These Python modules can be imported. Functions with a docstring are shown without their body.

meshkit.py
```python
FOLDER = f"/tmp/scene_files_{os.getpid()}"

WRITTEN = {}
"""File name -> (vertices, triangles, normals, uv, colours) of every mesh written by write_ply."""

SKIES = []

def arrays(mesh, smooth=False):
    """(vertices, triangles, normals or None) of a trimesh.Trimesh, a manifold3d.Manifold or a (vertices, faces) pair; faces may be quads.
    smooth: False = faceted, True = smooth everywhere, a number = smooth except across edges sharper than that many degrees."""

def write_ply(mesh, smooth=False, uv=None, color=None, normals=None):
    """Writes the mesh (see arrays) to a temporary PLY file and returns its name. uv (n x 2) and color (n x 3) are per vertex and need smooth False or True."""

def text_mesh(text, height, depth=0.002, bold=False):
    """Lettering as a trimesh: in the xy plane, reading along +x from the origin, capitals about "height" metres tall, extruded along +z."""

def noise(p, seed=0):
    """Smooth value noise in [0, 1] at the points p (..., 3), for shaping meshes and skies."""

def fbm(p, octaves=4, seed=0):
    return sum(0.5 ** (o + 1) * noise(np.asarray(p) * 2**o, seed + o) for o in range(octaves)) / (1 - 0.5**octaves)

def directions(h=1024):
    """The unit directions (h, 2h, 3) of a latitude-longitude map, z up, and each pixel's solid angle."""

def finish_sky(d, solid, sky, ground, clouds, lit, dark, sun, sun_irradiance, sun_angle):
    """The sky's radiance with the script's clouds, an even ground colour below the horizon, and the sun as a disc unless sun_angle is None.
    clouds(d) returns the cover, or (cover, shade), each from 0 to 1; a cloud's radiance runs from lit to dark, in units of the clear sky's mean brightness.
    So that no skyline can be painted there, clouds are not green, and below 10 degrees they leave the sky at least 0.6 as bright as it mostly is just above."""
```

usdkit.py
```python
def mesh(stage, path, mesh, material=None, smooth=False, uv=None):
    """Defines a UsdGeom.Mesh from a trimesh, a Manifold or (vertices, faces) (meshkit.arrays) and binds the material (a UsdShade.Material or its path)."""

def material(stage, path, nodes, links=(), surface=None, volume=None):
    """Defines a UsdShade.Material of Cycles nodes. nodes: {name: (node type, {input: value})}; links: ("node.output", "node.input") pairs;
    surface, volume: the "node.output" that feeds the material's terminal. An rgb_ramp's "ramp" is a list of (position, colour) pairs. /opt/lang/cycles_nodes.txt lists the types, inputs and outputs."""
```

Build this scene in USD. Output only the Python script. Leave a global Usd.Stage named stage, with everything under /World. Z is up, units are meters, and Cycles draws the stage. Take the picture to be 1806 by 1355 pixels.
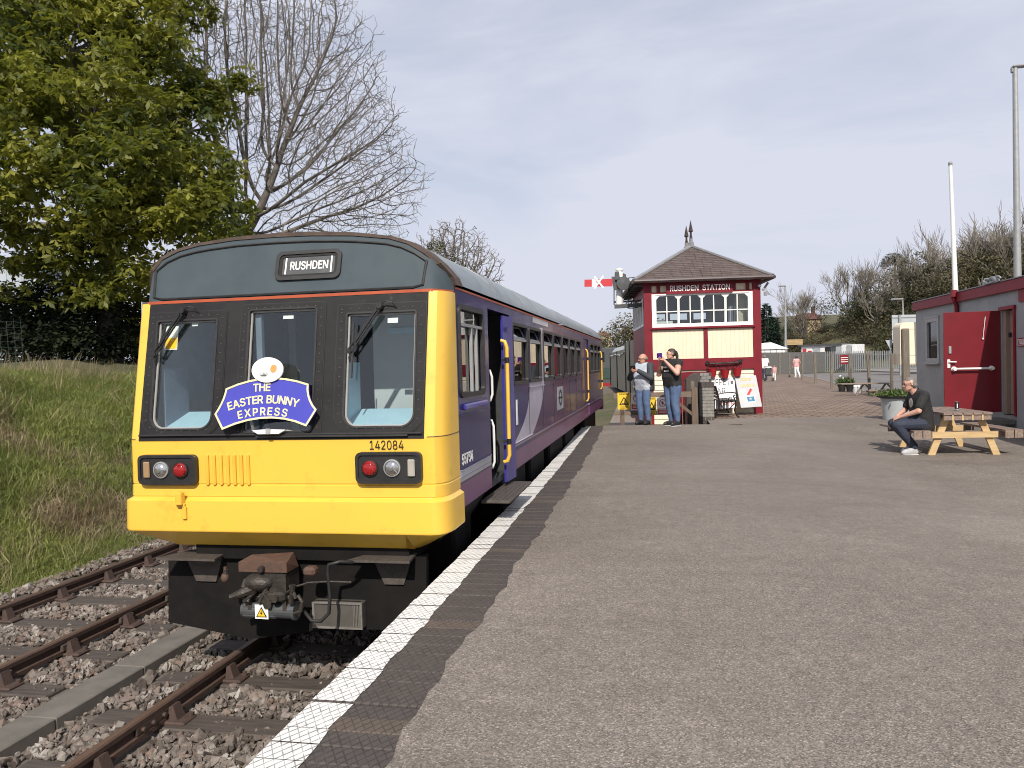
import math, random
import numpy as np, trimesh, usdkit, meshkit, manifold3d
from shapely.geometry import Polygon, box as sbox, LineString, Point
from shapely import affinity
from shapely.ops import unary_union
from pxr import Usd, UsdGeom, UsdLux, UsdShade, Gf, Sdf, Vt

stage = Usd.Stage.CreateInMemory()
UsdGeom.SetStageUpAxis(stage, 'Z'); UsdGeom.SetStageMetersPerUnit(stage, 1.0)
UsdGeom.Xform.Define(stage, '/World'); UsdGeom.Scope.Define(stage, '/World/Looks')
rng = np.random.default_rng(7); random.seed(7)
V = np.array

# ---------------------------------------------------------------- camera, sky, sun, exposure
YAW, PITCH, ROLL, CAM_H = math.radians(11.02), math.radians(1.279), 0.027, 1.43     # y runs along the platform, x to the right, z = 0 at the platform's edge
FWD = V([-math.sin(YAW) * math.cos(PITCH), math.cos(YAW) * math.cos(PITCH), -math.sin(PITCH)])
_r = V([math.cos(YAW), math.sin(YAW), 0.0]); _u = np.cross(_r, FWD)
RIGHT, UP = math.cos(ROLL) * _r - math.sin(ROLL) * _u, math.sin(ROLL) * _r + math.cos(ROLL) * _u
EYE = V([0.0, 0.0, CAM_H])
cam = UsdGeom.Camera.Define(stage, '/World/camera')
cam.AddTransformOp().Set(Gf.Matrix4d(*[float(x) for x in (*RIGHT, 0, *UP, 0, *(-FWD), 0, *EYE, 1)]))
cam.CreateHorizontalApertureAttr(36.0); cam.CreateVerticalApertureAttr(27.0)
cam.CreateFocalLengthAttr(36.0 * 1360 / 1806); cam.CreateClippingRangeAttr(Gf.Vec2f(0.05, 5000))
cam.CreateExposureAttr(EXPOSURE := 0.15)

SUN = V([0.22, -1.35, 1.15]); SUN = SUN / np.linalg.norm(SUN)                           # behind the photographer's right shoulder
SUN_EL, SUN_ROT = float(math.asin(SUN[2])), float(math.atan2(SUN[0], SUN[1]))
usdkit.material(stage, '/World/Looks/sky_material', {
    "sky": ("sky_texture", {"sky_type": "single_scattering", "sun_disc": False, "sun_elevation": SUN_EL, "sun_rotation": SUN_ROT, "air_density": 1.0, "aerosol_density": 1.6, "ozone_density": 1.2}),
    "tc": ("texture_coordinate", {}), "map": ("mapping", {"scale": (1.1, 1.1, 4.2), "rotation": (0.0, 0.12, 0.3)}),
    "n1": ("noise_texture", {"scale": 1.9, "detail": 6.0, "roughness": 0.55, "distortion": 0.4}),
    "r1": ("rgb_ramp", {"ramp": [(0.36, (0.62,) * 3), (0.50, (0.80,) * 3), (0.62, (1.0,) * 3)]}),
    "sz": ("separate_xyz", {}), "hz": ("map_range", {"from_min": 0.0, "from_max": 0.35, "to_min": 0.28, "to_max": 0.0, "clamp": True}), "ad": ("math", {"math_type": "add", "use_clamp": True}), "mx": ("mix", {"color2": (6.35, 6.6, 7.65)}),
    "bg": ("background_shader", {"strength": 0.1})},
    [("tc.generated", "map.vector"), ("map.vector", "n1.vector"), ("n1.fac", "r1.fac"), ("tc.generated", "sz.vector"), ("sz.z", "hz.value"), ("r1.color", "ad.value1"), ("hz.result", "ad.value2"), ("ad.value", "mx.fac"), ("sky.color", "mx.color1"), ("mx.color", "bg.color")], surface="bg.background")
dome = UsdLux.DomeLight.Define(stage, '/World/sky')
UsdShade.MaterialBindingAPI.Apply(dome.GetPrim()).Bind(UsdShade.Material.Get(stage, '/World/Looks/sky_material'))
dome.GetPrim().SetCustomDataByKey('kind', 'structure')
sun = UsdLux.DistantLight.Define(stage, '/World/sun')
sun.CreateIntensityAttr(1.15); sun.CreateAngleAttr(0.6); sun.CreateColorAttr(Gf.Vec3f(1.0, 0.93, 0.83)); sun.CreateNormalizeAttr(True)
_sx = np.cross([0, 0, 1.0], SUN); _sx /= np.linalg.norm(_sx); _sy = np.cross(SUN, _sx)
sun.AddTransformOp().Set(Gf.Matrix4d(*[float(x) for x in (*_sx, 0, *_sy, 0, *SUN, 0, 0, 0, 60, 1)]))

# ---------------------------------------------------------------- surveying helpers: a line of sight cut with a plane of the scene gives a point of the scene
def sight(px, py):
    return FWD + RIGHT * ((px - 903) / 1360) - UP * ((py - 677.5) / 1360)
def on_x(px, py, x): d = sight(px, py); return EYE + d * (x / d[0])
def on_y(px, py, y): d = sight(px, py); return EYE + d * (y / d[1])
def on_z(px, py, z): d = sight(px, py); return EYE + d * ((z - CAM_H) / d[2])

# ---------------------------------------------------------------- naming
taken = {}
def numbered(parent, name):
    k = (parent, name); n = taken.get(k, 0); taken[k] = n + 1
    return f'{parent}/{name}' if n == 0 else f'{parent}/{name}_{n:03d}'
def say(prim, label=None, cat=None, group=None, kind=None):
    prim = stage.GetPrimAtPath(prim) if isinstance(prim, str) else prim
    for k, v in (('label', label), ('category', cat), ('group', group), ('kind', kind)):
        if v: prim.SetCustomDataByKey(k, v)
def thing(name, label, cat, group=None, loc=None, rotz=0.0, scale=None):
    p = numbered('/World', name); x = UsdGeom.Xform.Define(stage, p)
    if loc is not None: x.AddTranslateOp().Set(Gf.Vec3d(*map(float, loc)))
    if rotz: x.AddRotateZOp().Set(math.degrees(rotz))
    if scale is not None: x.AddScaleOp().Set(Gf.Vec3f(*(map(float, scale) if np.ndim(scale) else [float(scale)] * 3)))
    say(x.GetPrim(), label, cat, group); return p
def copy_of(src, name, label, cat, group, loc, rotz=0.0, scale=None):
    p = thing(name, label, cat, group, loc, rotz, scale)
    pr = stage.GetPrimAtPath(p); pr.GetReferences().AddInternalReference(src); pr.SetInstanceable(True); return p

# ---------------------------------------------------------------- mesh builder
class MB:
    def __init__(s): s.v, s.f, s.n = [], [], 0
    def raw(s, v, f):
        v, f = np.asarray(v, float).reshape(-1, 3), np.asarray(f, int)
        if len(f) and f.shape[1] == 4: f = np.vstack([f[:, [0, 1, 2]], f[:, [0, 2, 3]]])
        s.v.append(v); s.f.append(f + s.n); s.n += len(v); return s
    def add(s, m, T=None):
        if hasattr(m, 'to_mesh'): mm = m.to_mesh(); v, f = np.array(mm.vert_properties[:, :3]), np.array(mm.tri_verts)
        else: v, f = np.array(m.vertices), np.array(m.faces)
        if T is not None: v = v @ np.asarray(T)[:3, :3].T + np.asarray(T)[:3, 3]
        return s.raw(v, f)
    def frame(s, c, ax, h):
        c, h = V(c, float), V(h, float); ax = V(ax, float)
        q = V([[a, b, d] for a in (-1, 1) for b in (-1, 1) for d in (-1, 1)]) * h
        f = [[0, 1, 3, 2], [4, 6, 7, 5], [0, 4, 5, 1], [2, 3, 7, 6], [0, 2, 6, 4], [1, 5, 7, 3]]
        if np.linalg.det(ax) < 0: f = [r[::-1] for r in f]
        return s.raw(c + q @ ax, f)
    def box(s, x0, x1, y0, y1, z0, z1):
        return s.frame([(x0 + x1) / 2, (y0 + y1) / 2, (z0 + z1) / 2], np.eye(3), [abs(x1 - x0) / 2, abs(y1 - y0) / 2, abs(z1 - z0) / 2])
    def cbox(s, x0, x1, y0, y1, z0, z1, b=0.01):
        lo, hi = V([x0, y0, z0]), V([x1, y1, z1]); b = min(b, *(0.45 * (hi - lo))); pts = []
        for i in range(8):
            c = V([hi[k] if i >> k & 1 else lo[k] for k in range(3)]); d = V([-b if i >> k & 1 else b for k in range(3)])
            for k in range(3): m = d.copy(); m[k] = 0; pts.append(c + m)
        return s.add(manifold3d.Manifold.hull_points(V(pts)))
    def beam(s, p, q, w, h, up=(0, 0, 1.0)):
        p, q = V(p, float), V(q, float); d = q - p; L = np.linalg.norm(d); d = d / L
        a = np.cross(d, up); a = a / (np.linalg.norm(a) + 1e-12); b = np.cross(a, d)
        return s.frame((p + q) / 2, [d, a, b], [L / 2, w / 2, h / 2])
    def tube(s, pts, r, sides=8, caps=True):
        p = V(pts, float); r = np.broadcast_to(r, (len(p),)); t = np.gradient(p, axis=0); t /= np.linalg.norm(t, axis=1, keepdims=True) + 1e-12
        a = np.cross(t, np.where(np.abs(t[:, 2:]) < 0.9, [0, 0, 1.0], [1.0, 0, 0])); a /= np.linalg.norm(a, axis=1, keepdims=True) + 1e-12
        for i in range(1, len(p)):
            c = a[i - 1] - t[i] * (a[i - 1] @ t[i]); l = np.linalg.norm(c)
            if l > 1e-6: a[i] = c / l
        b = np.cross(t, a); an = np.arange(sides) * 2 * np.pi / sides
        v = p[:, None] + r[:, None, None] * (np.cos(an)[None, :, None] * a[:, None] + np.sin(an)[None, :, None] * b[:, None])
        i, j = np.meshgrid(np.arange(len(p) - 1), np.arange(sides), indexing='ij'); k = (j + 1) % sides
        f = np.stack([i * sides + j, i * sides + k, (i + 1) * sides + k, (i + 1) * sides + j], -1).reshape(-1, 4)
        s.raw(v.reshape(-1, 3), f)
        if caps and sides > 2:
            for e, o in ((0, -1), (len(p) - 1, 1)):
                idx = np.arange(sides); fan = np.stack([np.full(sides - 2, 0), idx[1:-1], idx[2:]], 1)
                s.raw(v[e], fan if o > 0 else fan[:, ::-1])
        return s
    def cyl(s, p, q, r, sides=14): return s.tube([p, q], r, sides)
    def sphere(s, c, r, sub=2, scale=(1, 1, 1)):
        m = trimesh.creation.icosphere(sub, 1.0); return s.raw(m.vertices * r * V(scale) + V(c), m.faces)
    def lathe(s, prof, c=(0, 0, 0), n=20, ax=np.eye(3)):
        pr = V(prof, float); an = np.arange(n) * 2 * np.pi / n
        v = np.stack([pr[:, 0][:, None] * np.cos(an), pr[:, 0][:, None] * np.sin(an), np.repeat(pr[:, 1][:, None], n, 1)], -1)
        i, j = np.meshgrid(np.arange(len(pr) - 1), np.arange(n), indexing='ij'); k = (j + 1) % n
        f = np.stack([i * n + j, i * n + k, (i + 1) * n + k, (i + 1) * n + j], -1).reshape(-1, 4)
        return s.raw(v.reshape(-1, 3) @ V(ax) + V(c), f)
    def prism(s, poly, d0, d1, o=(0, 0, 0), e1=(1, 0, 0), e2=(0, 0, 1), e3=(0, 1, 0)):
        """poly in the (e1, e2) plane, extruded from d0 to d1 along e3"""
        if not hasattr(poly, 'geom_type'): poly = Polygon(poly)
        poly = poly.buffer(0)
        for g in getattr(poly, 'geoms', [poly]):
            m = trimesh.creation.extrude_polygon(g, abs(d1 - d0), engine='earcut'); v = np.array(m.vertices); v[:, 2] += min(d0, d1)
            ax = V([e1, e2, e3], float); f = np.array(m.faces)
            if np.linalg.det(ax) < 0: f = f[:, ::-1]
            s.raw(v @ ax + V(o), f)
        return s
    def mesh(s):
        return trimesh.Trimesh(np.vstack(s.v), np.vstack(s.f), process=False)

def rrect(x0, x1, y0, y1, r, n=5):
    return sbox(x0 + r, y0 + r, x1 - r, y1 - r).buffer(r, quad_segs=n)
def obj(name, mb, m, parent='/World', smooth=False, label=None, cat=None, group=None, kind=None):
    p = numbered(parent, name); t = mb.mesh() if isinstance(mb, MB) else mb
    usdkit.mesh(stage, p, t, f'/World/Looks/{m}', smooth)
    say(p, label, cat, group, kind); return p
def struct(name, mb, m, parent='/World', smooth=False):
    return obj(name, mb, m, parent, smooth, kind='structure' if parent == '/World' else None)

# ---------------------------------------------------------------- materials
def mat(name, col, col2=None, rough=0.6, scale=6.0, detail=5.0, bump=0.0, bscale=40.0, bdist=0.02, metal=0.0, coat=0.0, spec=0.5, stretch=(1, 1, 1), ramp=(0.35, 0.65), dirt=None, rough2=None, fine=0.0):
    col2 = col2 or tuple(c * 0.82 for c in col)
    n = {"g": ("geometry", {}), "m": ("mapping", {"scale": stretch}), "n": ("noise_texture", {"scale": scale, "detail": detail, "roughness": 0.6}),
         "r": ("rgb_ramp", {"ramp": [(ramp[0], col), (ramp[1], col2)]}), "p": ("principled_bsdf", {"roughness": rough, "metallic": metal, "coat_weight": coat, "coat_roughness": 0.08, "specular_ior_level": spec})}
    l = [("g.position", "m.vector"), ("m.vector", "n.vector"), ("n.fac", "r.fac")]
    out = "r.color"
    if fine:
        n["fn"] = ("noise_texture", {"scale": bscale * 2.2, "detail": 3.0, "roughness": 0.7}); n["fr"] = ("rgb_ramp", {"ramp": [(0.3, (1 - fine,) * 3), (0.7, (1 + fine,) * 3)]})
        n["fm"] = ("mix", {"mix_type": "multiply", "fac": 1.0}); l += [("m.vector", "fn.vector"), ("fn.fac", "fr.fac"), (out, "fm.color1"), ("fr.color", "fm.color2")]; out = "fm.color"
    if dirt:
        dc, ds, lo, hi = dirt
        n["dn"] = ("noise_texture", {"scale": ds, "detail": 8.0, "roughness": 0.7}); n["dr"] = ("rgb_ramp", {"ramp": [(lo, (0, 0, 0)), (hi, (1, 1, 1))]}); n["dm"] = ("mix", {"color2": dc})
        l += [("g.position", "dn.vector"), ("dn.fac", "dr.fac"), ("dr.color", "dm.fac"), (out, "dm.color1")]; out = "dm.color"
    l.append((out, "p.base_color"))
    if rough2 is not None:
        n["rr"] = ("map_range", {"from_min": 0.3, "from_max": 0.7, "to_min": rough, "to_max": rough2}); l += [("n.fac", "rr.value"), ("rr.result", "p.roughness")]
    if bump:
        n["bn"] = ("noise_texture", {"scale": bscale, "detail": 4.0, "roughness": 0.6}); n["b"] = ("bump", {"strength": bump, "distance": bdist})
        l += [("m.vector", "bn.vector"), ("bn.fac", "b.height"), ("b.normal", "p.normal")]
    return usdkit.material(stage, f'/World/Looks/{name}', n, l, surface="p.BSDF")

def glass(name, tint=(1, 1, 1), ior=1.5, floor=0.0, rough=0.0, gcol=(1, 1, 1)):
    usdkit.material(stage, f'/World/Looks/{name}', {"t": ("transparent_bsdf", {"color": tint}), "s": ("glossy_bsdf", {"color": gcol, "roughness": rough}), "f": ("fresnel", {"IOR": ior}),
        "a": ("math", {"math_type": "maximum", "value2": floor}), "x": ("mix_closure", {})},
        [("f.fac", "a.value1"), ("a.value", "x.fac"), ("t.BSDF", "x.closure1"), ("s.BSDF", "x.closure2")], surface="x.closure")

def foliage(name, dark, light, trans, scale=0.6, translucent=0.35, tscale=14.0, rough=0.55):
    usdkit.material(stage, f'/World/Looks/{name}', {"g": ("geometry", {}), "n": ("noise_texture", {"scale": scale, "detail": 3.0}), "w": ("noise_texture", {"scale": tscale, "detail": 1.0}),
        "ad": ("math", {"math_type": "multiply_add", "value2": 0.55, "value3": -0.275}), "sm": ("math", {"math_type": "add"}),
        "r": ("rgb_ramp", {"ramp": [(0.36, dark), (0.66, light)]}), "p": ("principled_bsdf", {"roughness": rough, "specular_ior_level": 0.35}), "t": ("translucent_bsdf", {"color": trans}), "x": ("mix_closure", {"fac": translucent})},
        [("g.position", "n.vector"), ("g.position", "w.vector"), ("w.fac", "ad.value1"), ("ad.value", "sm.value1"), ("n.fac", "sm.value2"), ("sm.value", "r.fac"), ("r.color", "p.base_color"), ("p.BSDF", "x.closure1"), ("t.BSDF", "x.closure2")], surface="x.closure")

def m_plain(name, col, rough=0.6, **k): return mat(name, col, tuple(c * 0.85 for c in col), rough, **k)
# train
mat('yellow_paint', (0.80, 0.495, 0.065), (0.76, 0.47, 0.065), 0.32, scale=1.6, spec=0.5, coat=0.25, dirt=((0.50, 0.30, 0.05), 4.0, 0.56, 0.86), bump=0.03, bscale=3.0)
mat('yellow_paint_plain', (0.78, 0.48, 0.06), (0.72, 0.42, 0.05), 0.35, coat=0.2)
mat('black_mask_paint', (0.014, 0.0135, 0.0145), (0.022, 0.021, 0.022), 0.55, scale=5, spec=0.25, dirt=((0.09, 0.08, 0.07), 9, 0.62, 0.8))
mat('window_rubber', (0.014, 0.014, 0.014), (0.024, 0.023, 0.023), 0.5, scale=12)
mat('rivet_metal', (0.06, 0.055, 0.055), (0.09, 0.085, 0.08), 0.35)
mat('dome_grey_paint', (0.048, 0.066, 0.078), (0.060, 0.079, 0.090), 0.62, scale=3, spec=0.2, dirt=((0.03, 0.03, 0.03), 22, 0.71, 0.76))
mat('roof_grey_paint', (0.17, 0.20, 0.215), (0.225, 0.25, 0.26), 0.4, scale=2.2, dirt=((0.09, 0.08, 0.07), 3.0, 0.5, 0.75), stretch=(1, 0.25, 1))
mat('rusty_lip', (0.055, 0.036, 0.028), (0.085, 0.058, 0.045), 0.7, scale=9, bump=0.2, bscale=60)
mat('orange_line', (0.45, 0.09, 0.03), (0.35, 0.07, 0.03), 0.5)
mat('pale_blue_paint', (0.40, 0.60, 0.74), (0.36, 0.55, 0.70), 0.5)
mat('cab_wall_grey', (0.36, 0.40, 0.43), (0.30, 0.34, 0.37), 0.6)
mat('dark_interior', (0.03, 0.032, 0.035), (0.045, 0.047, 0.05), 0.7)
mat('seat_blue', (0.03, 0.04, 0.12), (0.06, 0.06, 0.16), 0.85, scale=30)
mat('royal_blue_paint', (0.035, 0.03, 0.25), (0.03, 0.028, 0.2), 0.35, coat=0.3)
mat('white_rail', (0.72, 0.72, 0.70), None, 0.35)
mat('underframe_black', (0.006, 0.0055, 0.0055), (0.011, 0.0095, 0.009), 0.8, scale=5, bump=0.1, bscale=30, spec=0.2)
mat('oily_steel', (0.03, 0.026, 0.022), (0.06, 0.05, 0.042), 0.5, scale=14, bump=0.3, bscale=40, metal=0.3)
mat('rust_brown', (0.105, 0.055, 0.037), (0.07, 0.042, 0.031), 0.7, scale=18, bump=0.2, bscale=60)
mat('step_plate', (0.085, 0.07, 0.06), (0.055, 0.046, 0.04), 0.65, scale=16, bump=0.3, bscale=90)
mat('lamp_red', (0.30, 0.012, 0.014), (0.24, 0.01, 0.012), 0.12, coat=0.8)
mat('lamp_white', (0.62, 0.62, 0.62), (0.5, 0.5, 0.5), 0.12, metal=0.85)
mat('lamp_amber', (0.34, 0.22, 0.12), None, 0.2, coat=0.6)
mat('lamp_clear', (0.40, 0.37, 0.33), None, 0.15, coat=0.6)
mat('grey_box_metal', (0.22, 0.21, 0.19), (0.15, 0.14, 0.125), 0.5, scale=12, metal=0.2)
mat('grey_box_mesh', (0.062, 0.057, 0.05), (0.085, 0.077, 0.068), 0.6)
mat('headboard_blue', (0.055, 0.055, 0.42), (0.05, 0.05, 0.38), 0.4, coat=0.3)
mat('cream_yellow', (0.82, 0.76, 0.42), None, 0.45)
mat('print_white', (0.80, 0.79, 0.76), (0.76, 0.75, 0.72), 0.5)
mat('print_black', (0.015, 0.015, 0.015), None, 0.5)
mat('print_yellow', (0.78, 0.52, 0.03), (0.74, 0.48, 0.03), 0.5)
mat('print_red', (0.50, 0.05, 0.06), None, 0.5)
mat('egg_orange', (0.62, 0.30, 0.09), (0.55, 0.25, 0.07), 0.5)
glass('windscreen_glass', (0.93, 0.96, 0.95), 1.5, 0.05)
glass('saloon_glass', (0.42, 0.46, 0.46), 1.6, 0.05)
glass('box_glass', (0.86, 0.9, 0.9), 1.52, 0.05)
# station
mat('cream_paint', (0.76, 0.665, 0.50), (0.72, 0.615, 0.455), 0.5, scale=4, dirt=((0.45, 0.36, 0.24), 7, 0.66, 0.85))
mat('maroon_paint', (0.19, 0.014, 0.024), (0.155, 0.012, 0.02), 0.5, scale=4, spec=0.25, dirt=((0.12, 0.03, 0.03), 9, 0.68, 0.85))
mat('red_door_paint', (0.165, 0.011, 0.018), (0.14, 0.010, 0.015), 0.35, scale=3, coat=0.15)
mat('white_paint', (0.80, 0.80, 0.77), (0.74, 0.74, 0.71), 0.4, scale=5)
mat('slate', (0.085, 0.062, 0.056), (0.12, 0.092, 0.082), 0.65, scale=5, dirt=((0.22, 0.2, 0.18), 5, 0.68, 0.8), bump=0.1, bscale=30)
mat('lead_grey', (0.27, 0.27, 0.28), (0.20, 0.20, 0.21), 0.5, scale=10)
mat('gutter_dark', (0.035, 0.02, 0.02), (0.05, 0.03, 0.03), 0.45)
mat('signal_red', (0.50, 0.035, 0.045), (0.44, 0.03, 0.04), 0.4)
mat('black_iron', (0.016, 0.016, 0.017), (0.028, 0.027, 0.026), 0.42, scale=20, metal=0.3)
mat('signal_grey', (0.075, 0.08, 0.085), (0.05, 0.053, 0.055), 0.45, scale=10)
mat('room_dim', (0.36, 0.36, 0.34), (0.32, 0.32, 0.30), 0.8)
mat('inner_blue_grey', (0.15, 0.19, 0.26), None, 0.6)
mat('partition_grey', (0.46, 0.50, 0.53), (0.42, 0.46, 0.49), 0.6)
mat('weathered_wood', (0.16, 0.115, 0.085), (0.105, 0.075, 0.055), 0.75, scale=4, stretch=(6, 6, 0.6), bump=0.2, bscale=30)
mat('rail_wood', (0.20, 0.15, 0.115), (0.14, 0.10, 0.078), 0.75, scale=5, stretch=(0.8, 6, 6), bump=0.2, bscale=30)
mat('grey_brick', (0.24, 0.235, 0.215), (0.17, 0.165, 0.155), 0.8, scale=12, bump=0.15, bscale=60)
mat('dark_brick', (0.075, 0.06, 0.055), (0.05, 0.042, 0.038), 0.75, scale=8, bump=0.2, bscale=50)
mat('mortar', (0.40, 0.36, 0.29), (0.34, 0.30, 0.24), 0.9, scale=20)
mat('board_white', (0.74, 0.75, 0.76), (0.68, 0.69, 0.70), 0.5, scale=3)
mat('board_grey', (0.45, 0.46, 0.47), (0.40, 0.41, 0.42), 0.5, scale=3)
mat('chalk_yellow', (0.74, 0.52, 0.10), None, 0.6)
mat('print_blue', (0.03, 0.13, 0.26), (0.05, 0.2, 0.33), 0.5, scale=30)
mat('cabin_grey', (0.225, 0.228, 0.228), (0.265, 0.267, 0.266), 0.6, scale=2.4, dirt=((0.15, 0.15, 0.15), 2.2, 0.55, 0.8), bump=0.04, bscale=80)
mat('cabin_trim', (0.34, 0.33, 0.32), None, 0.5)
mat('cabin_tan', (0.30, 0.22, 0.165), (0.27, 0.19, 0.145), 0.6)
mat('roof_felt', (0.06, 0.06, 0.062), (0.09, 0.09, 0.09), 0.9, scale=8)
mat('new_pine', (0.56, 0.41, 0.22), (0.46, 0.31, 0.15), 0.55, scale=3.0, stretch=(1.2, 9, 9), dirt=((0.28, 0.14, 0.05), 7, 0.72, 0.78), bump=0.05, bscale=20)
mat('table_plank', (0.27, 0.205, 0.165), (0.17, 0.12, 0.095), 0.6, scale=4, stretch=(9, 0.9, 9), bump=0.15, bscale=20)
mat('planter_grey', (0.40, 0.43, 0.44), (0.34, 0.37, 0.38), 0.45, scale=4)
mat('pot_black', (0.02, 0.02, 0.021), None, 0.5)
mat('cabinet_cream', (0.72, 0.64, 0.50), (0.68, 0.60, 0.46), 0.5, scale=3)
mat('post_wood', (0.17, 0.145, 0.11), (0.12, 0.10, 0.08), 0.8, scale=6, stretch=(5, 5, 0.5))
mat('galvanised', (0.36, 0.37, 0.37), (0.29, 0.30, 0.30), 0.45, scale=5, metal=0.3)
mat('sign_back_grey', (0.40, 0.43, 0.45), (0.36, 0.39, 0.41), 0.45, scale=2)
mat('bucket_red', (0.30, 0.015, 0.022), None, 0.35)
mat('tan_board', (0.42, 0.30, 0.15), (0.36, 0.25, 0.12), 0.7, scale=3)
mat('marquee_white', (0.82, 0.83, 0.84), (0.78, 0.79, 0.80), 0.5, scale=1)
mat('vehicle_white', (0.70, 0.71, 0.72), None, 0.35)
mat('tarp_pale', (0.42, 0.43, 0.44), (0.30, 0.32, 0.34), 0.6, scale=2)
mat('wagon_wood', (0.27, 0.245, 0.18), (0.19, 0.17, 0.125), 0.75, scale=2, stretch=(4, 4, 0.5))
mat('roof_tile_red', (0.18, 0.075, 0.055), (0.14, 0.06, 0.045), 0.8, scale=5)
mat('house_render', (0.45, 0.36, 0.22), (0.40, 0.32, 0.2), 0.8)
mat('shed_steel', (0.40, 0.44, 0.48), (0.34, 0.385, 0.425), 0.5, scale=0.8, stretch=(1, 1, 0.2))
mat('fence_grey', (0.15, 0.148, 0.14), (0.12, 0.118, 0.112), 0.6)
mat('net_green', (0.02, 0.042, 0.038), (0.03, 0.055, 0.05), 0.7)
# ground
mat('rail_rust', (0.095, 0.056, 0.041), (0.065, 0.042, 0.033), 0.7, scale=20, bump=0.1, bscale=90)
mat('rail_top', (0.19, 0.12, 0.085), (0.14, 0.085, 0.06), 0.42, scale=9, metal=0.45, stretch=(1, 0.1, 1))
mat('sleeper_wood', (0.048, 0.038, 0.033), (0.085, 0.068, 0.056), 0.8, scale=5, stretch=(0.6, 7, 7), bump=0.3, bscale=20)
mat('chair_iron', (0.075, 0.045, 0.035), (0.05, 0.033, 0.028), 0.75, scale=25)
mat('trough_concrete', (0.155, 0.140, 0.122), (0.115, 0.104, 0.09), 0.85, scale=5, bump=0.2, bscale=120, fine=0.15)
mat('ballast_bed_grit', (0.10, 0.085, 0.072), (0.155, 0.13, 0.11), 0.9, scale=14, bump=0.6, bscale=30, bdist=0.04)
mat('platform_brick_face', (0.06, 0.045, 0.038), (0.035, 0.028, 0.025), 0.85, scale=7, bump=0.3, bscale=30)
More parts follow.
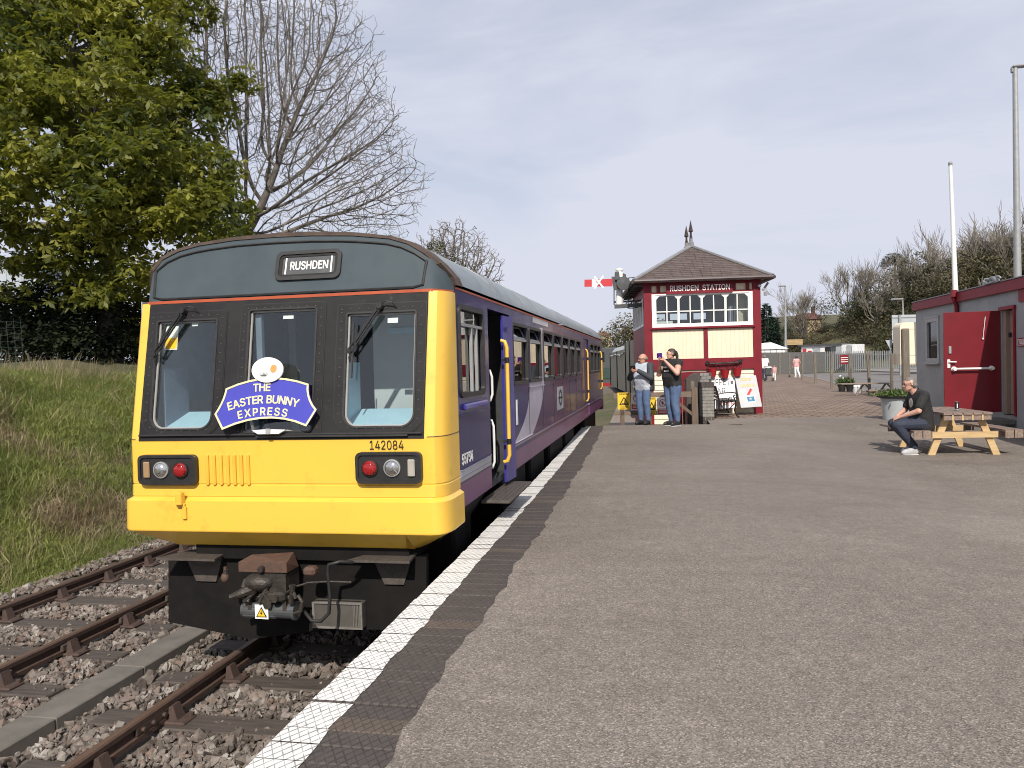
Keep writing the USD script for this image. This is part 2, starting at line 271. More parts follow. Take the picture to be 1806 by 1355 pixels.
# ---------------------------------------------------------------- ground materials
usdkit.material(stage, '/World/Looks/asphalt', {
    "g": ("geometry", {}), "big": ("noise_texture", {"scale": 0.42, "detail": 7.0, "roughness": 0.66, "distortion": 0.8}), "bigr": ("rgb_ramp", {"ramp": [(0.32, (0.172, 0.147, 0.127)), (0.44, (0.192, 0.165, 0.143)), (0.55, (0.208, 0.180, 0.157)), (0.70, (0.240, 0.210, 0.185))]}), "sm": ("mapping", {"scale": (0.22, 2.2, 1.0), "rotation": (0, 0, 0.15)}), "sn": ("noise_texture", {"scale": 0.8, "detail": 6.0, "roughness": 0.7}), "sr": ("rgb_ramp", {"ramp": [(0.36, (0.90,) * 3), (0.5, (1.0,) * 3), (0.66, (1.0,) * 3), (0.72, (1.16,) * 3)]}), "m0": ("mix", {"mix_type": "multiply", "fac": 1.0}), "tn": ("noise_texture", {"scale": 2.3, "detail": 7.0, "roughness": 0.75, "distortion": 0.5}), "tr": ("rgb_ramp", {"ramp": [(0.30, (0.66, 0.64, 0.62)), (0.38, (1.0,) * 3)]}), "m4": ("mix", {"mix_type": "multiply", "fac": 0.8}),
    "mid": ("noise_texture", {"scale": 7.0, "detail": 5.0, "roughness": 0.7}), "midr": ("rgb_ramp", {"ramp": [(0.3, (0.87,) * 3), (0.7, (1.10,) * 3)]}), "m1": ("mix", {"mix_type": "multiply", "fac": 1.0}),
    "vo": ("voronoi_texture", {"scale": 150.0}), "sc": ("separate_color", {}), "vr": ("rgb_ramp", {"ramp": [(0.0, (0.50,) * 3), (0.42, (0.90,) * 3), (0.78, (1.12,) * 3), (0.93, (1.45,) * 3), (1.0, (2.0, 1.95, 1.85))]}), "m2": ("mix", {"mix_type": "multiply", "fac": 1.0}),
    "dist": ("math", {"math_type": "multiply", "value2": 1.0}),
    "cr": ("noise_texture", {"scale": 0.9, "detail": 4.0, "distortion": 1.2}), "crr": ("rgb_ramp", {"ramp": [(0.492, (1, 1, 1)), (0.5, (0.72,) * 3), (0.508, (1, 1, 1))]}), "m3": ("mix", {"mix_type": "multiply", "fac": 0.35}),
    "b": ("bump", {"strength": 0.55, "distance": 0.006}), "p": ("principled_bsdf", {"roughness": 0.82, "specular_ior_level": 0.3})},
    [("g.position", "big.vector"), ("g.position", "mid.vector"), ("g.position", "vo.vector"), ("g.position", "cr.vector"), ("big.fac", "bigr.fac"), ("mid.fac", "midr.fac"), ("g.position", "sm.vector"), ("sm.vector", "sn.vector"), ("sn.fac", "sr.fac"), ("bigr.color", "m0.color1"), ("sr.color", "m0.color2"), ("g.position", "tn.vector"), ("tn.fac", "tr.fac"), ("m0.color", "m4.color1"), ("tr.color", "m4.color2"), ("m4.color", "m1.color1"), ("midr.color", "m1.color2"),
     ("vo.color", "sc.color"), ("sc.r", "vr.fac"), ("m1.color", "m2.color1"), ("vr.color", "m2.color2"), ("cr.fac", "crr.fac"), ("m2.color", "m3.color1"), ("crr.color", "m3.color2"), ("m3.color", "p.base_color"),
     ("vo.distance", "b.height"), ("b.normal", "p.normal")], surface="p.BSDF")

FAINT = 0.0022
def chequer(name, col, col2, line, rough, dirt):
    """fired bricks with a diamond pattern of fine grooves pressed into the top"""
    n = {"g": ("geometry", {}), "s": ("separate_xyz", {}), "n": ("noise_texture", {"scale": 9.0, "detail": 6.0, "roughness": 0.65}), "r": ("rgb_ramp", {"ramp": [(0.3, col), (0.7, col2)]}),
         "ya": ("math", {"math_type": "multiply", "value2": 0.62}), "a": ("math", {"math_type": "add"}), "d": ("math", {"math_type": "subtract"}),
         "pa": ("math", {"math_type": "pingpong", "value2": 0.021}), "pd": ("math", {"math_type": "pingpong", "value2": 0.021}), "of": ("math", {"math_type": "add", "value2": FAINT}), "wn": ("noise_texture", {"scale": 16.0, "detail": 3.0}), "wr": ("map_range", {"from_min": 0.35, "from_max": 0.75, "to_min": -0.0012, "to_max": 0.0030}), "wa": ("math", {"math_type": "add"}), "mn": ("math", {"math_type": "minimum"}),
         "lr": ("map_range", {"from_min": 0.0014, "from_max": 0.0056, "to_min": 0.0, "to_max": 1.0, "clamp": True}), "lm": ("mix", {"color1": line}),
         "dn": ("noise_texture", {"scale": 34.0, "detail": 6.0, "roughness": 0.75}), "dr": ("rgb_ramp", {"ramp": [(dirt[1], (0, 0, 0)), (dirt[2], (1, 1, 1))]}), "dm": ("mix", {"color2": dirt[0]}),
         "b": ("bump", {"strength": 0.8, "distance": 0.004}), "p": ("principled_bsdf", {"roughness": rough})}
    l = [("g.position", "s.vector"), ("g.position", "n.vector"), ("n.fac", "r.fac"), ("s.y", "ya.value1"), ("s.x", "a.value1"), ("ya.value", "a.value2"), ("s.x", "d.value1"), ("ya.value", "d.value2"),
         ("a.value", "pa.value1"), ("d.value", "pd.value1"), ("pa.value", "of.value1"), ("of.value", "mn.value1"), ("pd.value", "mn.value2"), ("g.position", "wn.vector"), ("wn.fac", "wr.value"), ("mn.value", "wa.value1"), ("wr.result", "wa.value2"), ("wa.value", "lr.value"), ("lr.result", "lm.fac"), ("r.color", "lm.color2"),
         ("g.position", "dn.vector"), ("dn.fac", "dr.fac"), ("dr.color", "dm.fac"), ("lm.color", "dm.color1"), ("dm.color", "p.base_color"), ("lr.result", "b.height"), ("b.normal", "p.normal")]
    usdkit.material(stage, f'/World/Looks/{name}', n, l, surface="p.BSDF")
chequer('edge_brick', (0.050, 0.042, 0.039), (0.078, 0.064, 0.056), (0.036, 0.030, 0.028), 0.72, ((0.12, 0.095, 0.075), 0.66, 0.78))
chequer('edge_brick_brown', (0.082, 0.062, 0.050), (0.108, 0.082, 0.064), (0.05, 0.04, 0.035), 0.75, ((0.13, 0.10, 0.08), 0.62, 0.78))
chequer('white_line_paint', (0.76, 0.75, 0.72), (0.68, 0.67, 0.64), (0.22, 0.21, 0.19), 0.6, ((0.30, 0.28, 0.25), 0.645, 0.75))

usdkit.material(stage, '/World/Looks/block_paving', {
    "g": ("geometry", {}), "m": ("mapping", {"rotation": (0, 0, 0.35), "scale": (1, 1, 0)}), "br": ("brick_texture", {"color1": (0.19, 0.135, 0.10), "color2": (0.245, 0.175, 0.135), "mortar": (0.085, 0.068, 0.056), "scale": 1.0, "brick_width": 0.42, "row_height": 0.30, "mortar_size": 0.028, "mortar_smooth": 0.4}),
    "n": ("noise_texture", {"scale": 0.5, "detail": 6.0, "roughness": 0.65}), "r": ("rgb_ramp", {"ramp": [(0.3, (0.82, 0.80, 0.80)), (0.5, (1.0, 0.99, 0.97)), (0.7, (1.18, 1.16, 1.14))]}), "mx": ("mix", {"mix_type": "multiply", "fac": 1.0}),
    "w": ("noise_texture", {"scale": 2.6, "detail": 3.0}), "wr": ("rgb_ramp", {"ramp": [(0.3, (0.8,) * 3), (0.7, (1.15,) * 3)]}), "mw": ("mix", {"mix_type": "multiply", "fac": 1.0}),
    "b": ("bump", {"strength": 1.0, "distance": 0.05}), "ad": ("math", {"math_type": "add"}), "p": ("principled_bsdf", {"roughness": 0.85})},
    [("g.position", "m.vector"), ("m.vector", "br.vector"), ("g.position", "n.vector"), ("n.fac", "r.fac"), ("br.color", "mx.color1"), ("r.color", "mx.color2"), ("g.position", "w.vector"), ("w.fac", "wr.fac"), ("mx.color", "mw.color1"), ("wr.color", "mw.color2"), ("mw.color", "p.base_color"), ("br.fac", "b.height"), ("b.normal", "p.normal")], surface="p.BSDF")
mat('road_tarmac', (0.145, 0.135, 0.128), (0.175, 0.165, 0.155), 0.85, scale=0.8, bump=0.2, bscale=60)
mat('kerb_stone', (0.26, 0.24, 0.21), (0.21, 0.19, 0.17), 0.85, scale=5)
mat('gravel_path_grit', (0.19, 0.155, 0.13), (0.25, 0.21, 0.18), 0.9, scale=8, bump=0.5, bscale=25, bdist=0.03)
mat('rough_ground', (0.060, 0.066, 0.028), (0.115, 0.098, 0.052), 0.95, scale=0.9, detail=8, bump=0.6, bscale=7, bdist=0.1)
foliage('grass_blade', (0.115, 0.145, 0.034), (0.26, 0.285, 0.085), (0.23, 0.26, 0.06), 0.55, 0.3, 26.0)
foliage('straw_blade', (0.20, 0.155, 0.085), (0.40, 0.33, 0.20), (0.26, 0.21, 0.11), 1.2, 0.2, 30.0, 0.7)
usdkit.material(stage, '/World/Looks/ballast_rock', {
    "g": ("geometry", {}), "v": ("voronoi_texture", {"scale": 13.0}), "s": ("separate_color", {}), "r": ("rgb_ramp", {"ramp": [(0.0, (0.07, 0.056, 0.048)), (0.3, (0.145, 0.122, 0.105)), (0.55, (0.185, 0.160, 0.141)), (0.72, (0.155, 0.112, 0.090)), (0.9, (0.25, 0.222, 0.198)), (1.0, (0.33, 0.305, 0.275))]}),
    "n": ("noise_texture", {"scale": 40.0, "detail": 4.0}), "nr": ("rgb_ramp", {"ramp": [(0.3, (0.8,) * 3), (0.7, (1.15,) * 3)]}), "m": ("mix", {"mix_type": "multiply", "fac": 1.0}), "p": ("principled_bsdf", {"roughness": 0.85, "specular_ior_level": 0.3})},
    [("g.position", "v.vector"), ("v.color", "s.color"), ("s.g", "r.fac"), ("g.position", "n.vector"), ("n.fac", "nr.fac"), ("r.color", "m.color1"), ("nr.color", "m.color2"), ("m.color", "p.base_color")], surface="p.BSDF")

# ---------------------------------------------------------------- heights
def smooth01(t): t = np.clip(t, 0, 1); return t * t * (3 - 2 * t)
def edge_x(y): return -1.525 - 0.001 * np.maximum(y, 0) ** 2                       # the platform's edge bends a little to the left
def platform_z(x, y): return -0.20 * smooth01((np.asarray(x) - 0.5) / 4.0) * smooth01((19.5 - np.asarray(y)) / 4.5)
def bank_z(x, y):
    t = smooth01((-7.5 - x) / 5.6)
    return -1.16 + t * (2.80 + 0.25 * np.sin(y * 0.31) + 0.12 * np.sin(x * 1.7 + y * 0.9))
def land_z(x, y):
    x, y = np.asarray(x, float), np.asarray(y, float)
    z = np.where(x < -7.4, bank_z(x, y), -1.16)
    low = -1.16 + 1.0 * smooth01((y - 26) / 20.0)                                    # behind the platform's end the ground climbs back towards platform level
    z = np.where((x >= -1.9) & (y > 18.2), low, z)
    z = np.where((x >= -7.4) & (x < -1.9) & (y > 30), -1.16 + 1.0 * smooth01((y - 30) / 20.0), z)
    z = np.where((x > -1.4) & (y < 18.15), -0.6, z)
    z = np.where((x > 1.18), np.where(y < 78, -0.6, -0.16), z)
    hill = 9.5 * smooth01((y - 96) / 60.0) * smooth01((x - 10) / 26.0)
    far = 7.0 * smooth01((y - 140) / 160.0)
    return z + hill + far

# ---------------------------------------------------------------- land, one sheet to the horizon
xs = np.unique(np.concatenate([np.linspace(-900, -60, 15), np.linspace(-60, -14, 24), np.linspace(-14, -7.4, 23), [-7.38, -6, -4, -1.9, -1.88, -1.42, -1.38, 0, 1.16, 1.20, 4, 8], np.linspace(10, 70, 25), np.linspace(75, 900, 18)]))
ys = np.unique(np.concatenate([np.linspace(-120, -6, 12), np.linspace(-4, 18.1, 30), [18.14, 18.2], np.linspace(19, 60, 42), [77.9, 78.1], np.linspace(80, 170, 31), np.linspace(180, 1600, 20)]))
X, Y = np.meshgrid(xs, ys, indexing='ij'); Z = land_z(X, Y)
Z += np.where((X < -14) | (Y > 100), (meshkit.noise(np.stack([X * 0.12, Y * 0.12, X * 0], -1), 3) - 0.5) * 0.8, 0)
i, j = np.meshgrid(np.arange(len(xs) - 1), np.arange(len(ys) - 1), indexing='ij'); ny = len(ys)
quads = np.stack([i * ny + j, (i + 1) * ny + j, (i + 1) * ny + j + 1, i * ny + j + 1], -1).reshape(-1, 4)
struct('ground', MB().raw(np.stack([X, Y, Z], -1).reshape(-1, 3), quads), 'rough_ground', smooth=True)

def sheet(xf, yv, zf, nx=10):
    """a sheet whose rows run from xf(y)[0] to xf(y)[1]"""
    v = []
    for y in yv:
        a, b = xf(y); x = np.linspace(a, b, nx); v.append(np.stack([x, np.full(nx, y), np.broadcast_to(zf(x, np.full(nx, y)), nx)], -1))
    v = np.vstack(v); i, j = np.meshgrid(np.arange(len(yv) - 1), np.arange(nx - 1), indexing='ij')
    q = np.stack([i * nx + j, i * nx + j + 1, (i + 1) * nx + j + 1, (i + 1) * nx + j], -1).reshape(-1, 4)
    return MB().raw(v, q)
P_END = 18.1
wob = lambda y: 0.014 * math.sin(y * 3.1) + 0.010 * math.sin(y * 7.7 + 1) + 0.012 * math.sin(y * 17.0)
EDGE_W = 0.50
pl = sheet(lambda y: (edge_x(y) + EDGE_W + wob(y), 1.75), np.linspace(-4, P_END, 190), platform_z, 8)
pe = sheet(lambda y: (1.06, 1.75), np.linspace(P_END, 19.75, 5), platform_z, 4); pl.add(pe.mesh())
pm = sheet(lambda y: (1.75, 18), np.linspace(-4, 19.9, 48), platform_z, 30); pl.add(pm.mesh())
struct('platform_surface', pl, 'asphalt', smooth=True)
pw = MB()                                                                            # the brick faces that hold the platform up
yy = np.linspace(-4, P_END, 40)
for a, b in zip(yy[:-1], yy[1:]):
    pw.raw([[edge_x(a) + 0.09, a, -1.3], [edge_x(b) + 0.09, b, -1.3], [edge_x(b) + 0.09, b, -0.102], [edge_x(a) + 0.09, a, -0.102]], [[0, 3, 2, 1]])
pw.box(edge_x(P_END) + 0.09, 1.75, P_END - 0.2, P_END - 0.02, -1.3, -0.008); pw.box(1.08, 1.26, P_END, 26, -1.3, -0.02)
struct('platform_wall', pw, 'platform_brick_face')
# edge bricks laid across the platform's edge, one by one
edge = thing('platform_edge', 'row of dark diamond patterned bricks laid along the edge of the platform', 'edging'); stage.GetPrimAtPath(edge).SetCustomDataByKey('kind', 'structure')
pitch, y = 0.1235, -0.9; y0s = []
k = 0
wl = MB()
while y < P_END - 0.1:
    w = pitch * (1 + 0.05 * rng.standard_normal()); x0 = float(edge_x(y)); dz = 0.0022 * rng.standard_normal(); yb = min(y + w - 0.0035, P_END)
    if y > 1.6:
        b = MB(); dx = 0.002 * rng.standard_normal()
        b.cbox(x0 + dx, x0 + EDGE_W + 0.045, y, yb, -0.1, -0.007 + dz, 0.005)
        obj('edge_brick', b, 'edge_brick_brown' if rng.random() < 0.16 else 'edge_brick', edge)
        e = 0.005 * rng.standard_normal(); zt = dz - 0.004
        wl.raw([[x0 + dx + 0.004, y + 0.0005, zt], [x0 + 0.195 + e + wob(y) * 0.3, y + 0.0005, zt], [x0 + 0.195 + 0.5 * e + wob(yb) * 0.3, yb - 0.0005, zt], [x0 + dx + 0.004, yb - 0.0005, zt]], [[0, 1, 2, 3]])
    y += w; k += 1
b = MB(); b.box(-1.53, -1.0, -4, 1.6, -0.1, -0.002); obj('edge_brick_row', b, 'edge_brick', edge)
struct('white_line', wl, 'white_line_paint')

# block paving behind the platform, the road and the ground around the signal box
fence_line = [(-4, 9.2), (20, 8.9), (29.5, 8.0), (32, 8.15), (34.5, 8.25), (38, 8.4), (51, 10.1), (60, 11.0), (70, 11.75), (78, 12.3)]
fx = lambda y: float(np.interp(y, [p[0] for p in fence_line], [p[1] for p in fence_line]))
struct('block_paving', sheet(lambda y: (1.06, fx(y) if y > 20.4 else 18.0), np.concatenate([[19.75, 19.9, 20.39, 20.41], np.linspace(21, 78, 60)]), lambda x, y: -0.004 + 0 * x, 8), 'block_paving')
struct('road', sheet(lambda y: (fx(y) + 0.25, 30 + 0.35 * y), np.linspace(19.9, 84, 40), lambda x, y: -0.10 + 0 * x, 6), 'road_tarmac')
kb = MB()
for a, b in zip(np.linspace(20.4, 76, 62)[:-1], np.linspace(20.4, 76, 62)[1:]):
    kb.frame([(fx(a) + fx(b)) / 2 + 0.08, (a + b) / 2, -0.06], [[0, 1, 0], [1, 0, 0], [0, 0, 1]], [(b - a) / 2 - 0.012, 0.075, 0.075])
struct('kerb', kb, 'kerb_stone')
fk = MB()                                                                             # the far pavement of the road, a step up
pts = [on_z(1930, 668, -0.1), on_z(1640, 660, -0.1), on_z(1515, 655.5, -0.1), on_z(1470, 648.5, -0.1), on_z(1380, 648, -0.1)]
back = [p + V([9, 16, 0]) for p in pts]
for (a, b, c, d) in zip(pts[:-1], pts[1:], back[1:], back[:-1]):
    fk.raw([[a[0], a[1], 0.03], [b[0], b[1], 0.03], [c[0], c[1], 0.03], [d[0], d[1], 0.03]], [[0, 3, 2, 1]]); fk.raw([[a[0], a[1], -0.15], [b[0], b[1], -0.15], [b[0], b[1], 0.03], [a[0], a[1], 0.03]], [[0, 3, 2, 1]])
struct('far_pavement', fk, 'kerb_stone')
struct('gravel_path', sheet(lambda y: (-2.1, 1.09), np.linspace(18.25, 62, 50), lambda x, y: land_z(np.full_like(x, -1.0), y) + 0.012 + 0.06 * smooth01((y - 18) / 0.8), 4), 'gravel_path_grit')
struct('ballast_bed', sheet(lambda y: (-7.42 - 0.2 * math.sin(y), -1.44 if y < 18.05 else -1.95), np.linspace(-4, 60, 90), lambda x, y: land_z(np.full_like(x, -4.0), y) + 0.012 + 0.045 * smooth01((y - 18) / 2), 6), 'ballast_bed_grit')

# ---------------------------------------------------------------- tracks
def rail_profile(h=0.145):
    w, wb = 0.035, 0.009
    return Polygon([(-w, 0), (-w, 0.035), (-wb, 0.052), (-wb, h - 0.06), (-w + .002, h - 0.042), (-w, h - 0.008), (-w + .008, h), (w - .008, h), (w, h - 0.008), (w - .002, h - 0.042), (wb, h - 0.06), (wb, 0.052), (w, 0.035), (w, 0)])
def track(label, xl, xr, y0, y1, sleeper_at, other_cat):
    t = thing('railway_track', label, 'railway track', loc=None)
    for x in (xl, xr):
        obj('rail', MB().prism(rail_profile(), 0, y1 - y0, o=(x, y0, -1.104), e1=(1, 0, 0), e2=(0, 0, 1), e3=(0, 1, 0)), 'rail_rust', t)
        s = MB(); s.raw([[x - .024, y0, -.9575], [x + .024, y0, -.9575], [x + .024, y1, -.9575], [x - .024, y1, -.9575]], [[0, 1, 2, 3]]); obj('running_surface', s, 'rail_top', t)
    xc = (xl + xr) / 2
    for y in sleeper_at:
        r = rng.normal(0, 1, 6) * 0.01
        s = MB(); s.cbox(xc - 1.29 + r[0], xc + 1.29 + r[1], y - 0.125 + r[2], y + 0.125 + r[3], -1.27, -1.118 + 0.3 * r[4], 0.012)
        obj('sleeper', s, 'sleeper_wood', t)
        for x in (xl, xr):
            c = MB(); c.cbox(x - 0.19, x + 0.19, y - 0.085, y + 0.085, -1.122, -1.09, 0.012)
            for sg in (-1, 1):                                                        # the two jaws that hold the rail upright
                c.add(manifold3d.Manifold.hull_points(V([[x + sg * a, y + b, z] for a, z, ws in ((0.045, -1.10, 0.06), (0.12, -1.10, 0.05), (0.048, -0.995, 0.045), (0.078, -0.985, 0.042)) for b in (-ws, ws)])))
                c.cyl([x + sg * 0.165, y + 0.04, -1.10], [x + sg * 0.165, y + 0.04, -1.065], 0.02, 8)
            ch = obj('rail_chair', c, 'chair_iron', t)
            kk = MB(); sg = -1 if x == xl else 1; kk.cbox(x + sg * 0.012, x + sg * 0.05, y - 0.10 + r[5], y + 0.10 + r[5], -1.075, -1.01, 0.008); obj('wooden_key', kk, 'sleeper_wood', ch)
    return t
sl = [1.25 + 0.76 * k for k in range(-3, 24)]
t1 = track('rusty bullhead track beside the platform, under the yellow fronted train', -3.65, -2.215, -3.5, 22, sl, None)
t2 = track('rusty bullhead track farther from the platform, along the grass bank', -6.93, -5.49, -3.5, 34, [1.62 + 0.76 * k for k in range(-3, 36)], None)
for x, y in ((-3.65, 4.9), (-5.49, 10.2)):                                            # bolted joint plates
    f = MB()
    for sg in (-1, 1):
        f.cbox(x + sg * 0.012, x + sg * 0.034, y - 0.23, y + 0.23, -1.062, -1.002, 0.006)
        for q in (-.17, -.06, .06, .17): f.cyl([x + sg * 0.03, y + q, -1.032], [x + sg * 0.058, y + q, -1.032], 0.017, 6)
    obj('joint_plate', f, 'chair_iron', t1 if x > -5 else t2)
tr = thing('cable_trough', 'flat grey concrete cable trough running between the two tracks', 'cable trough')
for k in range(26):
    y = -3.0 + 0.98 * k; b = MB(); b.cbox(-4.71 + 0.01 * rng.standard_normal(), -4.41, y, y + 0.972, -1.16, -1.052 + 0.004 * rng.standard_normal(), 0.008); obj('trough_lid', b, 'trough_concrete', tr)

# ---------------------------------------------------------------- loose things nobody could count
def protos(inst, name, meshes, m):
    paths = []
    for k, mm in enumerate(meshes):
        p = f'{inst}/{name}_{k:03d}' if k else f'{inst}/{name}'
        usdkit.mesh(stage, p, mm, f'/World/Looks/{m[k] if isinstance(m, list) else m}', False); paths.append(p)
    return paths
def scatter(name, label, cat, meshes, m, part, pos, rot, scl, idx):
    p = numbered('/World', name); pi = UsdGeom.PointInstancer.Define(stage, p)
    pi.CreatePrototypesRel().SetTargets([Sdf.Path(q) for q in protos(p, part, meshes, m)])
    pi.CreatePositionsAttr(Vt.Vec3fArray.FromNumpy(np.asarray(pos, np.float32))); pi.CreateProtoIndicesAttr(Vt.IntArray.FromNumpy(np.asarray(idx, np.int32)))
    q = trimesh.transformations; pi.CreateOrientationsAttr(Vt.QuathArray([Gf.Quath(float(a[0]), float(a[1]), float(a[2]), float(a[3])) for a in rot]))
    pi.CreateScalesAttr(Vt.Vec3fArray.FromNumpy(np.asarray(scl, np.float32)))
    say(p, label, cat, kind='stuff'); return p
rocks = []
for k in range(8):
    p = rng.normal(0, 1, (13, 3)); p /= np.linalg.norm(p, axis=1, keepdims=True); p *= V([0.036, 0.027, 0.021]) * (0.8 + 0.4 * rng.random((13, 1)))
    rocks.append(manifold3d.Manifold.hull_points(p))
def rand_quats(n):
    q = rng.normal(0, 1, (n, 4)); return q / np.linalg.norm(q, axis=1, keepdims=True)
n = 68000
px = rng.uniform(-7.75, -1.6, n); py = 2.2 + 11.5 * rng.random(n) ** 1.35
keep = ~((px > -4.74) & (px < -4.38)) & ~((px > -2.9) & (py > 9))
for c in (-3.65, -2.215, -6.93, -5.49): keep &= np.abs(px - c) > 0.075
ds = np.abs((py - 1.25 + 0.38) % 0.76 - 0.38); keep &= ~((ds < 0.155) & (px > -4.3) & (rng.random(n) > 0.06))
ds = np.abs((py - 1.62 + 0.38) % 0.76 - 0.38); keep &= ~((ds < 0.155) & (px < -4.85) & (px > -7.5) & (rng.random(n) > 0.06))
px, py = px[keep], py[keep]; n = len(px)
pz = -1.140 + 0.022 * rng.random(n) + np.where(px < -7.35, 0.03, 0) + 0.02 * (meshkit.noise(np.stack([px * 3, py * 3, 0 * px], -1), 5) - 0.5)
pz = np.where(px < -7.45, np.maximum(pz, bank_z(px, py) + 0.015), pz)
s = np.exp(rng.normal(0, 0.40, n)) * 0.72
scatter('ballast', 'broken stone ballast between the rails of both tracks', 'ballast', rocks, 'ballast_rock', 'stone', np.stack([px, py, pz], -1), rand_quats(n), np.stack([s, s, s], -1), rng.integers(0, 8, n))

def tuft(nb, hmin, hmax, spread, lean, w):
    b = MB()
    for _ in range(nb):
        a = rng.uniform(0, 6.283); c = V([rng.normal(0, spread), rng.normal(0, spread), -0.02]); h = rng.uniform(hmin, hmax); d = V([math.cos(a), math.sin(a), 0]); sd = V([-d[1], d[0], 0]) * w
        le = rng.uniform(0.2, 1.0) * lean
        p = [c + d * (h * le * t * t) + V([0, 0, h * (t - 0.35 * le * t * t)]) for t in (0, 0.45, 0.8, 1.0)]
        b.raw([p[0] - sd, p[0] + sd, p[1] + sd * .8, p[1] - sd * .8, p[2] + sd * .5, p[2] - sd * .5, p[3]], [[0, 1, 2], [0, 2, 3], [3, 2, 4], [3, 4, 5], [5, 4, 6]])
    return b.mesh()
green = [tuft(26, 0.06, 0.20, 0.08, 1.2, 0.0045) for _ in range(4)]; straw = [tuft(18, 0.07, 0.24, 0.09, 1.6, 0.004) for _ in range(3)]; tall = [tuft(9, 0.3, 0.62, 0.05, 0.6, 0.004) for _ in range(2)]
n = 42000
gx = -7.55 - 9.5 * rng.random(n) ** 1.15; gy = 3.5 + 25 * rng.random(n) ** 1.25
gz = bank_z(gx, gy) + 0.0
dry = meshkit.fbm(np.stack([gx * 0.55, gy * 0.55, gx * 0], -1), 3, 9)
lowb = np.exp(-((gx + 8.7) / 1.0) ** 2)
isdry = (dry + 0.42 * lowb + rng.normal(0, 0.07, n)) > 0.76
edge_thin = (gx > -8.0) & (rng.random(n) < (gx + 8.0) / 0.55); keepg = ~edge_thin
idx = np.where(isdry, 4 + rng.integers(0, 3, n), np.where(rng.random(n) < 0.02, 7 + rng.integers(0, 2, n), rng.integers(0, 4, n)))
yaw = rng.uniform(0, 2 * np.pi, n); tl = 0.16
quat = np.stack([np.cos(yaw / 2), rng.normal(0, .16, n), 0.10 + rng.normal(0, .16, n), np.sin(yaw / 2)], -1); quat /= np.linalg.norm(quat, axis=1, keepdims=True)
s = (0.75 + 0.6 * meshkit.noise(np.stack([gx * 0.9, gy * 0.9, gx * 0], -1), 2)) * np.clip(0.45 + (-gx - 7.5) * 0.6, 0.45, 1.0) * rng.uniform(0.8, 1.2, n)
scatter('bank_grass', 'rough green and straw coloured grass covering the bank left of the tracks', 'grass', green + straw + tall, ['grass_blade'] * 4 + ['straw_blade'] * 5, 'tuft', np.stack([gx, gy, gz], -1)[keepg], quat[keepg], np.stack([s, s, s], -1)[keepg], idx[keepg])
# ---------------------------------------------------------------- the railcar
XR, XL, XC = -1.60, -4.27, -2.935                                                     # its right side, left side and middle
YB, YE = 5.95, 21.3                                                                   # where the sides begin behind the cab corner and end
FZ, FS = 0.92, 0.176                                                                  # above FZ the front leans back
EN = V([0, -0.9849, 0.1733]); EU = V([0, 0.1733, 0.9849])                             # outward normal and up direction of the leaning front
train = thing('railcar', 'two tone railcar with a bright yellow front and purple sides standing at the platform', 'train')

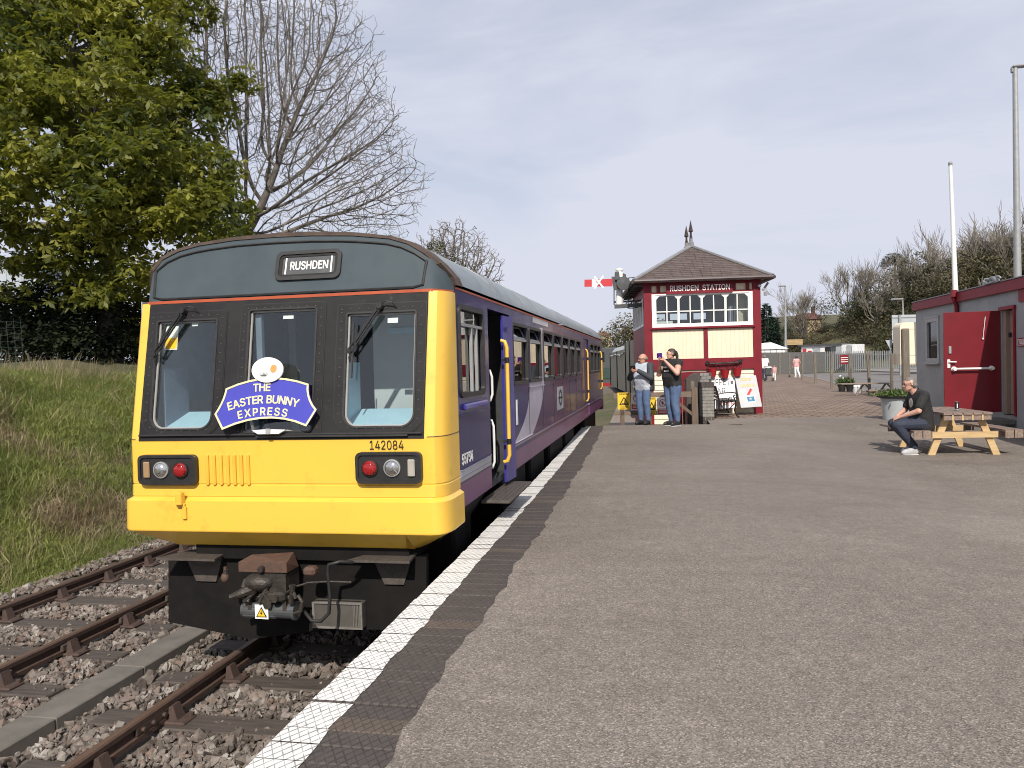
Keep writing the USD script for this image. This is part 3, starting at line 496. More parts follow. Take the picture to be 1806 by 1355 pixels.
# livery of the sides: indigo, a pale grey swoosh, plum, grey and pink stripes, violet skirt
def livery(name):
    n = {"g": ("geometry", {}), "s": ("separate_xyz", {}), "p": ("principled_bsdf", {"roughness": 0.26, "coat_weight": 0.12, "coat_roughness": 0.05, "specular_ior_level": 0.16}),
         "nz": ("noise_texture", {"scale": 2.0, "detail": 6.0}), "nr": ("rgb_ramp", {"ramp": [(0.3, (0.86,) * 3), (0.7, (1.12,) * 3)]}), "fin": ("mix", {"mix_type": "multiply", "fac": 1.0})}
    l = [("g.position", "s.vector"), ("g.position", "nz.vector"), ("nz.fac", "nr.fac"), ("nr.color", "fin.color2")]
    cnt = [0]
    def nd(kind, ins, links=()):
        cnt[0] += 1; k = f"k{cnt[0]}"; n[k] = (kind, ins); l.extend((a, f"{k}.{b}") for a, b in links); return k
    def m(t, a, b):
        ins, ln = {"math_type": t}, []
        for q, w in (("value1", a), ("value2", b)):
            if isinstance(w, str): ln.append((w, q))
            else: ins[q] = w
        return nd("math", ins, ln) + ".value"
    def between(v, lo, hi): return m("multiply", m("greater_than", v, lo), m("less_than", v, hi))
    def over(base, col, fac):
        k = nd("mix", {"color2": col} if isinstance(base, str) else {"color1": base, "color2": col}, ([(base, "color1")] if isinstance(base, str) else []) + [(fac, "fac")]); return k + ".color"
    y, z = "s.y", "s.z"
    # the swoosh's two edges as y over z: through (8.41,.63) (8.83,.76) (9.2,.95) (9.34,1.155) and (9.57,.61) (10,.78) (10.42,1.04) (10.55,1.21) (10.45,1.95)
    cl = np.polyfit([0.55, .632, .757, .953, 1.155, 1.30], [8.05, 8.41, 8.83, 9.2, 9.34, 9.36], 3); cr = np.polyfit([.5, .609, .778, 1.042, 1.214, 1.5, 1.95], [9.15, 9.57, 10.0, 10.42, 10.55, 10.58, 10.5], 3)
    def poly(c):
        v = float(c[0])
        for q in c[1:]: v = m("add", m("multiply", z, v), float(q))
        return v
    zc = m("minimum", z, 1.2); 
    left = poly(cl); left = m("minimum", left, 9.38); right = poly(cr)
    isl, isr = m("greater_than", y, left), m("less_than", y, right)
    col = over((0.016, 0.018, 0.078), (0.052, 0.021, 0.056), m("multiply", m("greater_than", y, right), m("less_than", m("add", y, m("multiply", z, 0.4)), 13.9)))
    col = over(col, (0.022, 0.020, 0.066), m("greater_than", m("add", y, m("multiply", z, 0.4)), 13.9))
    sw = m("multiply", m("multiply", isl, isr), between(z, 0.585, 1.29))
    col = over(col, (0.46, 0.43, 0.50), sw)
    col = over(col, (0.50, 0.47, 0.53), m("multiply", between(y, 10.28, 10.52), between(z, 1.2, 1.95)))
    col = over(col, (0.62, 0.60, 0.62), m("multiply", between(m("subtract", y, m("multiply", z, 0.3)), 9.1, 10.45), between(z, 1.99, 2.08)))
    col = over(col, (0.032, 0.030, 0.11), m("multiply", m("less_than", y, 9.6), m("greater_than", z, 1.97)))
    col = over(col, (0.024, 0.026, 0.10), m("multiply", m("less_than", y, 7.1), between(z, 1.06, 1.97)))
    # stripes and skirt
    col = over(col, (0.135, 0.06, 0.125), m("less_than", z, 0.50))
    col = over(col, (0.40, 0.30, 0.38), m("multiply", m("greater_than", y, 8.0), between(z, 0.545, 0.568)))
    col = over(col, (0.46, 0.46, 0.50), m("multiply", m("less_than", y, 7.1), between(z, 0.548, 0.610)))
    col = over(col, (0.30, 0.30, 0.34), m("multiply", m("less_than", y, 7.1), between(z, 0.512, 0.545)))
    col = over(col, (0.035, 0.03, 0.05), m("multiply", m("less_than", y, 7.1), between(z, 0.495, 0.512)))
    col = over(col, (0.43, 0.40, 0.46), m("multiply", between(m("subtract", y, z), 7.6, 7.8), between(z, 0.3, 0.5)))
    l.extend([(col, "fin.color1"), ("fin.color", "p.base_color")])
    usdkit.material(stage, f'/World/Looks/{name}', n, l, surface="p.BSDF")
livery('side_livery')

# right side with its openings
wins = [(8.30, 9.20), (9.37, 10.28), (10.52, 11.41), (11.56, 12.41), (12.62, 13.43), (13.62, 14.45), (14.65, 15.47), (17.62, 18.45), (18.62, 19.45), (19.62, 20.45)]
side = sbox(YB, 0.30, YE, 2.07)
cabwin = rrect(6.03, 6.86, 1.215, 1.925, 0.05)
holes = [cabwin, sbox(7.10, 0.25, 8.14, 1.985), rrect(16.15, 17.2, 0.34, 1.985, 0.02)] + [rrect(a, b, 1.25, 1.90, 0.03) for a, b in wins]
side = side.difference(unary_union(holes))
# ambient: the lower edge rises a little behind the cab door
obj('body_side', MB().prism(side, 0, 0.045, o=(XR, 0, 0), e1=(0, 1, 0), e2=(0, 0, 1), e3=(-1, 0, 0)), 'side_livery', train)
left = sbox(YB, 0.30, YE, 2.07).difference(unary_union([rrect(a, b, 1.25, 1.90, 0.03) for a, b in wins] + [cabwin]))
obj('body_side', MB().prism(left, 0, 0.045, o=(XL, 0, 0), e1=(0, 1, 0), e2=(0, 0, 1), e3=(1, 0, 0)), 'side_livery', train)

sk = MB(); sk.prism([(XR, 0.34), (XR - 0.22, 0.02), (XR - 0.26, 0.02), (XR - 0.05, 0.34)], YB + 0.05, 7.08, e3=(0, 1, 0)); obj('skirt', sk, 'underframe_black', train)
dz = MB()                                                                             # raised ribs, kick rail and the horizontal seam
for a, b in ((8.17, 16.1), (17.25, YE)):
    dz.box(XR, XR + 0.012, a, b, 0.575, 0.588); dz.box(XR, XR + 0.010, a, b, 1.165, 1.18)
dz.box(XR, XR + 0.01, YB + .02, 7.08, 1.045, 1.055); dz.box(XR, XR + 0.012, YB + .02, 7.08, 0.606, 0.614)
obj('side_moulding', dz, 'side_livery', train)
pn = MB()
for q in (9.28, 10.40, 11.49, 12.52, 13.53, 14.55, 15.6): pn.box(XR, XR + 0.004, q - .006, q + .006, 0.6, 1.16)
obj('panel_seam', pn, 'window_rubber', train)

def side_window(x, sg, a, b, hopper):
    fr = rrect(a - .022, b + .022, 1.228, 1.922, 0.045).difference(rrect(a + .012, b - .012, 1.262, 1.888, 0.03))
    w = obj('window', MB().prism(fr, -0.02, 0.014, o=(x, 0, 0), e1=(0, 1, 0), e2=(0, 0, 1), e3=(sg, 0, 0)), 'window_rubber', train)
    obj('pane', MB().prism(sbox(a, 1.25, b, 1.735 if hopper else 1.9), -0.030, -0.024, o=(x, 0, 0), e1=(0, 1, 0), e2=(0, 0, 1), e3=(sg, 0, 0)), 'saloon_glass', w)
    if hopper:                                                                        # the opening light above, tilted into the saloon
        obj('transom_bar', MB().box(x - .03, x + sg * 0.004, a, b, 1.722, 1.748), 'galvanised', w)
        h = MB(); e2 = V([-sg * 0.42, 0, 0.90]); e2 /= np.linalg.norm(e2)
        h.prism(sbox(a + .012, 0, b - .012, 0.155).difference(sbox(a + .03, .018, b - .03, .14)), 0, 0.012, o=(x - sg * .02, 0, 1.75), e1=(0, 1, 0), e2=e2, e3=np.cross([0, 1, 0], e2)); obj('hopper', h, 'galvanised', w)
        g = MB(); g.prism(sbox(a + .03, .018, b - .03, .14), 0.004, 0.007, o=(x - sg * .02, 0, 1.75), e1=(0, 1, 0), e2=e2, e3=np.cross([0, 1, 0], e2)); obj('hopper_pane', g, 'saloon_glass', w)
for a, b in wins:
    side_window(XR, 1, a, b, True)
    side_window(XL, -1, a, b, False)
fr = cabwin.buffer(0.028).difference(cabwin.buffer(-0.014))
cw = obj('cab_side_window', MB().prism(fr, -0.02, 0.016, o=(XR, 0, 0), e1=(0, 1, 0), e2=(0, 0, 1), e3=(1, 0, 0)), 'window_rubber', train)
obj('pane', MB().prism(cabwin, -0.032, -0.025, o=(XR, 0, 0), e1=(0, 1, 0), e2=(0, 0, 1), e3=(1, 0, 0)), 'saloon_glass', cw)
b = MB(); b.box(XR - .02, XR + .006, 6.03, 6.86, 1.775, 1.80); b.box(XR - .02, XR + .006, 6.44, 6.475, 1.22, 1.78); b.box(XR - .02, XR + .006, 6.62, 6.65, 1.22, 1.78); obj('glazing_bar', b, 'galvanised', cw)
b = MB(); b.cbox(XR, XR + .03, 6.08, 6.92, 1.085, 1.135, 0.012); obj('grab_ledge', b, 'royal_blue_paint', train)
# the open front door
dr = MB(); dr.box(XR - 0.42, XR - 0.37, 7.02, 8.2, 0.26, 2.0); dr.box(XR - 0.42, XR - .046, 8.145, 8.19, 0.26, 2.0); dr.box(XR - 0.42, XR - .046, 7.04, 7.095, 0.26, 2.0); obj('door_recess', dr, 'dark_interior', train)
lf = MB(); lf.add(manifold3d.Manifold.hull_points(V([[XR + a, y, z] for z in (0.24, 1.96) for a, y in ((-0.02, 7.78), (0.004, 7.78), (0.004, 8.18), (0.028, 8.18))]))); door = obj('door', lf, 'royal_blue_paint', train, label='open folding door leaf in bright blue')
lf = MB(); lf.box(XR - 0.30, XR - 0.27, 7.12, 7.66, 0.27, 1.96); d2 = obj('door', lf, 'grey_box_mesh', train, label='dark inner door leaf folded inside the doorway')
lf = MB(); lf.prism(sbox(7.12, .27, 7.66, 1.96).difference(sbox(7.18, 1.1, 7.6, 1.88)).difference(sbox(7.18, .35, 7.6, .95)), 0, .015, o=(XR - .27, 0, 0), e1=(0, 1, 0), e2=(0, 0, 1), e3=(1, 0, 0)); obj('door_frame', lf, 'galvanised', d2)
def handrail(y, z0, z1, x, r, m, out=0.07, bands=True, label=None):
    t = MB(); t.tube([[x - out, y, z0], [x - .02, y, z0 + .012], [x, y, z0 + .07], [x, y, z1 - .07], [x - .02, y, z1 - .012], [x - out, y, z1]], r, 10)
    h = obj('handrail', t, m, train, label=label, smooth=40)
    if bands:
        for z in (z0 + .21, z1 - .20):
            c = MB(); c.cyl([x, y, z - .028], [x, y, z + .028], r * 1.25, 10); c.box(x - out, x, y - .012, y + .012, z - .012, z + .012); obj('rail_bracket', c, 'black_iron', h)
handrail(7.70, 0.46, 1.70, XR + 0.055, 0.020, 'yellow_paint_plain', 0.06, label='long yellow handrail on the open blue door')
handrail(16.55, 0.65, 1.76, XR + 0.045, 0.017, 'yellow_paint_plain', 0.045, label='long yellow handrail beside the rear door')
handrail(20.45, 0.78, 1.77, XR + 0.045, 0.017, 'yellow_paint_plain', 0.045, label='long yellow handrail at the far end')
handrail(7.24, 1.10, 1.41, XR - 0.005, 0.012, 'white_rail', 0.06, False); handrail(7.26, 0.45, 0.93, XR - 0.005, 0.012, 'white_rail', 0.06, False)
obj('door', MB().box(XR - .05, XR - .02, 16.15, 17.2, 0.34, 1.98), 'side_livery', train)
st = MB(); st.cbox(XR - .08, XR + .20, 6.95, 8.15, 0.165, 0.195, .008)
for k in range(5): st.box(XR - .05 + k * .048, XR - .03 + k * .048, 6.98, 8.12, .195, .200)
obj('step', st, 'step_plate', train)
# numbers and print on the side
def on_side(text, y, z, h, m, x=XR + .003, bold=True):
    t = meshkit.text_mesh(text, h, 0.002, bold); v = np.array(t.vertices); return obj('lettering', MB().raw(np.stack([x + v[:, 2], y + v[:, 0], z + v[:, 1]], -1), np.array(t.faces)), m, train)
on_side('55734', 6.0, 0.645, 0.085, 'print_white'); on_side('Way', 7.86, 1.80, 0.05, 'side_livery', XR + .03)
lg = MB(); lg.box(XR, XR + .003, 11.87, 12.58, 0.735, 1.095); lp = obj('logo_panel', lg, 'tarp_pale', train)
lg = MB(); c = Point(12.22, 0.92); lg.prism(affinity.scale(c.buffer(1), 0.2, 0.13).difference(affinity.scale(c.buffer(1), 0.13, 0.085)), 0.003, 0.005, o=(XR, 0, 0), e1=(0, 1, 0), e2=(0, 0, 1), e3=(1, 0, 0)); lg.box(XR + .003, XR + .005, 11.98, 12.46, .905, .935); obj('logo', lg, 'print_black', lp)
pn = MB(); pn.box(XR, XR + .004, 8.42, 8.50, .78, 1.06); obj('notice', pn, 'print_white', train)

# roof and the grey dome over the cab
prof = [(XR, 2.085), (-1.618, 2.15), (-1.685, 2.245), (-1.785, 2.335), (-1.92, 2.42), (-2.08, 2.475), (-2.4, 2.522), (-2.75, 2.546), (-3.1, 2.553), (-3.45, 2.545), (-3.77, 2.515), (-3.95, 2.475), (-4.08, 2.415), (-4.18, 2.32), (-4.235, 2.21), (XL, 2.085)]
prof = V(prof); xx = np.abs(prof[:, 0] - XC)
def dome_y(x, z): return 5.70 + (z - 2.03) * 0.30 + 0.22 * np.clip((np.abs(x - XC) - 1.19) / 0.145, 0, 1) ** 2.0
fy = dome_y(prof[:, 0], prof[:, 1])
front = np.stack([prof[:, 0], fy, prof[:, 1]], -1); rb = MB()
ysr = [0, 1.5, 3, 6, 9, 12, YE]
rows = [front] + [np.stack([prof[:, 0], np.full(len(prof), 6.1 + q * (YE - 6.1) / YE), prof[:, 1] + 0.02], -1) for q in ysr]
def skin(rows, flip=False):
    v = np.vstack(rows); n = len(rows[0]); i, j = np.meshgrid(np.arange(len(rows) - 1), np.arange(n - 1), indexing='ij')
    q = np.stack([i * n + j, (i + 1) * n + j, (i + 1) * n + j + 1, i * n + j + 1], -1).reshape(-1, 4); return MB().raw(v, q[:, ::-1] if flip else q)
obj('roof', skin(rows, True), 'roof_grey_paint', train, smooth=40)
bx = XC + (XR - XC) * np.sin(np.linspace(np.pi / 2, -np.pi / 2, 24)); bot = np.stack([bx, dome_y(bx, 2.03), np.full(24, 2.035)], -1)
tt = np.linspace(0, 1, 24); s_ = np.concatenate([[0], np.cumsum(np.linalg.norm(np.diff(front, axis=0), axis=1))]); s_ /= s_[-1]
top = np.stack([np.interp(tt, s_, front[:, k]) for k in range(3)], -1)
dr_ = [bot + (top - bot) * q for q in (0, .25, .5, .75, 1)]
for r in dr_: r[:, 1] = dome_y(r[:, 0], r[:, 2])
dome_p = obj('cab_dome', skin(dr_), 'dome_grey_paint', train, smooth=50)
lip0, lip1 = front + V([0, -0.012, 0.0]), front.copy(); c0 = V([XC, 5.8, 1.9]); up_ = front - c0; up_[:, 1] = 0; up_ /= np.linalg.norm(up_, axis=1, keepdims=True)
obj('roof_lip', skin([lip0 - up_ * .012, lip0 + up_ * .022, lip1 + up_ * .03 + V([0, .16, 0]), lip1 + V([0, .2, 0])][::-1]), 'rusty_lip', train)
def on_dome(pts, off=0.0):                                                            # points (x, z) laid on the dome's face
    p = V(pts, float); y = 5.70 + (p[:, 1] - 2.03) * 0.30 - off; return np.stack([p[:, 0], y, p[:, 1]], -1)
inner = []
for q in top[2:-2]: inner.append((XC + (q[0] - XC) * 0.955, 2.075 + (q[2] - 2.03) * 0.80))
seal = inner + [(inner[-1][0] + .02, 2.08)] + [(x, 2.062) for x in np.linspace(inner[-1][0] + .1, inner[0][0] - .1, 10)] + [(inner[0][0] - .02, 2.08), inner[0]]
sp = on_dome(seal, 0.004); sp[:, 1] = dome_y(sp[:, 0], sp[:, 2]) - 0.004
obj('dome_seal', MB().tube(sp, 0.011, 6), 'window_rubber', train)
# destination box in the dome
DX0, DX1, DZ0, DZ1 = -3.035, -2.475, 2.165, 2.405
DE2 = V([0, 0.2873, 0.9578]); DN = V([0, -0.9578, 0.2873]); do = V([0, 5.70 + (DZ0 - 2.03) * .3, DZ0]); dh = (DZ1 - DZ0) / 0.9578
fr = rrect(DX0, DX1, 0, dh, .055).difference(rrect(DX0 + .03, DX1 - .03, .03, dh - .03, .04))
db = obj('destination_box', MB().prism(fr, 0, 0.022, o=do, e2=DE2, e3=DN), 'window_rubber', train)
fr2 = rrect(DX0 + .03, DX1 - .03, .03, dh - .03, .04).difference(rrect(DX0 + .055, DX1 - .055, .05, dh - .05, .02))
obj('bezel', MB().prism(fr2, 0, 0.012, o=do, e2=DE2, e3=DN), 'black_mask_paint', db)
obj('blind', MB().prism(rrect(DX0 + .05, DX1 - .05, .045, dh - .045, .02), 0.001, 0.006, o=do, e2=DE2, e3=DN), 'signal_grey', db)
t = meshkit.text_mesh('RUSHDEN', 0.068, 0.003, True); v = np.array(t.vertices); w = v[:, 0].max() - v[:, 0].min(); k = 0.325 / w
vv = do + np.outer(v[:, 0] * k + (DX0 + DX1) / 2 - .1625 + .0, [1, 0, 0]) + np.outer(v[:, 1] + dh / 2 - .034, DE2) + np.outer(v[:, 2] + .006, DN)
b = MB().raw(vv, np.array(t.faces))
for x in (DX0 + .085, DX1 - .085): b.prism(sbox(x - .006, .055, x + .006, dh - .055), .006, .009, o=do, e2=DE2, e3=DN)
obj('blind_lettering', b, 'print_white', db)
# cantrail stripes
cs = MB(); cs.box(XL - .004, XR + .006, YB, YE, 2.062, 2.078); obj('cantrail_stripe', cs, 'orange_line', train)
cs = MB()
for a, b_ in zip(bx[:-1], bx[1:]):
    ya, yb_ = dome_y(a, 2.02) - .012, dome_y(b_, 2.02) - .012; cs.raw([[a, ya, 2.022], [b_, yb_, 2.022], [b_, yb_, 2.045], [a, ya, 2.045], [a, ya + .05, 2.022], [b_, yb_ + .05, 2.022]], [[0, 3, 2, 1], [0, 1, 5, 4]])
obj('brow_stripe', cs, 'orange_line', train)
obj('end_wall', MB().prism(Polygon([(XL, .2), (XR, .2)] + [(a, z + .005) for a, _, z in front]), YE - .04, YE, e3=(0, 1, 0)), 'side_livery', train)
rp = MB()
for y in np.arange(7.6, 21, 1.7):
    q = np.stack([prof[:, 0], np.full(len(prof), y), prof[:, 1] + .026], -1); rp.add(skin([q - V([0, .03, .012]), q - V([0, .025, 0]), q + V([0, .025, 0]), q + V([0, .03, -.012])], True).mesh())
obj('roof_seam', rp, 'roof_grey_paint', train)
pod = MB()
for y0, y1, h in ((11.9, 15.7, .03),):
    pod.add(manifold3d.Manifold.hull_points(V([[XC + sx * w_, y, z] for sx in (-1, 1) for w_, z, ys_ in ((.62, 2.5, (y0, y1)), (.40, 2.58 + h, (y0 + .45, y1 - .35))) for y in ys_])))
obj('roof_pod', pod, 'rusty_lip', train)

# yellow cab front: horizontal sections through the corners, stacked
def section(z, yf, xr, xl, xi):
    """right corner from the side to the front, then the left one; xi = where the flat front starts (right, left)"""
    r = [(xr, YB), (xr, yf + .22), (xr - .010, yf + .13), (xr - .035, yf + .058), (xr - .075, yf + .015), (xr - .125, yf), (xi[0], yf)]
    l = [(xi[1], yf), (xl + .10, yf), (xl + .06, yf + .012), (xl + .03, yf + .045), (xl + .01, yf + .11), (xl, yf + .2), (xl, YB)]
    return V([[x, y, z] for x, y in r]), V([[x, y, z] for x, y in l])
yf = lambda z: 5.5 + max(0, z - FZ) * FS
MR = lambda z: -1.762 + 0.010 * (z - FZ); ML = lambda z: -4.125 + 0.010 * (z - FZ)
up = [section(z, yf(z), XR, XL, (MR(z), ML(z))) for z in (2.03, 1.7, 1.3, FZ)]
low_z = [(FZ, 5.5, 0), (0.575, 5.5, 0), (0.570, 5.506, .004), (0.562, 5.506, .004), (0.557, 5.497, 0), (0.475, 5.492, 0), (0.468, 5.498, .003), (0.462, 5.496, .0), (0.440, 5.455, -.028), (0.215, 5.445, -.03), (0.200, 5.452, -.025), (0.040, 5.68, .25)]
low = [section(z, y, XR - i_, XL + i_, (-1.9, -3.9)) for z, y, i_ in low_z]
cf = skin([r for r, l in up][::-1], False); cf.add(skin([l for r, l in up][::-1], False).mesh()); cf.add(skin([np.vstack([r, l]) for r, l in low][::-1], False).mesh())
cab = obj('cab_front', cf, 'yellow_paint', train, smooth=28)
rr, ll = low[-1]; pts = np.vstack([rr, ll]); fl = MB(); fl.raw(pts, [[0, k_, k_ + 1] for k_ in range(1, len(pts) - 1)]); obj('cab_floor', fl, 'underframe_black', train)
gr = MB()                                                                             # panel gap half way up the corner pillars
for x0, x1 in ((XR - .15, XR), (XL, XL + .15)):
    pass
# black mask with three windows, in the leaning plane: coordinates (x, s), s upwards from the mask's lower edge
MO = V([0, 5.5, FZ]); PK = dict(o=MO, e2=EU, e3=EN)
HT = (2.03 - FZ) / 0.9849
maskp = Polygon([(MR(FZ) + .012, -0.006), (MR(2.03) + .012, HT - .01), (ML(2.03) - .012, HT - .01), (ML(FZ) - .012, -0.006)])
def wshape(x0, x1, s0, s1, rb, rt):
    p = rrect(x0, x1, s0, s1, rb, 8); return unary_union([p, rrect(x0, x1, (s0 + s1) / 2, s1, rt, 5)]) if rt < rb else p
WL, WC, WR = wshape(-4.055, -3.515, 0.085, 0.985, .09, .015), wshape(-3.215, -2.650, 0.06, 1.025, .03, .015), wshape(-2.395, -1.835, 0.085, 0.985, .09, .015)
WL, WR = wshape(-4.03, -3.505, .09, .965, .10, .012), wshape(-2.385, -1.835, .09, .965, .10, .012)
mask = obj('black_mask', MB().prism(maskp.difference(unary_union([WL, WC, WR])), -0.03, 0.006, **PK), 'black_mask_paint', train)
for p, big in ((WL, 0.085), (WC, 0.075), (WR, 0.085)):
    x0, s0, x1, s1 = p.bounds
    outer = wshape(x0 - big, x1 + big, s0 - .055 if big > .08 else s0 - .03, s1 + (.075 if big > .08 else .05), .16 if big > .08 else .02, .02).intersection(maskp.buffer(-.012))
    w = obj('windscreen', MB().prism(outer.difference(p.buffer(.002)), .006, .016, **PK), 'black_mask_paint', train)
    ring = MB(); ring.prism(outer.buffer(.006).difference(outer.buffer(-.006)), .006, .012, **PK); ring.prism(p.buffer(.014).difference(p), .006, .022, **PK); obj('rubber_seal', ring, 'window_rubber', w)
    rv = MB(); bl = outer.buffer(-(big - .012) / 2 if big < .08 else -.036).exterior; L = bl.length
    for q in np.arange(0, L, .072):
        c = bl.interpolate(q); o_ = MO + V([c.x, 0, 0]) + EU * c.y + EN * .016; rv.add(trimesh.creation.icosphere(1, .006), np.block([[np.eye(3), o_[:, None]], [0, 0, 0, 1]]))
    obj('rivet', rv, 'rivet_metal', w)
    gl = MB(); gl.prism(p.buffer(.01), -.022, -.016, **PK); obj('pane', gl, 'windscreen_glass', w)
    ed = MB(); ed.prism(p.buffer(.004).difference(p.buffer(-.012)), -.016, -.004, **PK); obj('glazing_bead', ed, 'cabin_trim', w)
# lower ledge of the mask
b = MB(); b.beam(MO + V([ML(FZ), 0, 0]) + EU * .035 + EN * .02, MO + V([MR(FZ), 0, 0]) + EU * .035 + EN * .02, .012, .022, EN); b.beam(MO + V([-3.1, 0, 0]) + EU * .018 + EN * .026, MO + V([-1.87, 0, 0]) + EU * .018 + EN * .026, .014, .016, EN); obj('mask_ledge', b, 'window_rubber', train)
# wipers
def MP(x, s, d=0.0): return MO + V([x, 0, 0]) + EU * s + EN * d
def wiper(p0, p1, blade, label=None):
    w = MB(); d = V(p1) - V(p0); nrm = V([-d[1], d[0]]) / np.hypot(*d)
    for o_ in (-.014, .016): w.beam(MP(*(V(p0) + nrm * o_), .055), MP(*(V(p1) + nrm * o_), .050), .010, .012, EN)
    w.cyl(MP(*p0, .01), MP(*p0, .075), .024, 10); w.cyl(MP(*p1, .035), MP(*p1, .066), .020, 8); w.beam(MP(*(V(p0) + d * .08), .066), MP(*(V(p0) + d * .8), .060), .016, .014, EN)
    p = obj('wiper', w, 'black_iron', train)
    bl = MB(); bl.beam(MP(*blade[0], .034), MP(*blade[1], .034), .010, .02, EN); obj('wiper_blade', bl, 'window_rubber', p)
    hs = MB(); q = V(p0); hs.tube([MP(q[0] + .01, q[1] + .02, .05), MP(q[0] + .05, q[1] + .035, .06), MP(q[0] + .10, q[1] + .025, .055), MP(q[0] + .125, q[1] - .01, .02)], .005, 6); obj('washer_hose', hs, 'window_rubber', p)
def mpx(px, py):                                                                      # a sight line cut with the leaning front
    d = sight(px, py); t = ((MO - EYE) @ EN) / (d @ EN); q = EYE + d * t - MO; return (q[0], q @ EU)
wiper(mpx(674, 543), mpx(620, 622), (mpx(627, 570), mpx(623, 668)))
wiper(mpx(329, 552), mpx(279, 628), (mpx(298, 574), mpx(277, 640)))
# cards and labels behind the glass
def card(x0, x1, s0, s1, m, name='notice_card', d=-.026):
    return obj(name, MB().prism(sbox(x0, s0, x1, s1), d, d + .002, **PK), m, train)
a = mpx(290, 575); b_ = mpx(309, 616); card(a[0], b_[0], b_[1], a[1], 'print_white'); card(a[0] + .005, b_[0] - .005, b_[1] + .01, (a[1] + b_[1]) / 2, 'print_yellow', d=-.0235)
for q in ((682, 560, 700, 568), (497, 556, 515, 561), (336, 569, 346, 574)):
    a = mpx(q[0], q[1]); b_ = mpx(q[2], q[3]); card(a[0], b_[0], b_[1], a[1], 'print_white', 'window_label')
# cab interior
ci = MB(); ci.box(XL + .06, XR - .06, 6.95, 7.0, .3, 2.10); ob = obj('cab_bulkhead', ci, 'cab_wall_grey', train)
ci = MB(); ci.box(-3.45, -2.55, 6.90, 6.945, .3, 2.0); ci.box(-4.0, -3.55, 6.90, 6.945, .9, 2.0); obj('bulkhead_door', ci, 'dark_interior', train)
ci = MB(); ci.box(XL + .4, XR - .4, 5.95, 6.95, 2.05, 2.08); ci.box(XL + .05, XL + .06, 5.7, 6.95, .5, 2.05); obj('cab_lining', ci, 'cab_wall_grey', train)
for x0, x1 in ((-4.06, -3.34), (-2.45, -1.72)):
    dk = MB(); dk.add(manifold3d.Manifold.hull_points(V([[x, y, z] for x in (x0, x1) for y, z in ((5.60, 0.90), (5.60, .975), (6.02, 1.115), (6.02, .90))])))
    dk.cbox(x0 + .12, x1 - .22, 5.66, 5.70, 1.0, 1.012, .003); d_ = obj('desk', dk, 'pale_blue_paint', train)
    s_w = MB(); xx_ = x0 - .02 if x0 > -3 else x0 + .012; s_w.box(xx_, xx_ + .02, 5.70, 6.02, .9, 1.5); obj('desk_side', s_w, 'pale_blue_paint' if x0 > -3 else 'inner_blue_grey', d_)
pil = MB(); pil.box(-3.205, -3.155, 5.72, 5.76, .95, 1.9); obj('inner_pillar', pil, 'inner_blue_grey', train)
pt = MB(); pt.box(-2.46, -1.70, 6.36, 6.40, .5, 2.04); obj('cab_partition', pt, 'partition_grey', train); pt = MB(); pt.cbox(-2.30, -1.86, 6.335, 6.36, 1.74, 1.80, .01); obj('partition_shelf', pt, 'pale_blue_paint', train)
# saloon interior
fl = MB(); fl.box(XL + .05, XR - .05, 7.0, YE - .05, .26, .32); fl.box(XL + .05, XR - .43, 5.7, 7.0, .26, .32); obj('saloon_floor', fl, 'dark_interior', train)
ce = MB(); ce.box(XL + .06, XR - .06, 7.0, YE - .05, 2.06, 2.08); obj('saloon_ceiling', ce, 'cab_wall_grey', train)
for k_, y in enumerate(np.arange(8.75, 20.6, 0.98)):
    for x in (-3.62, -2.20):
        if y > 15.7 and y < 17.4 and x > -3: continue
        sb = MB(); sb.cbox(x - .43, x + .43, y, y + .11, .62, 1.36, .04); sb.cbox(x - .43, x + .43, y - .42, y, .60, .76, .04); obj('seat', sb, 'seat_blue', train)
# headlights, louvres, number
def lamps(px0, px1, py0, py1, order):
    a, b_ = on_y(px0, py0, 5.5), on_y(px1, py1, 5.5); x0, x1, z0, z1 = a[0], b_[0], b_[2], a[2]
    K = dict(o=(0, 5.498, 0), e2=(0, 0, 1), e3=(0, -1, 0)); cz, w = (z0 + z1) / 2, x1 - x0
    hous = MB(); hous.prism(rrect(x0, x1, z0, z1, .045), 0, .035, **K); hous.prism(rrect(x0, x1, z0, z1, .045).difference(rrect(x0 + .022, x1 - .022, z0 + .022, z1 - .022, .035)), .035, .048, **K)
    h = obj('lamp_cluster', hous, 'window_rubber', train, smooth=40)
    for kind, f in order:
        x = x0 + w * f; c = V([x, 5.463, cz]); ax = V([[1, 0, 0], [0, 0, 1], [0, -1, 0]], float)
        if kind in ('red', 'white'):
            m = MB(); m.lathe([(.066, 0), (.066, .014), (.056, .016)], c, 24, ax); obj('lamp_rim', m, 'black_iron' if kind == 'red' else 'galvanised', h, smooth=40)
            m = MB(); m.lathe([(.056, .012), (.05, .024), (.036, .034), (.018, .039), (0.0005, .040)], c, 24, ax)
            if kind == 'red':
                for q in np.linspace(-.044, .044, 9): m.box(x + q - .0022, x + q + .0022, c[1] - .041 + abs(q) * .25, c[1] - .02, cz - math.sqrt(.052 ** 2 - q * q) * .9, cz + math.sqrt(.052 ** 2 - q * q) * .9)
            else: m.lathe([(.02, .03), (.02, .046), (.0005, .048)], c, 14, ax)
            obj('tail_lamp' if kind == 'red' else 'headlamp', m, 'lamp_red' if kind == 'red' else 'lamp_white', h, smooth=40)
        else:
            m = MB(); m.cbox(x - .028, x + .028, c[1] - .02, c[1], cz - .065, cz + .065, .008); obj('marker_lamp', m, 'lamp_amber' if kind == 'amber' else 'lamp_clear', h)
lamps(249, 352, 802, 854, (('amber', .15), ('white', .40), ('red', .74)))
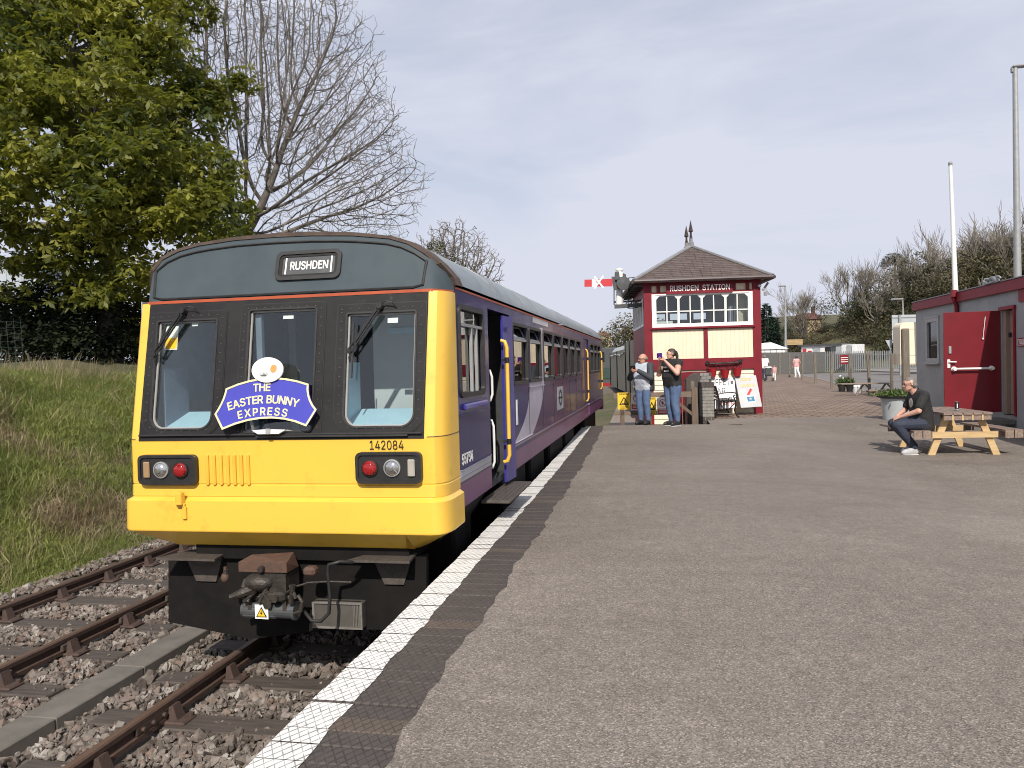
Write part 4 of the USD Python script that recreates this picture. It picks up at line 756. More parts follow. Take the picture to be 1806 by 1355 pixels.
lamps(630, 747, 797, 852, (('red', .22), ('white', .56), ('clear', .85)))
lv = MB()
for px in np.linspace(366, 438, 7):
    a = on_y(px, 801, 5.5); b_ = on_y(px, 856, 5.5); lv.cbox(a[0] - .013, a[0] + .013, 5.478, 5.502, b_[2], a[2], .008)
obj('louvre', lv, 'yellow_paint_plain', train)
a = on_y(651, 793, 5.5); t = meshkit.text_mesh('142084', 0.068, .002, False); v = np.array(t.vertices); k = .275 / v[:, 0].max(); sl_ = -0.0
obj('unit_number', MB().raw(np.stack([a[0] + v[:, 0] * k, 5.494 - v[:, 2], a[2] + v[:, 1]], -1), np.array(t.faces)), 'print_black', train)
a = on_y(320, 870, 5.45); b = MB(); b.cbox(a[0] - .028, a[0] + .028, 5.40, 5.455, .415, .515, .006); b.cbox(a[0] - .035, a[0] + .035, 5.425, 5.45, .395, .425, .005); b.cbox(a[0] + .012, a[0] + .045, 5.43, 5.45, .30, .40, .004); obj('lamp_bracket', b, 'yellow_paint_plain', train)
bt = MB()                                                                              # corner gaps of the pillars at mask height
for zz in (0.925,):
    for s_i in (0, 1):
        p = section(zz, 5.5, XR, XL, (MR(zz), ML(zz)))[s_i]; p = p[:6] if s_i == 0 else p[1:]; c = V([XC, 6.2, zz]); bt.tube(p + (p - c) / np.linalg.norm(p - c, axis=1, keepdims=True) * -.002, .0045, 5)
obj('panel_gap', bt, 'rusty_lip', train)

# below the front: valance, steps, coupler, hose, junction box
vl = MB(); Y1 = 5.72
P = lambda px, py, y=Y1: (lambda q: (q[0], q[2]))(on_y(px, py, y))
vl.prism([P(297, 985), P(297, 1097), P(440, 1127), P(600, 1110), P(752, 1112), P(752, 980)], Y1, Y1 + .06)
vl.box(XL + .5, XR - .35, 5.66, 6.4, -.06, .045); obj('valance', vl, 'underframe_black', train)
for px0, px1, py in ((275, 378, 988), (612, 722, 992)):
    a, c = on_y(px0, py, 5.5)[0], on_y(px1, py, 5.5)[0]; z = on_y(px0, py, 5.5)[2]
    s_ = MB(); s_.add(manifold3d.Manifold.hull_points(V([[x, y, zz] for zz in (z, z + .018) for x, y in ((a, 5.50), (c, 5.50), (c - .03, 5.78), (a + .12, 5.78))])))
    s_.prism([(a + .12, z), (c - .05, z), (c - .12, z - .22), (a + .22, z - .22)], 5.70, 5.72); obj('front_step', s_, 'step_plate', train)

c0 = on_y(465, 997, 5.42); cx_, cz_ = c0[0], c0[2]
m = MB(); m.add(manifold3d.Manifold.hull_points(V([[cx_ + x, y, cz_ + z] for x, y, z in ((-.20, 5.40, -.05), (.20, 5.40, -.05), (-.20, 5.40, .025), (.20, 5.40, .025), (-.14, 5.5, .06), (.16, 5.6, .06), (-.15, 5.6, -.05), (.2, 5.6, -.05))])))
cpl = obj('coupler_head', m, 'rust_brown', train)
m = MB(); m.sphere((cx_ - .04, 5.42, cz_ - .13), .10, 2, (1.25, .9, .7)); m.add(manifold3d.Manifold.hull_points(V([[cx_ + x, y, cz_ + z] for x in (-.02, .19) for y in (5.40, 5.62) for z in (-.2, -.06)])))
m.add(manifold3d.Manifold.hull_points(V([[cx_ + x, y, cz_ + z] for x, z in ((-.02, -.21), (.10, -.19), (.07, -.32), (.02, -.32)) for y in (5.37, 5.55)])))
m.cbox(cx_ + .05, cx_ + .19, 5.36, 5.5, cz_ - .27, cz_ - .19, .02); m.cyl([cx_ + .12, 5.36, cz_ - .235], [cx_ + .12, 5.34, cz_ - .235], .03, 10)
m.cyl([cx_ + .0, 5.36, cz_ - .02], [cx_ + .0, 5.40, cz_ - .02], .024, 10); m.tube([[cx_ - .08, 5.4, cz_ - .17], [cx_ - .15, 5.36, cz_ - .20], [cx_ - .24, 5.33, cz_ - .23]], [.05, .035, .02], 8)
m.cyl([cx_ - .13, 5.45, cz_ - .25], [cx_ + .22, 5.45, cz_ - .25], .03, 8)
for q in (-.12, .02, .17): m.box(cx_ + q - .015, cx_ + q + .015, 5.40, 5.46, cz_ - .36, cz_ - .2)
for q in range(9):
    a1 = rng.uniform(-.2, .25); m.cyl([cx_ + a1, 5.39, cz_ - rng.uniform(.08, .3)], [cx_ + a1 + rng.normal(0, .05), 5.37, cz_ - rng.uniform(.08, .3)], .012 + .008 * rng.random(), 7)
obj('coupler_casting', m, 'oily_steel', cpl)
z = on_y(465, 1078, 5.42)[2]; m = MB(); m.cyl([cx_ - .20, 5.46, z], [cx_ + .22, 5.46, z], .062, 18); m.cyl([cx_ + .22, 5.46, z], [cx_ + .245, 5.46, z], .072, 18); m.cbox(cx_ - .20, cx_ + .10, 5.405, 5.50, z - .06, z + .06, .02); eb = obj('electrical_box', m, 'signal_grey', cpl)
lb = MB(); x = on_y(463, 1078, 5.4)[0]; lb.box(x - .055, x + .055, 5.385, 5.389, z - .05, z + .06); wl_ = obj('warning_label', lb, 'print_white', train)
tri = Polygon([(x - .045, z - .035), (x + .045, z - .035), (x, z + .045)]); lb = MB().prism(tri, 5.382, 5.3845); obj('warning_triangle', lb, 'print_black', wl_)
lb = MB().prism(affinity.scale(tri, .74, .74, origin=(x, z - .01)), 5.3795, 5.3815); obj('triangle_field', lb, 'print_yellow', wl_)
lb = MB().prism([(x + .006, z + .022), (x - .010, z - .006), (x + .001, z - .006), (x - .005, z - .026), (x + .012, z + .002), (x + .001, z + .002)], 5.377, 5.379); obj('flash_symbol', lb, 'print_black', wl_)
ho = MB(); H = lambda px, py, y=5.40: on_y(px, py, y)
ho.tube([H(622, 992, 5.5), H(600, 991), H(580, 996), H(578, 1010), H(582, 1050), H(580, 1082), H(566, 1096), H(550, 1095), H(536, 1078, 5.46)], .014, 9); obj('air_hose', ho, 'window_rubber', train, smooth=50)
ho = MB(); ho.tube([H(540, 1028), H(580, 1026), H(620, 1027)], .008, 7); ho.cyl(H(398, 1005), H(398, 1012), .02, 8); ho.tube([H(506, 1045), H(520, 1035), H(545, 1028)], .008, 6); ho.tube([H(525, 1050), H(533, 1062), H(530, 1078), H(519, 1082)], .016, 7); obj('uncoupling_pipe', ho, 'oily_steel', train)
m = MB(); m.sphere(H(397, 1019), .032, 2, (1, 1, 1.25)); m.cyl(H(397, 1012), H(397, 1000), .012, 8); obj('air_cock', m, 'rust_brown', train); m = MB(); m.cbox(*(lambda q: (q[0] - .05, q[0] + .05, 5.4, 5.5, q[2] - .035, q[2] + .035))(H(543, 1010)), .02); obj('air_cock', m, 'rust_brown', train)
a, b_ = on_y(553, 1059, 5.66), on_y(642, 1109, 5.66)
m = MB(); m.cbox(a[0], b_[0], 5.64, 5.72, b_[2], a[2], .008); jb = obj('junction_box', m, 'grey_box_mesh', train)
m = MB(); m.prism(sbox(a[0], b_[2], b_[0], a[2]).difference(sbox(a[0] + .02, b_[2] + .015, b_[0] - .015, a[2] - .015)), 5.628, 5.642)
for q in range(5): m.box(b_[0] - .075 + q * .013, b_[0] - .070 + q * .013, 5.63, 5.642, b_[2] + .02, a[2] - .02)
obj('box_frame', m, 'grey_box_metal', jb)
# wheels and equipment under the floor
for y in (7.2, 16.4):
    for x in (-3.62, -2.245):
        w = MB(); sg = -1 if x < -3 else 1; w.lathe([(.42, -.06), (.42, .06), (.36, .06), (.34, .03), (.1, .05), (.1, .09), (.0005, .09)], (x, y, -.53), 28, V([[0, 1, 0], [0, 0, 1], [sg, 0, 0]])); obj('wheel', w, 'oily_steel', train, smooth=35)
uf = MB()
for y0, y1, z0 in ((6.3, 6.9, -.3), (8.3, 9.8, -.55), (10.2, 11.4, -.5), (12.0, 13.6, -.6), (14.0, 15.4, -.45), (17.6, 20.5, -.5)): uf.cbox(XL + .12, XR - .16, y0, y1, z0, .24, .03)
uf.box(XL + .3, XR - .3, 6.0, YE, .1, .26); obj('underframe', uf, 'underframe_black', train)

# headboard hung on the front
hb = thing('train_headboard', 'blue shield shaped headboard with a cream border and lettering on the train front', 'headboard')
HB = dict(o=MO + EN * .10, e2=EU, e3=EN)
def hp(px, py):
    d = sight(px, py); o_ = MO + EN * .10; t = ((o_ - EYE) @ EN) / (d @ EN); q = EYE + d * t - MO; return V([q[0], q @ EU])
def q3(a, b_, c, n=8): t = np.linspace(0, 1, n)[:, None]; return (1 - t) ** 2 * a + 2 * t * (1 - t) * b_ + t * t * c
def mid(a, m_, b_): return 2 * V(m_) - .5 * (V(a) + V(b_))
TL, TM, TR, RP, RM, BR, BM, BL, LM, LP = [hp(*q) for q in ((400, 686), (473, 667), (545, 678), (559, 723), (547, 702), (541, 752), (470, 738), (393, 758), (393, 708), (380, 731))]
out = np.vstack([q3(TL, mid(TL, TM, TR), TR), q3(TR, mid(TR, RM, RP), RP, 6), [BR], q3(BR, mid(BR, BM, BL), BL), q3(LP, mid(LP, LM, TL), TL, 6)])
shield = Polygon(out).buffer(0)
obj('board', MB().prism(shield, -.01, .008, **HB), 'headboard_blue', hb)
obj('border', MB().prism(shield.buffer(.002).difference(shield.buffer(-.0125, join_style=2)), .008, .012, **HB), 'cream_yellow', hb)
def arc_text(s, c, r, ang0, h, span):
    m = MB(); n = len(s); ws = []
    for ch in s: ws.append(.35 * h if ch == ' ' else np.ptp(np.array(meshkit.text_mesh(ch, h, .002, True).vertices)[:, 0]))
    gap = (span - sum(ws)) / (n - 1); x = -span / 2
    for ch, w in zip(s, ws):
        if ch != ' ':
            t = meshkit.text_mesh(ch, h, .003, True); v = np.array(t.vertices); v[:, 0] -= v[:, 0].min() + w / 2; th = (x + w / 2) / r + ang0; cs, sn = math.cos(th), math.sin(th)
            px_, py_ = c[0] + r * sn + v[:, 0] * cs + v[:, 1] * sn, c[1] + r * cs - r - v[:, 0] * sn + v[:, 1] * cs
            m.raw(MO + EN * .108 + np.outer(px_, [1, 0, 0]) + np.outer(py_, EU) + np.outer(v[:, 2], EN), np.array(t.faces))
        x += w + gap
    return m
obj('lettering', arc_text('THE', hp(471, 690), 2.0, -.02, .058, .145), 'cream_yellow', hb)
obj('lettering', arc_text('EASTER BUNNY', hp(470, 711.5), .95, -.025, .060, .585), 'cream_yellow', hb)
obj('lettering', arc_text('EXPRESS', hp(469, 732.5), .95, -.025, .058, .405), 'cream_yellow', hb)
bt = MB(); c = hp(470, 761); bt.prism(Polygon([(c[0] - .14, c[1] + .012), (c[0] - .03, c[1] + .018), (c[0] + .03, c[1] + .018), (c[0] + .14, c[1] + .014), (c[0] + .08, c[1] - .018), (c[0] - .09, c[1] - .018)]), -.05, -.03, **HB); obj('clamp', bt, 'white_paint', hb)
bt = MB(); bt.prism(sbox(c[0] - .018, c[1] - .02, c[0] + .018, c[1] + .022), -.03, -.015, **HB); bt.beam(HB['o'] + V([c[0] - .15, 0, 0]) + EU * (c[1] + .1) - EN * .02, HB['o'] + V([c[0] - .15, 0, 0]) + EU * (c[1]) - EN * .09, .02, .02); obj('hook', bt, 'galvanised', hb)
ov = thing('oval_plaque', 'white oval plaque with an orange egg fixed above the blue headboard', 'plaque')
c = hp(474.5, 653.5); OVK = dict(o=MO + EN * .115, e2=EU, e3=EN)
obj('disc', MB().prism(affinity.rotate(affinity.scale(Point(c[0], c[1]).buffer(1, quad_segs=14), .131, .098), -2), 0, .012, **OVK), 'print_white', ov)
e = hp(485.5, 651.5); obj('egg', MB().prism(affinity.rotate(affinity.scale(Point(e[0], e[1]).buffer(1, quad_segs=10), .027, .032), -12), .012, .0145, **OVK), 'egg_orange', ov)
gt = MB(); b0_ = hp(470, 665)
for k_ in range(7):
    a_ = -.9 + .3 * k_; gt.prism(Polygon([(b0_[0] - .004 + .006 * k_ - .03, b0_[1]), (b0_[0] + .004 + .006 * k_ - .03, b0_[1]), (b0_[0] + .006 * k_ - .03 + .035 * math.sin(a_), b0_[1] + .045 * math.cos(a_))]), .0122 + .0003 * k_, .0135 + .0003 * k_, **OVK)
obj('grass_motif', gt, 'signal_grey', ov)
# ---------------------------------------------------------------- signal box
class Local:
    """a frame standing at o, turned by a about z: u to the right, v to the back"""
    def __init__(s, o, a): s.o = V(o, float); s.u = V([math.cos(a), math.sin(a), 0]); s.v = V([-math.sin(a), math.cos(a), 0])
    def __call__(s, u, v, z): return s.o + s.u * u + s.v * v + V([0, 0, z])
    def box(s, mb, u0, u1, v0, v1, z0, z1): return mb.frame(s((u0 + u1) / 2, (v0 + v1) / 2, (z0 + z1) / 2), [s.u, s.v, [0, 0, 1]], [(u1 - u0) / 2, (v1 - v0) / 2, (z1 - z0) / 2])
    def wall(s, mb, poly, v0, v1): return mb.prism(poly, v0, v1, o=s.o, e1=s.u, e2=(0, 0, 1), e3=s.v)
    def side(s, mb, poly, u0, u1): return mb.prism(poly, u0, u1, o=s.o, e1=s.v, e2=(0, 0, 1), e3=s.u)
_ru, _rv = V([math.cos(YAW), math.sin(YAW), 0]), V([-math.sin(YAW), math.cos(YAW), 0])
BW, BD = 3.10, 4.1
corner = _ru * 3.641 + _rv * 21.0
B = Local(corner, math.radians(6.5))
sbx = thing('signal_box', 'cream and maroon timber signal box with a slate hipped roof and white windows', 'signal box')
BASE = -1.16
# frame of posts and rails
def bpart(name, m, *boxes, parent=sbx, **k):
    mb = MB()
    for q in boxes: B.box(mb, *q)
    return obj(name, mb, m, parent, **k)
for u in (0, BW - .21): bpart('corner_post', 'maroon_paint', (u, u + .21, -.03, .15, BASE, 3.62))
bpart('sill_rail', 'maroon_paint', (.21, BW - .21, -.045, .10, 2.315, 2.385), (.16, BW - .16, -.075, -.045, 2.335, 2.36))
bpart('middle_post', 'maroon_paint', (1.58, 1.69, -.02, .1, 1.52, 2.315)); bpart('floor_band', 'maroon_paint', (.21, BW - .21, -.035, .1, 1.215, 1.52))
bpart('head_rail', 'maroon_paint', (.21, BW - .21, -.02, .1, 3.29, 3.335))
bpart('fascia', 'maroon_paint', (-.02, BW + .02, -.05, .1, 3.515, 3.63))
for u in (.35, .62, 2.36, 2.72): bpart('bracket_post', 'maroon_paint', (u, u + .09, -.03, .1, 3.335, 3.515))
def boarding(name, u0, u1, z0, z1, vertical, step, parent=sbx, v=0.02):
    mb = MB()
    if vertical:
        n = max(1, round((u1 - u0) / step)); w = (u1 - u0) / n
        for q in range(n): B.box(mb, u0 + q * w + .004, u0 + (q + 1) * w - .004, v, v + .03, z0, z1)
        B.box(mb, u0, u1, v + .012, v + .05, z0, z1)
    else:
        n = max(1, round((z1 - z0) / step)); h = (z1 - z0) / n
        for q in range(n): mb.prism([(-.012, z0 + q * h), (.012, z0 + (q + 1) * h), (.03, z0 + (q + 1) * h), (.03, z0 + q * h)], u0, u1, o=B.o + B.v * v, e1=B.v, e2=(0, 0, 1), e3=B.u)
    return obj(name, mb, 'cream_paint', parent)
boarding('board_panel', .21, 1.58, 1.52, 2.315, True, .115); boarding('board_panel', 1.69, BW - .21, 1.52, 2.315, True, .115)
boarding('board_panel', .21, .66, 3.335, 3.515, True, .11); boarding('board_panel', 2.36, BW - .21, 3.335, 3.515, True, .11); boarding('board_panel', .60, 2.40, 3.335, 3.515, True, .11, v=.05)
boarding('lap_boarding', .21, BW - .21, BASE, 1.215, False, .135)
sg = bpart('name_board', 'maroon_paint', (.60, 2.36, -.085, -.035, 3.275, 3.565)); bpart('board_edge', 'maroon_paint', (.58, 2.38, -.095, -.03, 3.565, 3.585), parent=sg)
t = meshkit.text_mesh('RUSHDEN  STATION', 0.142, .012, True); v_ = np.array(t.vertices); k = 1.60 / v_[:, 0].max()
obj('name_lettering', MB().raw(B.o + np.outer(.685 + v_[:, 0] * k, B.u) + np.outer(-.086 - v_[:, 2], B.v) + np.outer(3.352 + v_[:, 1], [0, 0, 1]), np.array(t.faces)), 'print_white', sg)
# glazed front: four sashes of two by two panes
bpart('window_frame', 'white_paint', (.21, .30, -.03, .10, 2.385, 3.29), (BW - .30, BW - .21, -.03, .10, 2.385, 3.29), (.30, BW - .30, -.03, .10, 2.385, 2.46), (.30, BW - .30, -.03, .10, 3.255, 3.29))
sw = (BW - .60) / 4
for q in range(4):
    u0, u1 = .30 + q * sw, .30 + (q + 1) * sw; z0, z1 = 2.46, 3.255
    opening = sbox(u0 + .03, z0 + .02, u1 - .03, z1 - .02)
    if q != 2: opening = opening.difference(Polygon([(u0 + .03, z1), (u0 + .03, z1 - .12), (u0 + .12, z1)]) if q in (0, 2) else Polygon())
    opening = opening.difference(unary_union([Polygon([(u0 + .03, z1), (u0 + .03, z1 - .11), (u0 + .12, z1 - .02), (u0 + .12, z1)]), Polygon([(u1 - .03, z1), (u1 - .03, z1 - .11), (u1 - .12, z1 - .02), (u1 - .12, z1)])]))
    w = obj('sash_window', B.wall(MB(), sbox(u0 + .002, z0, u1 - .002, z1).difference(opening), -.012, .05), 'white_paint', sbx)
    um, zm = (u0 + u1) / 2, z0 + .44 * (z1 - z0)
    bpart('glazing_bar', 'white_paint', (um - .014, um + .014, -.006, .03, z0 + .03, z1 - .03), parent=w); bpart('glazing_bar', 'white_paint', (u0 + .04, u1 - .04, -.004, .028, zm - .014, zm + .014), parent=w)
    for a, b_ in ((u0 + .03, um), (um, u1 - .03)):
        for c, d in ((z0 + .02, zm), (zm, z1 - .02)): bpart('pane', 'box_glass', (a, b_, .034, .038, c, d), parent=w)
# sides, back with its own windows, floor and ceiling
for u, lab in ((0, 'left'), (BW, 'right')):
    sh = sbox(0.15, BASE, BD, 3.62).difference(unary_union([sbox(.45 + q * .9, 2.46, .45 + q * .9 + .78, 3.22) for q in range(4)]))
    a, b_ = (u + .02, u + .08) if u == 0 else (u - .08, u - .02)
    obj('side_wall', B.side(MB(), sh, a, b_), 'maroon_paint' if u == 0 else 'cream_paint', sbx)
    mb = MB()
    for q in range(4): B.side(mb, sbox(.45 + q * .9, 2.46, .45 + q * .9 + .78, 3.22).difference(sbox(.50 + q * .9, 2.52, .40 + q * .9 + .33, 3.16)).difference(sbox(.40 + q * .9 + .37, 2.52, .45 + q * .9 + .73, 3.16)), a - .005, b_ + .005)
    obj('side_window', mb, 'white_paint', sbx)
bk = sbox(.02, BASE, BW - .02, 3.62).difference(unary_union([sbox(.35, 2.45, 1.05, 3.0), sbox(1.2, 2.45, 1.75, 3.0), sbox(1.95, 2.5, 2.35, 3.0)]))
obj('back_wall', B.wall(MB(), bk, BD - .06, BD), 'room_dim', sbx)
bpart('inner_floor', 'room_dim', (.05, BW - .05, .1, BD - .07, 1.9, 2.0)); bpart('ceiling', 'room_dim', (.05, BW - .05, .1, BD - .07, 3.5, 3.56))
bpart('inner_cupboard', 'cream_paint', (2.60, 2.86, .5, .9, 2.0, 3.5)); bpart('lever_shelf', 'cab_wall_grey', (.4, 2.5, 2.6, 2.9, 2.0, 2.72)); bpart('desk', 'white_paint', (.33, .78, .12, .5, 2.1, 2.56))
bpart('door', 'red_door_paint', (.72, 1.62, -.045, .0, BASE, 1.12), label='dark red lower door'); bpart('door_frame', 'maroon_paint', (.66, .72, -.05, .0, BASE, 1.16), (1.62, 1.68, -.05, .0, BASE, 1.16), (.66, 1.68, -.05, .0, 1.12, 1.16))
# hipped slate roof
OV = .27; ze, zr = 3.655, 4.78; r0, r1 = 1.62, 2.52; uc = BW / 2
E4 = [V([-OV, -OV, ze]), V([BW + OV, -OV, ze]), V([BW + OV, BD + OV, ze]), V([-OV, BD + OV, ze])]; R2 = [V([uc, r0, zr]), V([uc, r1, zr])]
def slates(a, b_, c, d, n):
    """courses of slates on the slope from eave a-b up to ridge d-c"""
    mb = MB(); nrm = np.cross(b_ - a, d - a); nrm /= np.linalg.norm(nrm)
    if nrm[2] < 0: nrm = -nrm
    for q in range(n):
        t0, t1 = q / n, min((q + 1.25) / n, 1)
        l0, rr0, l1, rr1 = a + (d - a) * t0, b_ + (c - b_) * t0, a + (d - a) * t1, b_ + (c - b_) * t1
        L = np.linalg.norm(rr0 - l0); k = max(1, int(L / .26)); off = .5 * (q % 2)
        cuts = [0] + [(x + off) / k for x in range(1 - int(off > 0), k) if 0 < (x + off) / k < 1] + [1]
        for x0, x1 in zip(cuts[:-1], cuts[1:]):
            g = .005 / max(L, .1); h = .016 + .006 * rng.random(); p = [l0 + (rr0 - l0) * (x0 + g), l0 + (rr0 - l0) * (x1 - g), l1 + (rr1 - l1) * (x1 - g), l1 + (rr1 - l1) * (x0 + g)]
            top = [p[0] + nrm * h, p[1] + nrm * h, p[2] + nrm * .004, p[3] + nrm * .004]; low = [w - nrm * .004 for w in p]
            pts = [B(*w) for w in top + low]; mb.raw(pts, [[0, 1, 2, 3], [4, 5, 1, 0], [5, 6, 2, 1], [7, 4, 0, 3]])
    return mb
for (a, b_, c, d) in ((E4[0], E4[1], R2[0], R2[0]), (E4[1], E4[2], R2[1], R2[0]), (E4[2], E4[3], R2[1], R2[1]), (E4[3], E4[0], R2[0], R2[1])):
    p = obj('slates', slates(a, b_, c, d, 18), 'slate', sbx); say(p, kind='stuff')
mb = MB(); und = [B(*(w - V([0, 0, .02]))) for w in E4 + R2]; mb.raw(und, [[0, 1, 4], [1, 2, 5], [1, 5, 4], [2, 3, 5], [3, 0, 4], [3, 4, 5], [0, 2, 1], [0, 3, 2]]); obj('roof_board', mb, 'gutter_dark', sbx)
for a, b_ in ((E4[0], R2[0]), (E4[1], R2[0]), (E4[2], R2[1]), (E4[3], R2[1]), (R2[0], R2[1])): obj('hip_tile', MB().beam(B(*(a + V([0, 0, .03]))), B(*(b_ + V([0, 0, .03]))), .13, .045), 'lead_grey', sbx)
for a, b_ in zip(E4, E4[1:] + E4[:1]):
    e = (b_ - a) / np.linalg.norm(b_ - a); o_ = V([e[1], -e[0], 0]) * .03
    g = MB(); g.tube([B(*(a + o_ + V([0, 0, -.03]))), B(*(b_ + o_ + V([0, 0, -.03])))], .055, 8); obj('gutter', g, 'gutter_dark', sbx)
for q in np.linspace(0, BD, 9): bpart('rafter_end', 'gutter_dark', (-OV, .0, q - .03, q + .03, 3.5, 3.62))
for vv, uu in ((r0 + .02, uc), (r1 - .02, uc)):
    f = MB(); f.lathe([(.085, 0), (.085, .14), (.06, .16), (.05, .26), (.055, .27)], B(uu, vv, zr - .02), 4); f2 = MB()
    f2.lathe([(.04, .25), (.04, .33), (.03, .34), (.03, .44), (.07, .46), (.06, .50), (.016, .72), (.0005, .80)], B(uu, vv, zr - .02), 8)
    p = obj('finial', f2, 'gutter_dark', sbx); obj('finial_base', f, 'lead_grey', p)
dp = MB(); dp.tube([B(BW + .2, -.05, 3.5), B(BW + .1, -.04, 3.35), B(BW + .05, -.05, 3.3)], .03, 8); dp.sphere(B(BW - .04, -.1, 3.42), .05, 1); dp.box(*(lambda q: (q[0] - .04, q[0] + .04, q[1] - .1, q[1], q[2] - .05, q[2] + .05))(B(BW + .12, -.05, 3.2))); obj('lamp_and_pipe', dp, 'lead_grey', sbx)

# fire buckets on a rail across the front
def bpt(px, py, v=-.12):                                                              # a sight line cut with a plane parallel to the box's front
    d = sight(px, py); o_ = B.o + B.v * v; q = EYE + d * (((o_ - EYE) @ B.v) / (d @ B.v)) - B.o; return q @ B.u, q[2]
u0, z0 = bpt(1248, 640); u1, z1 = bpt(1307, 638)
hk = thing('hanger_rail', 'black iron rail with hooks along the maroon band of the signal box', 'rail')
mb = MB(); mb.tube([B(u0, -.05, z0), B(u0 + .02, -.12, z0 + .03), B(u0 + .06, -.12, z0 - .03), B(u1 - .06, -.12, z0 - .01), B(u1 - .02, -.12, z0 + .05), B(u1, -.05, z0 + .03)], .022, 7)
for q in np.linspace(u0 + .1, u1 - .1, 10): mb.cyl(B(q, -.12, z0 - .02), B(q, -.12, z0 - .07), .010, 6)
obj('bar', mb, 'black_iron', hk); mb = MB(); mb.cyl(B(u0, -.03, z0), B(u0, -.11, z0), .05, 10); mb.cyl(B(u1, -.03, z0 + .03), B(u1, -.11, z0 + .03), .05, 10); obj('rail_end', mb, 'black_iron', hk)
for (px, py), lab in (((1256, 657), 'leftmost of the three red fire buckets hanging on the signal box'), ((1278, 659), 'middle one of the three red fire buckets hanging on the signal box'), ((1300, 656), 'rightmost of the three red fire buckets hanging on the signal box')):
    u, z = bpt(px, py, -.13); f = thing('fire_bucket', lab, 'bucket', 'fire buckets hanging on the signal box')
    mb = MB(); mb.lathe([(.0005, -.12), (.085, -.12), (.125, .09), (.135, .10), (.125, .1), (.08, -.1), (.0005, -.1)], B(u, -.14, z), 18); obj('pail', mb, 'bucket_red', f, smooth=40)
    mb = MB(); t_ = np.linspace(0, np.pi, 9); mb.tube([B(u + .125 * math.cos(a), -.14, z + .09 + .22 * math.sin(a)) for a in t_], .007, 5); obj('handle', mb, 'black_iron', f)

# ---------------------------------------------------------------- semaphore signal on a bracket beside the box
def at_depth(px, py, dep): d = sight(px, py); return EYE + d * (dep / (d @ _rv))
sem = thing('semaphore_signal', 'red semaphore arm with a white cross on a white post beside the signal box', 'signal')
DS = 21.8; K = lambda px, py, dd=0.0: at_depth(px, py, DS + dd)
SE = dict(e1=_ru, e2=(0, 0, 1), e3=_rv)
def splane(px, py): q = at_depth(px, py, DS) - EYE; return (q @ _ru, q[2])
so = EYE + _rv * DS
br = MB(); br.beam(K(1084, 541), K(1150, 537), .10, .11); br.beam(K(1084, 533, .25), K(1150, 529, .25), .06, .05); br.beam(K(1084, 541, .3), K(1150, 537, .3), .1, .1)
for q in range(5): br.beam(K(1086 + q * 8, 540, .12), K(1092 + q * 8, 530, .12), .05, .04)
obj('bracket', br, 'signal_grey', sem)
po = MB(); po.tube([K(1092.5, 541, .12), K(1092.5, 484, .12)], [.10, .085], 12); po.lathe([(.11, 0), (.12, .03), (.07, .05), (.07, .1), (.12, .13), (.12, .16), (.0005, .2)], K(1092.5, 485, .12), 12); obj('post', po, 'white_paint', sem)
p = lambda *qs: Polygon([splane(*q) for q in qs])
arm = obj('arm', MB().prism(p((1030, 494.5), (1079, 493), (1079, 506), (1030, 507)), -.14, -.115, o=so, **SE), 'signal_red', sem)
obj('arm_stripe', MB().prism(p((1043, 494.1), (1051, 493.9), (1051, 506.6), (1043, 506.8)), -.145, -.1402, o=so, **SE), 'print_white', arm)
cr = MB()
for a, b_ in (((1047, 489), (1063, 509)), ((1063, 488), (1047, 510))):
    A, Bq = V(splane(*a)), V(splane(*b_)); cr.prism(LineString([A, Bq]).buffer(.024, cap_style=2), -.16 - (.01 if a[0] == 1047 else 0), -.152 - (.01 if a[0] == 1047 else 0), o=so, **SE)
obj('cross', cr, 'print_white', sem)
sp = MB(); ax = V([_ru, V([0, 0, 1.0]), -_rv]); sp.lathe([(.0005, .14), (.17, .14), (.19, .16), (.19, .19), (.0005, .2)], so + _ru * splane(1098, 501)[0] + V([0, 0, splane(1098, 501)[1]]), 18, ax)
sp.prism(p((1078, 489), (1104, 490), (1106, 508), (1082, 513)), -.12, -.05, o=so, **SE); sp.prism(p((1084, 481), (1090, 481), (1092, 495), (1083, 495)), -.2, -.05, o=so, **SE); sp.prism(p((1098, 483), (1103, 485), (1103, 495), (1098, 495)), -.12, .05, o=so, **SE)
obj('spectacle', sp, 'signal_grey', sem)
la = MB(); la.cbox(*(lambda q: (q[0] - .09, q[0] + .09, q[1] - .09, q[1] + .09, q[2] - .16, q[2] + .12))(K(1093, 488, .0)), .02); obj('lamp_case', la, 'white_paint', sem)
rd = MB(); rd.tube([K(1083, 510), K(1083, 538)], .016, 6); rd.tube([K(1109, 538, .1), K(1109, 490, .1), K(1126, 489, .1)], .018, 6); rd.tube([K(1102, 497, .1), K(1126, 497, .1)], .015, 6); rd.tube([K(1100, 541), K(1112, 545), K(1126, 542)], .012, 6); obj('guard_rail', rd, 'black_iron', sem)

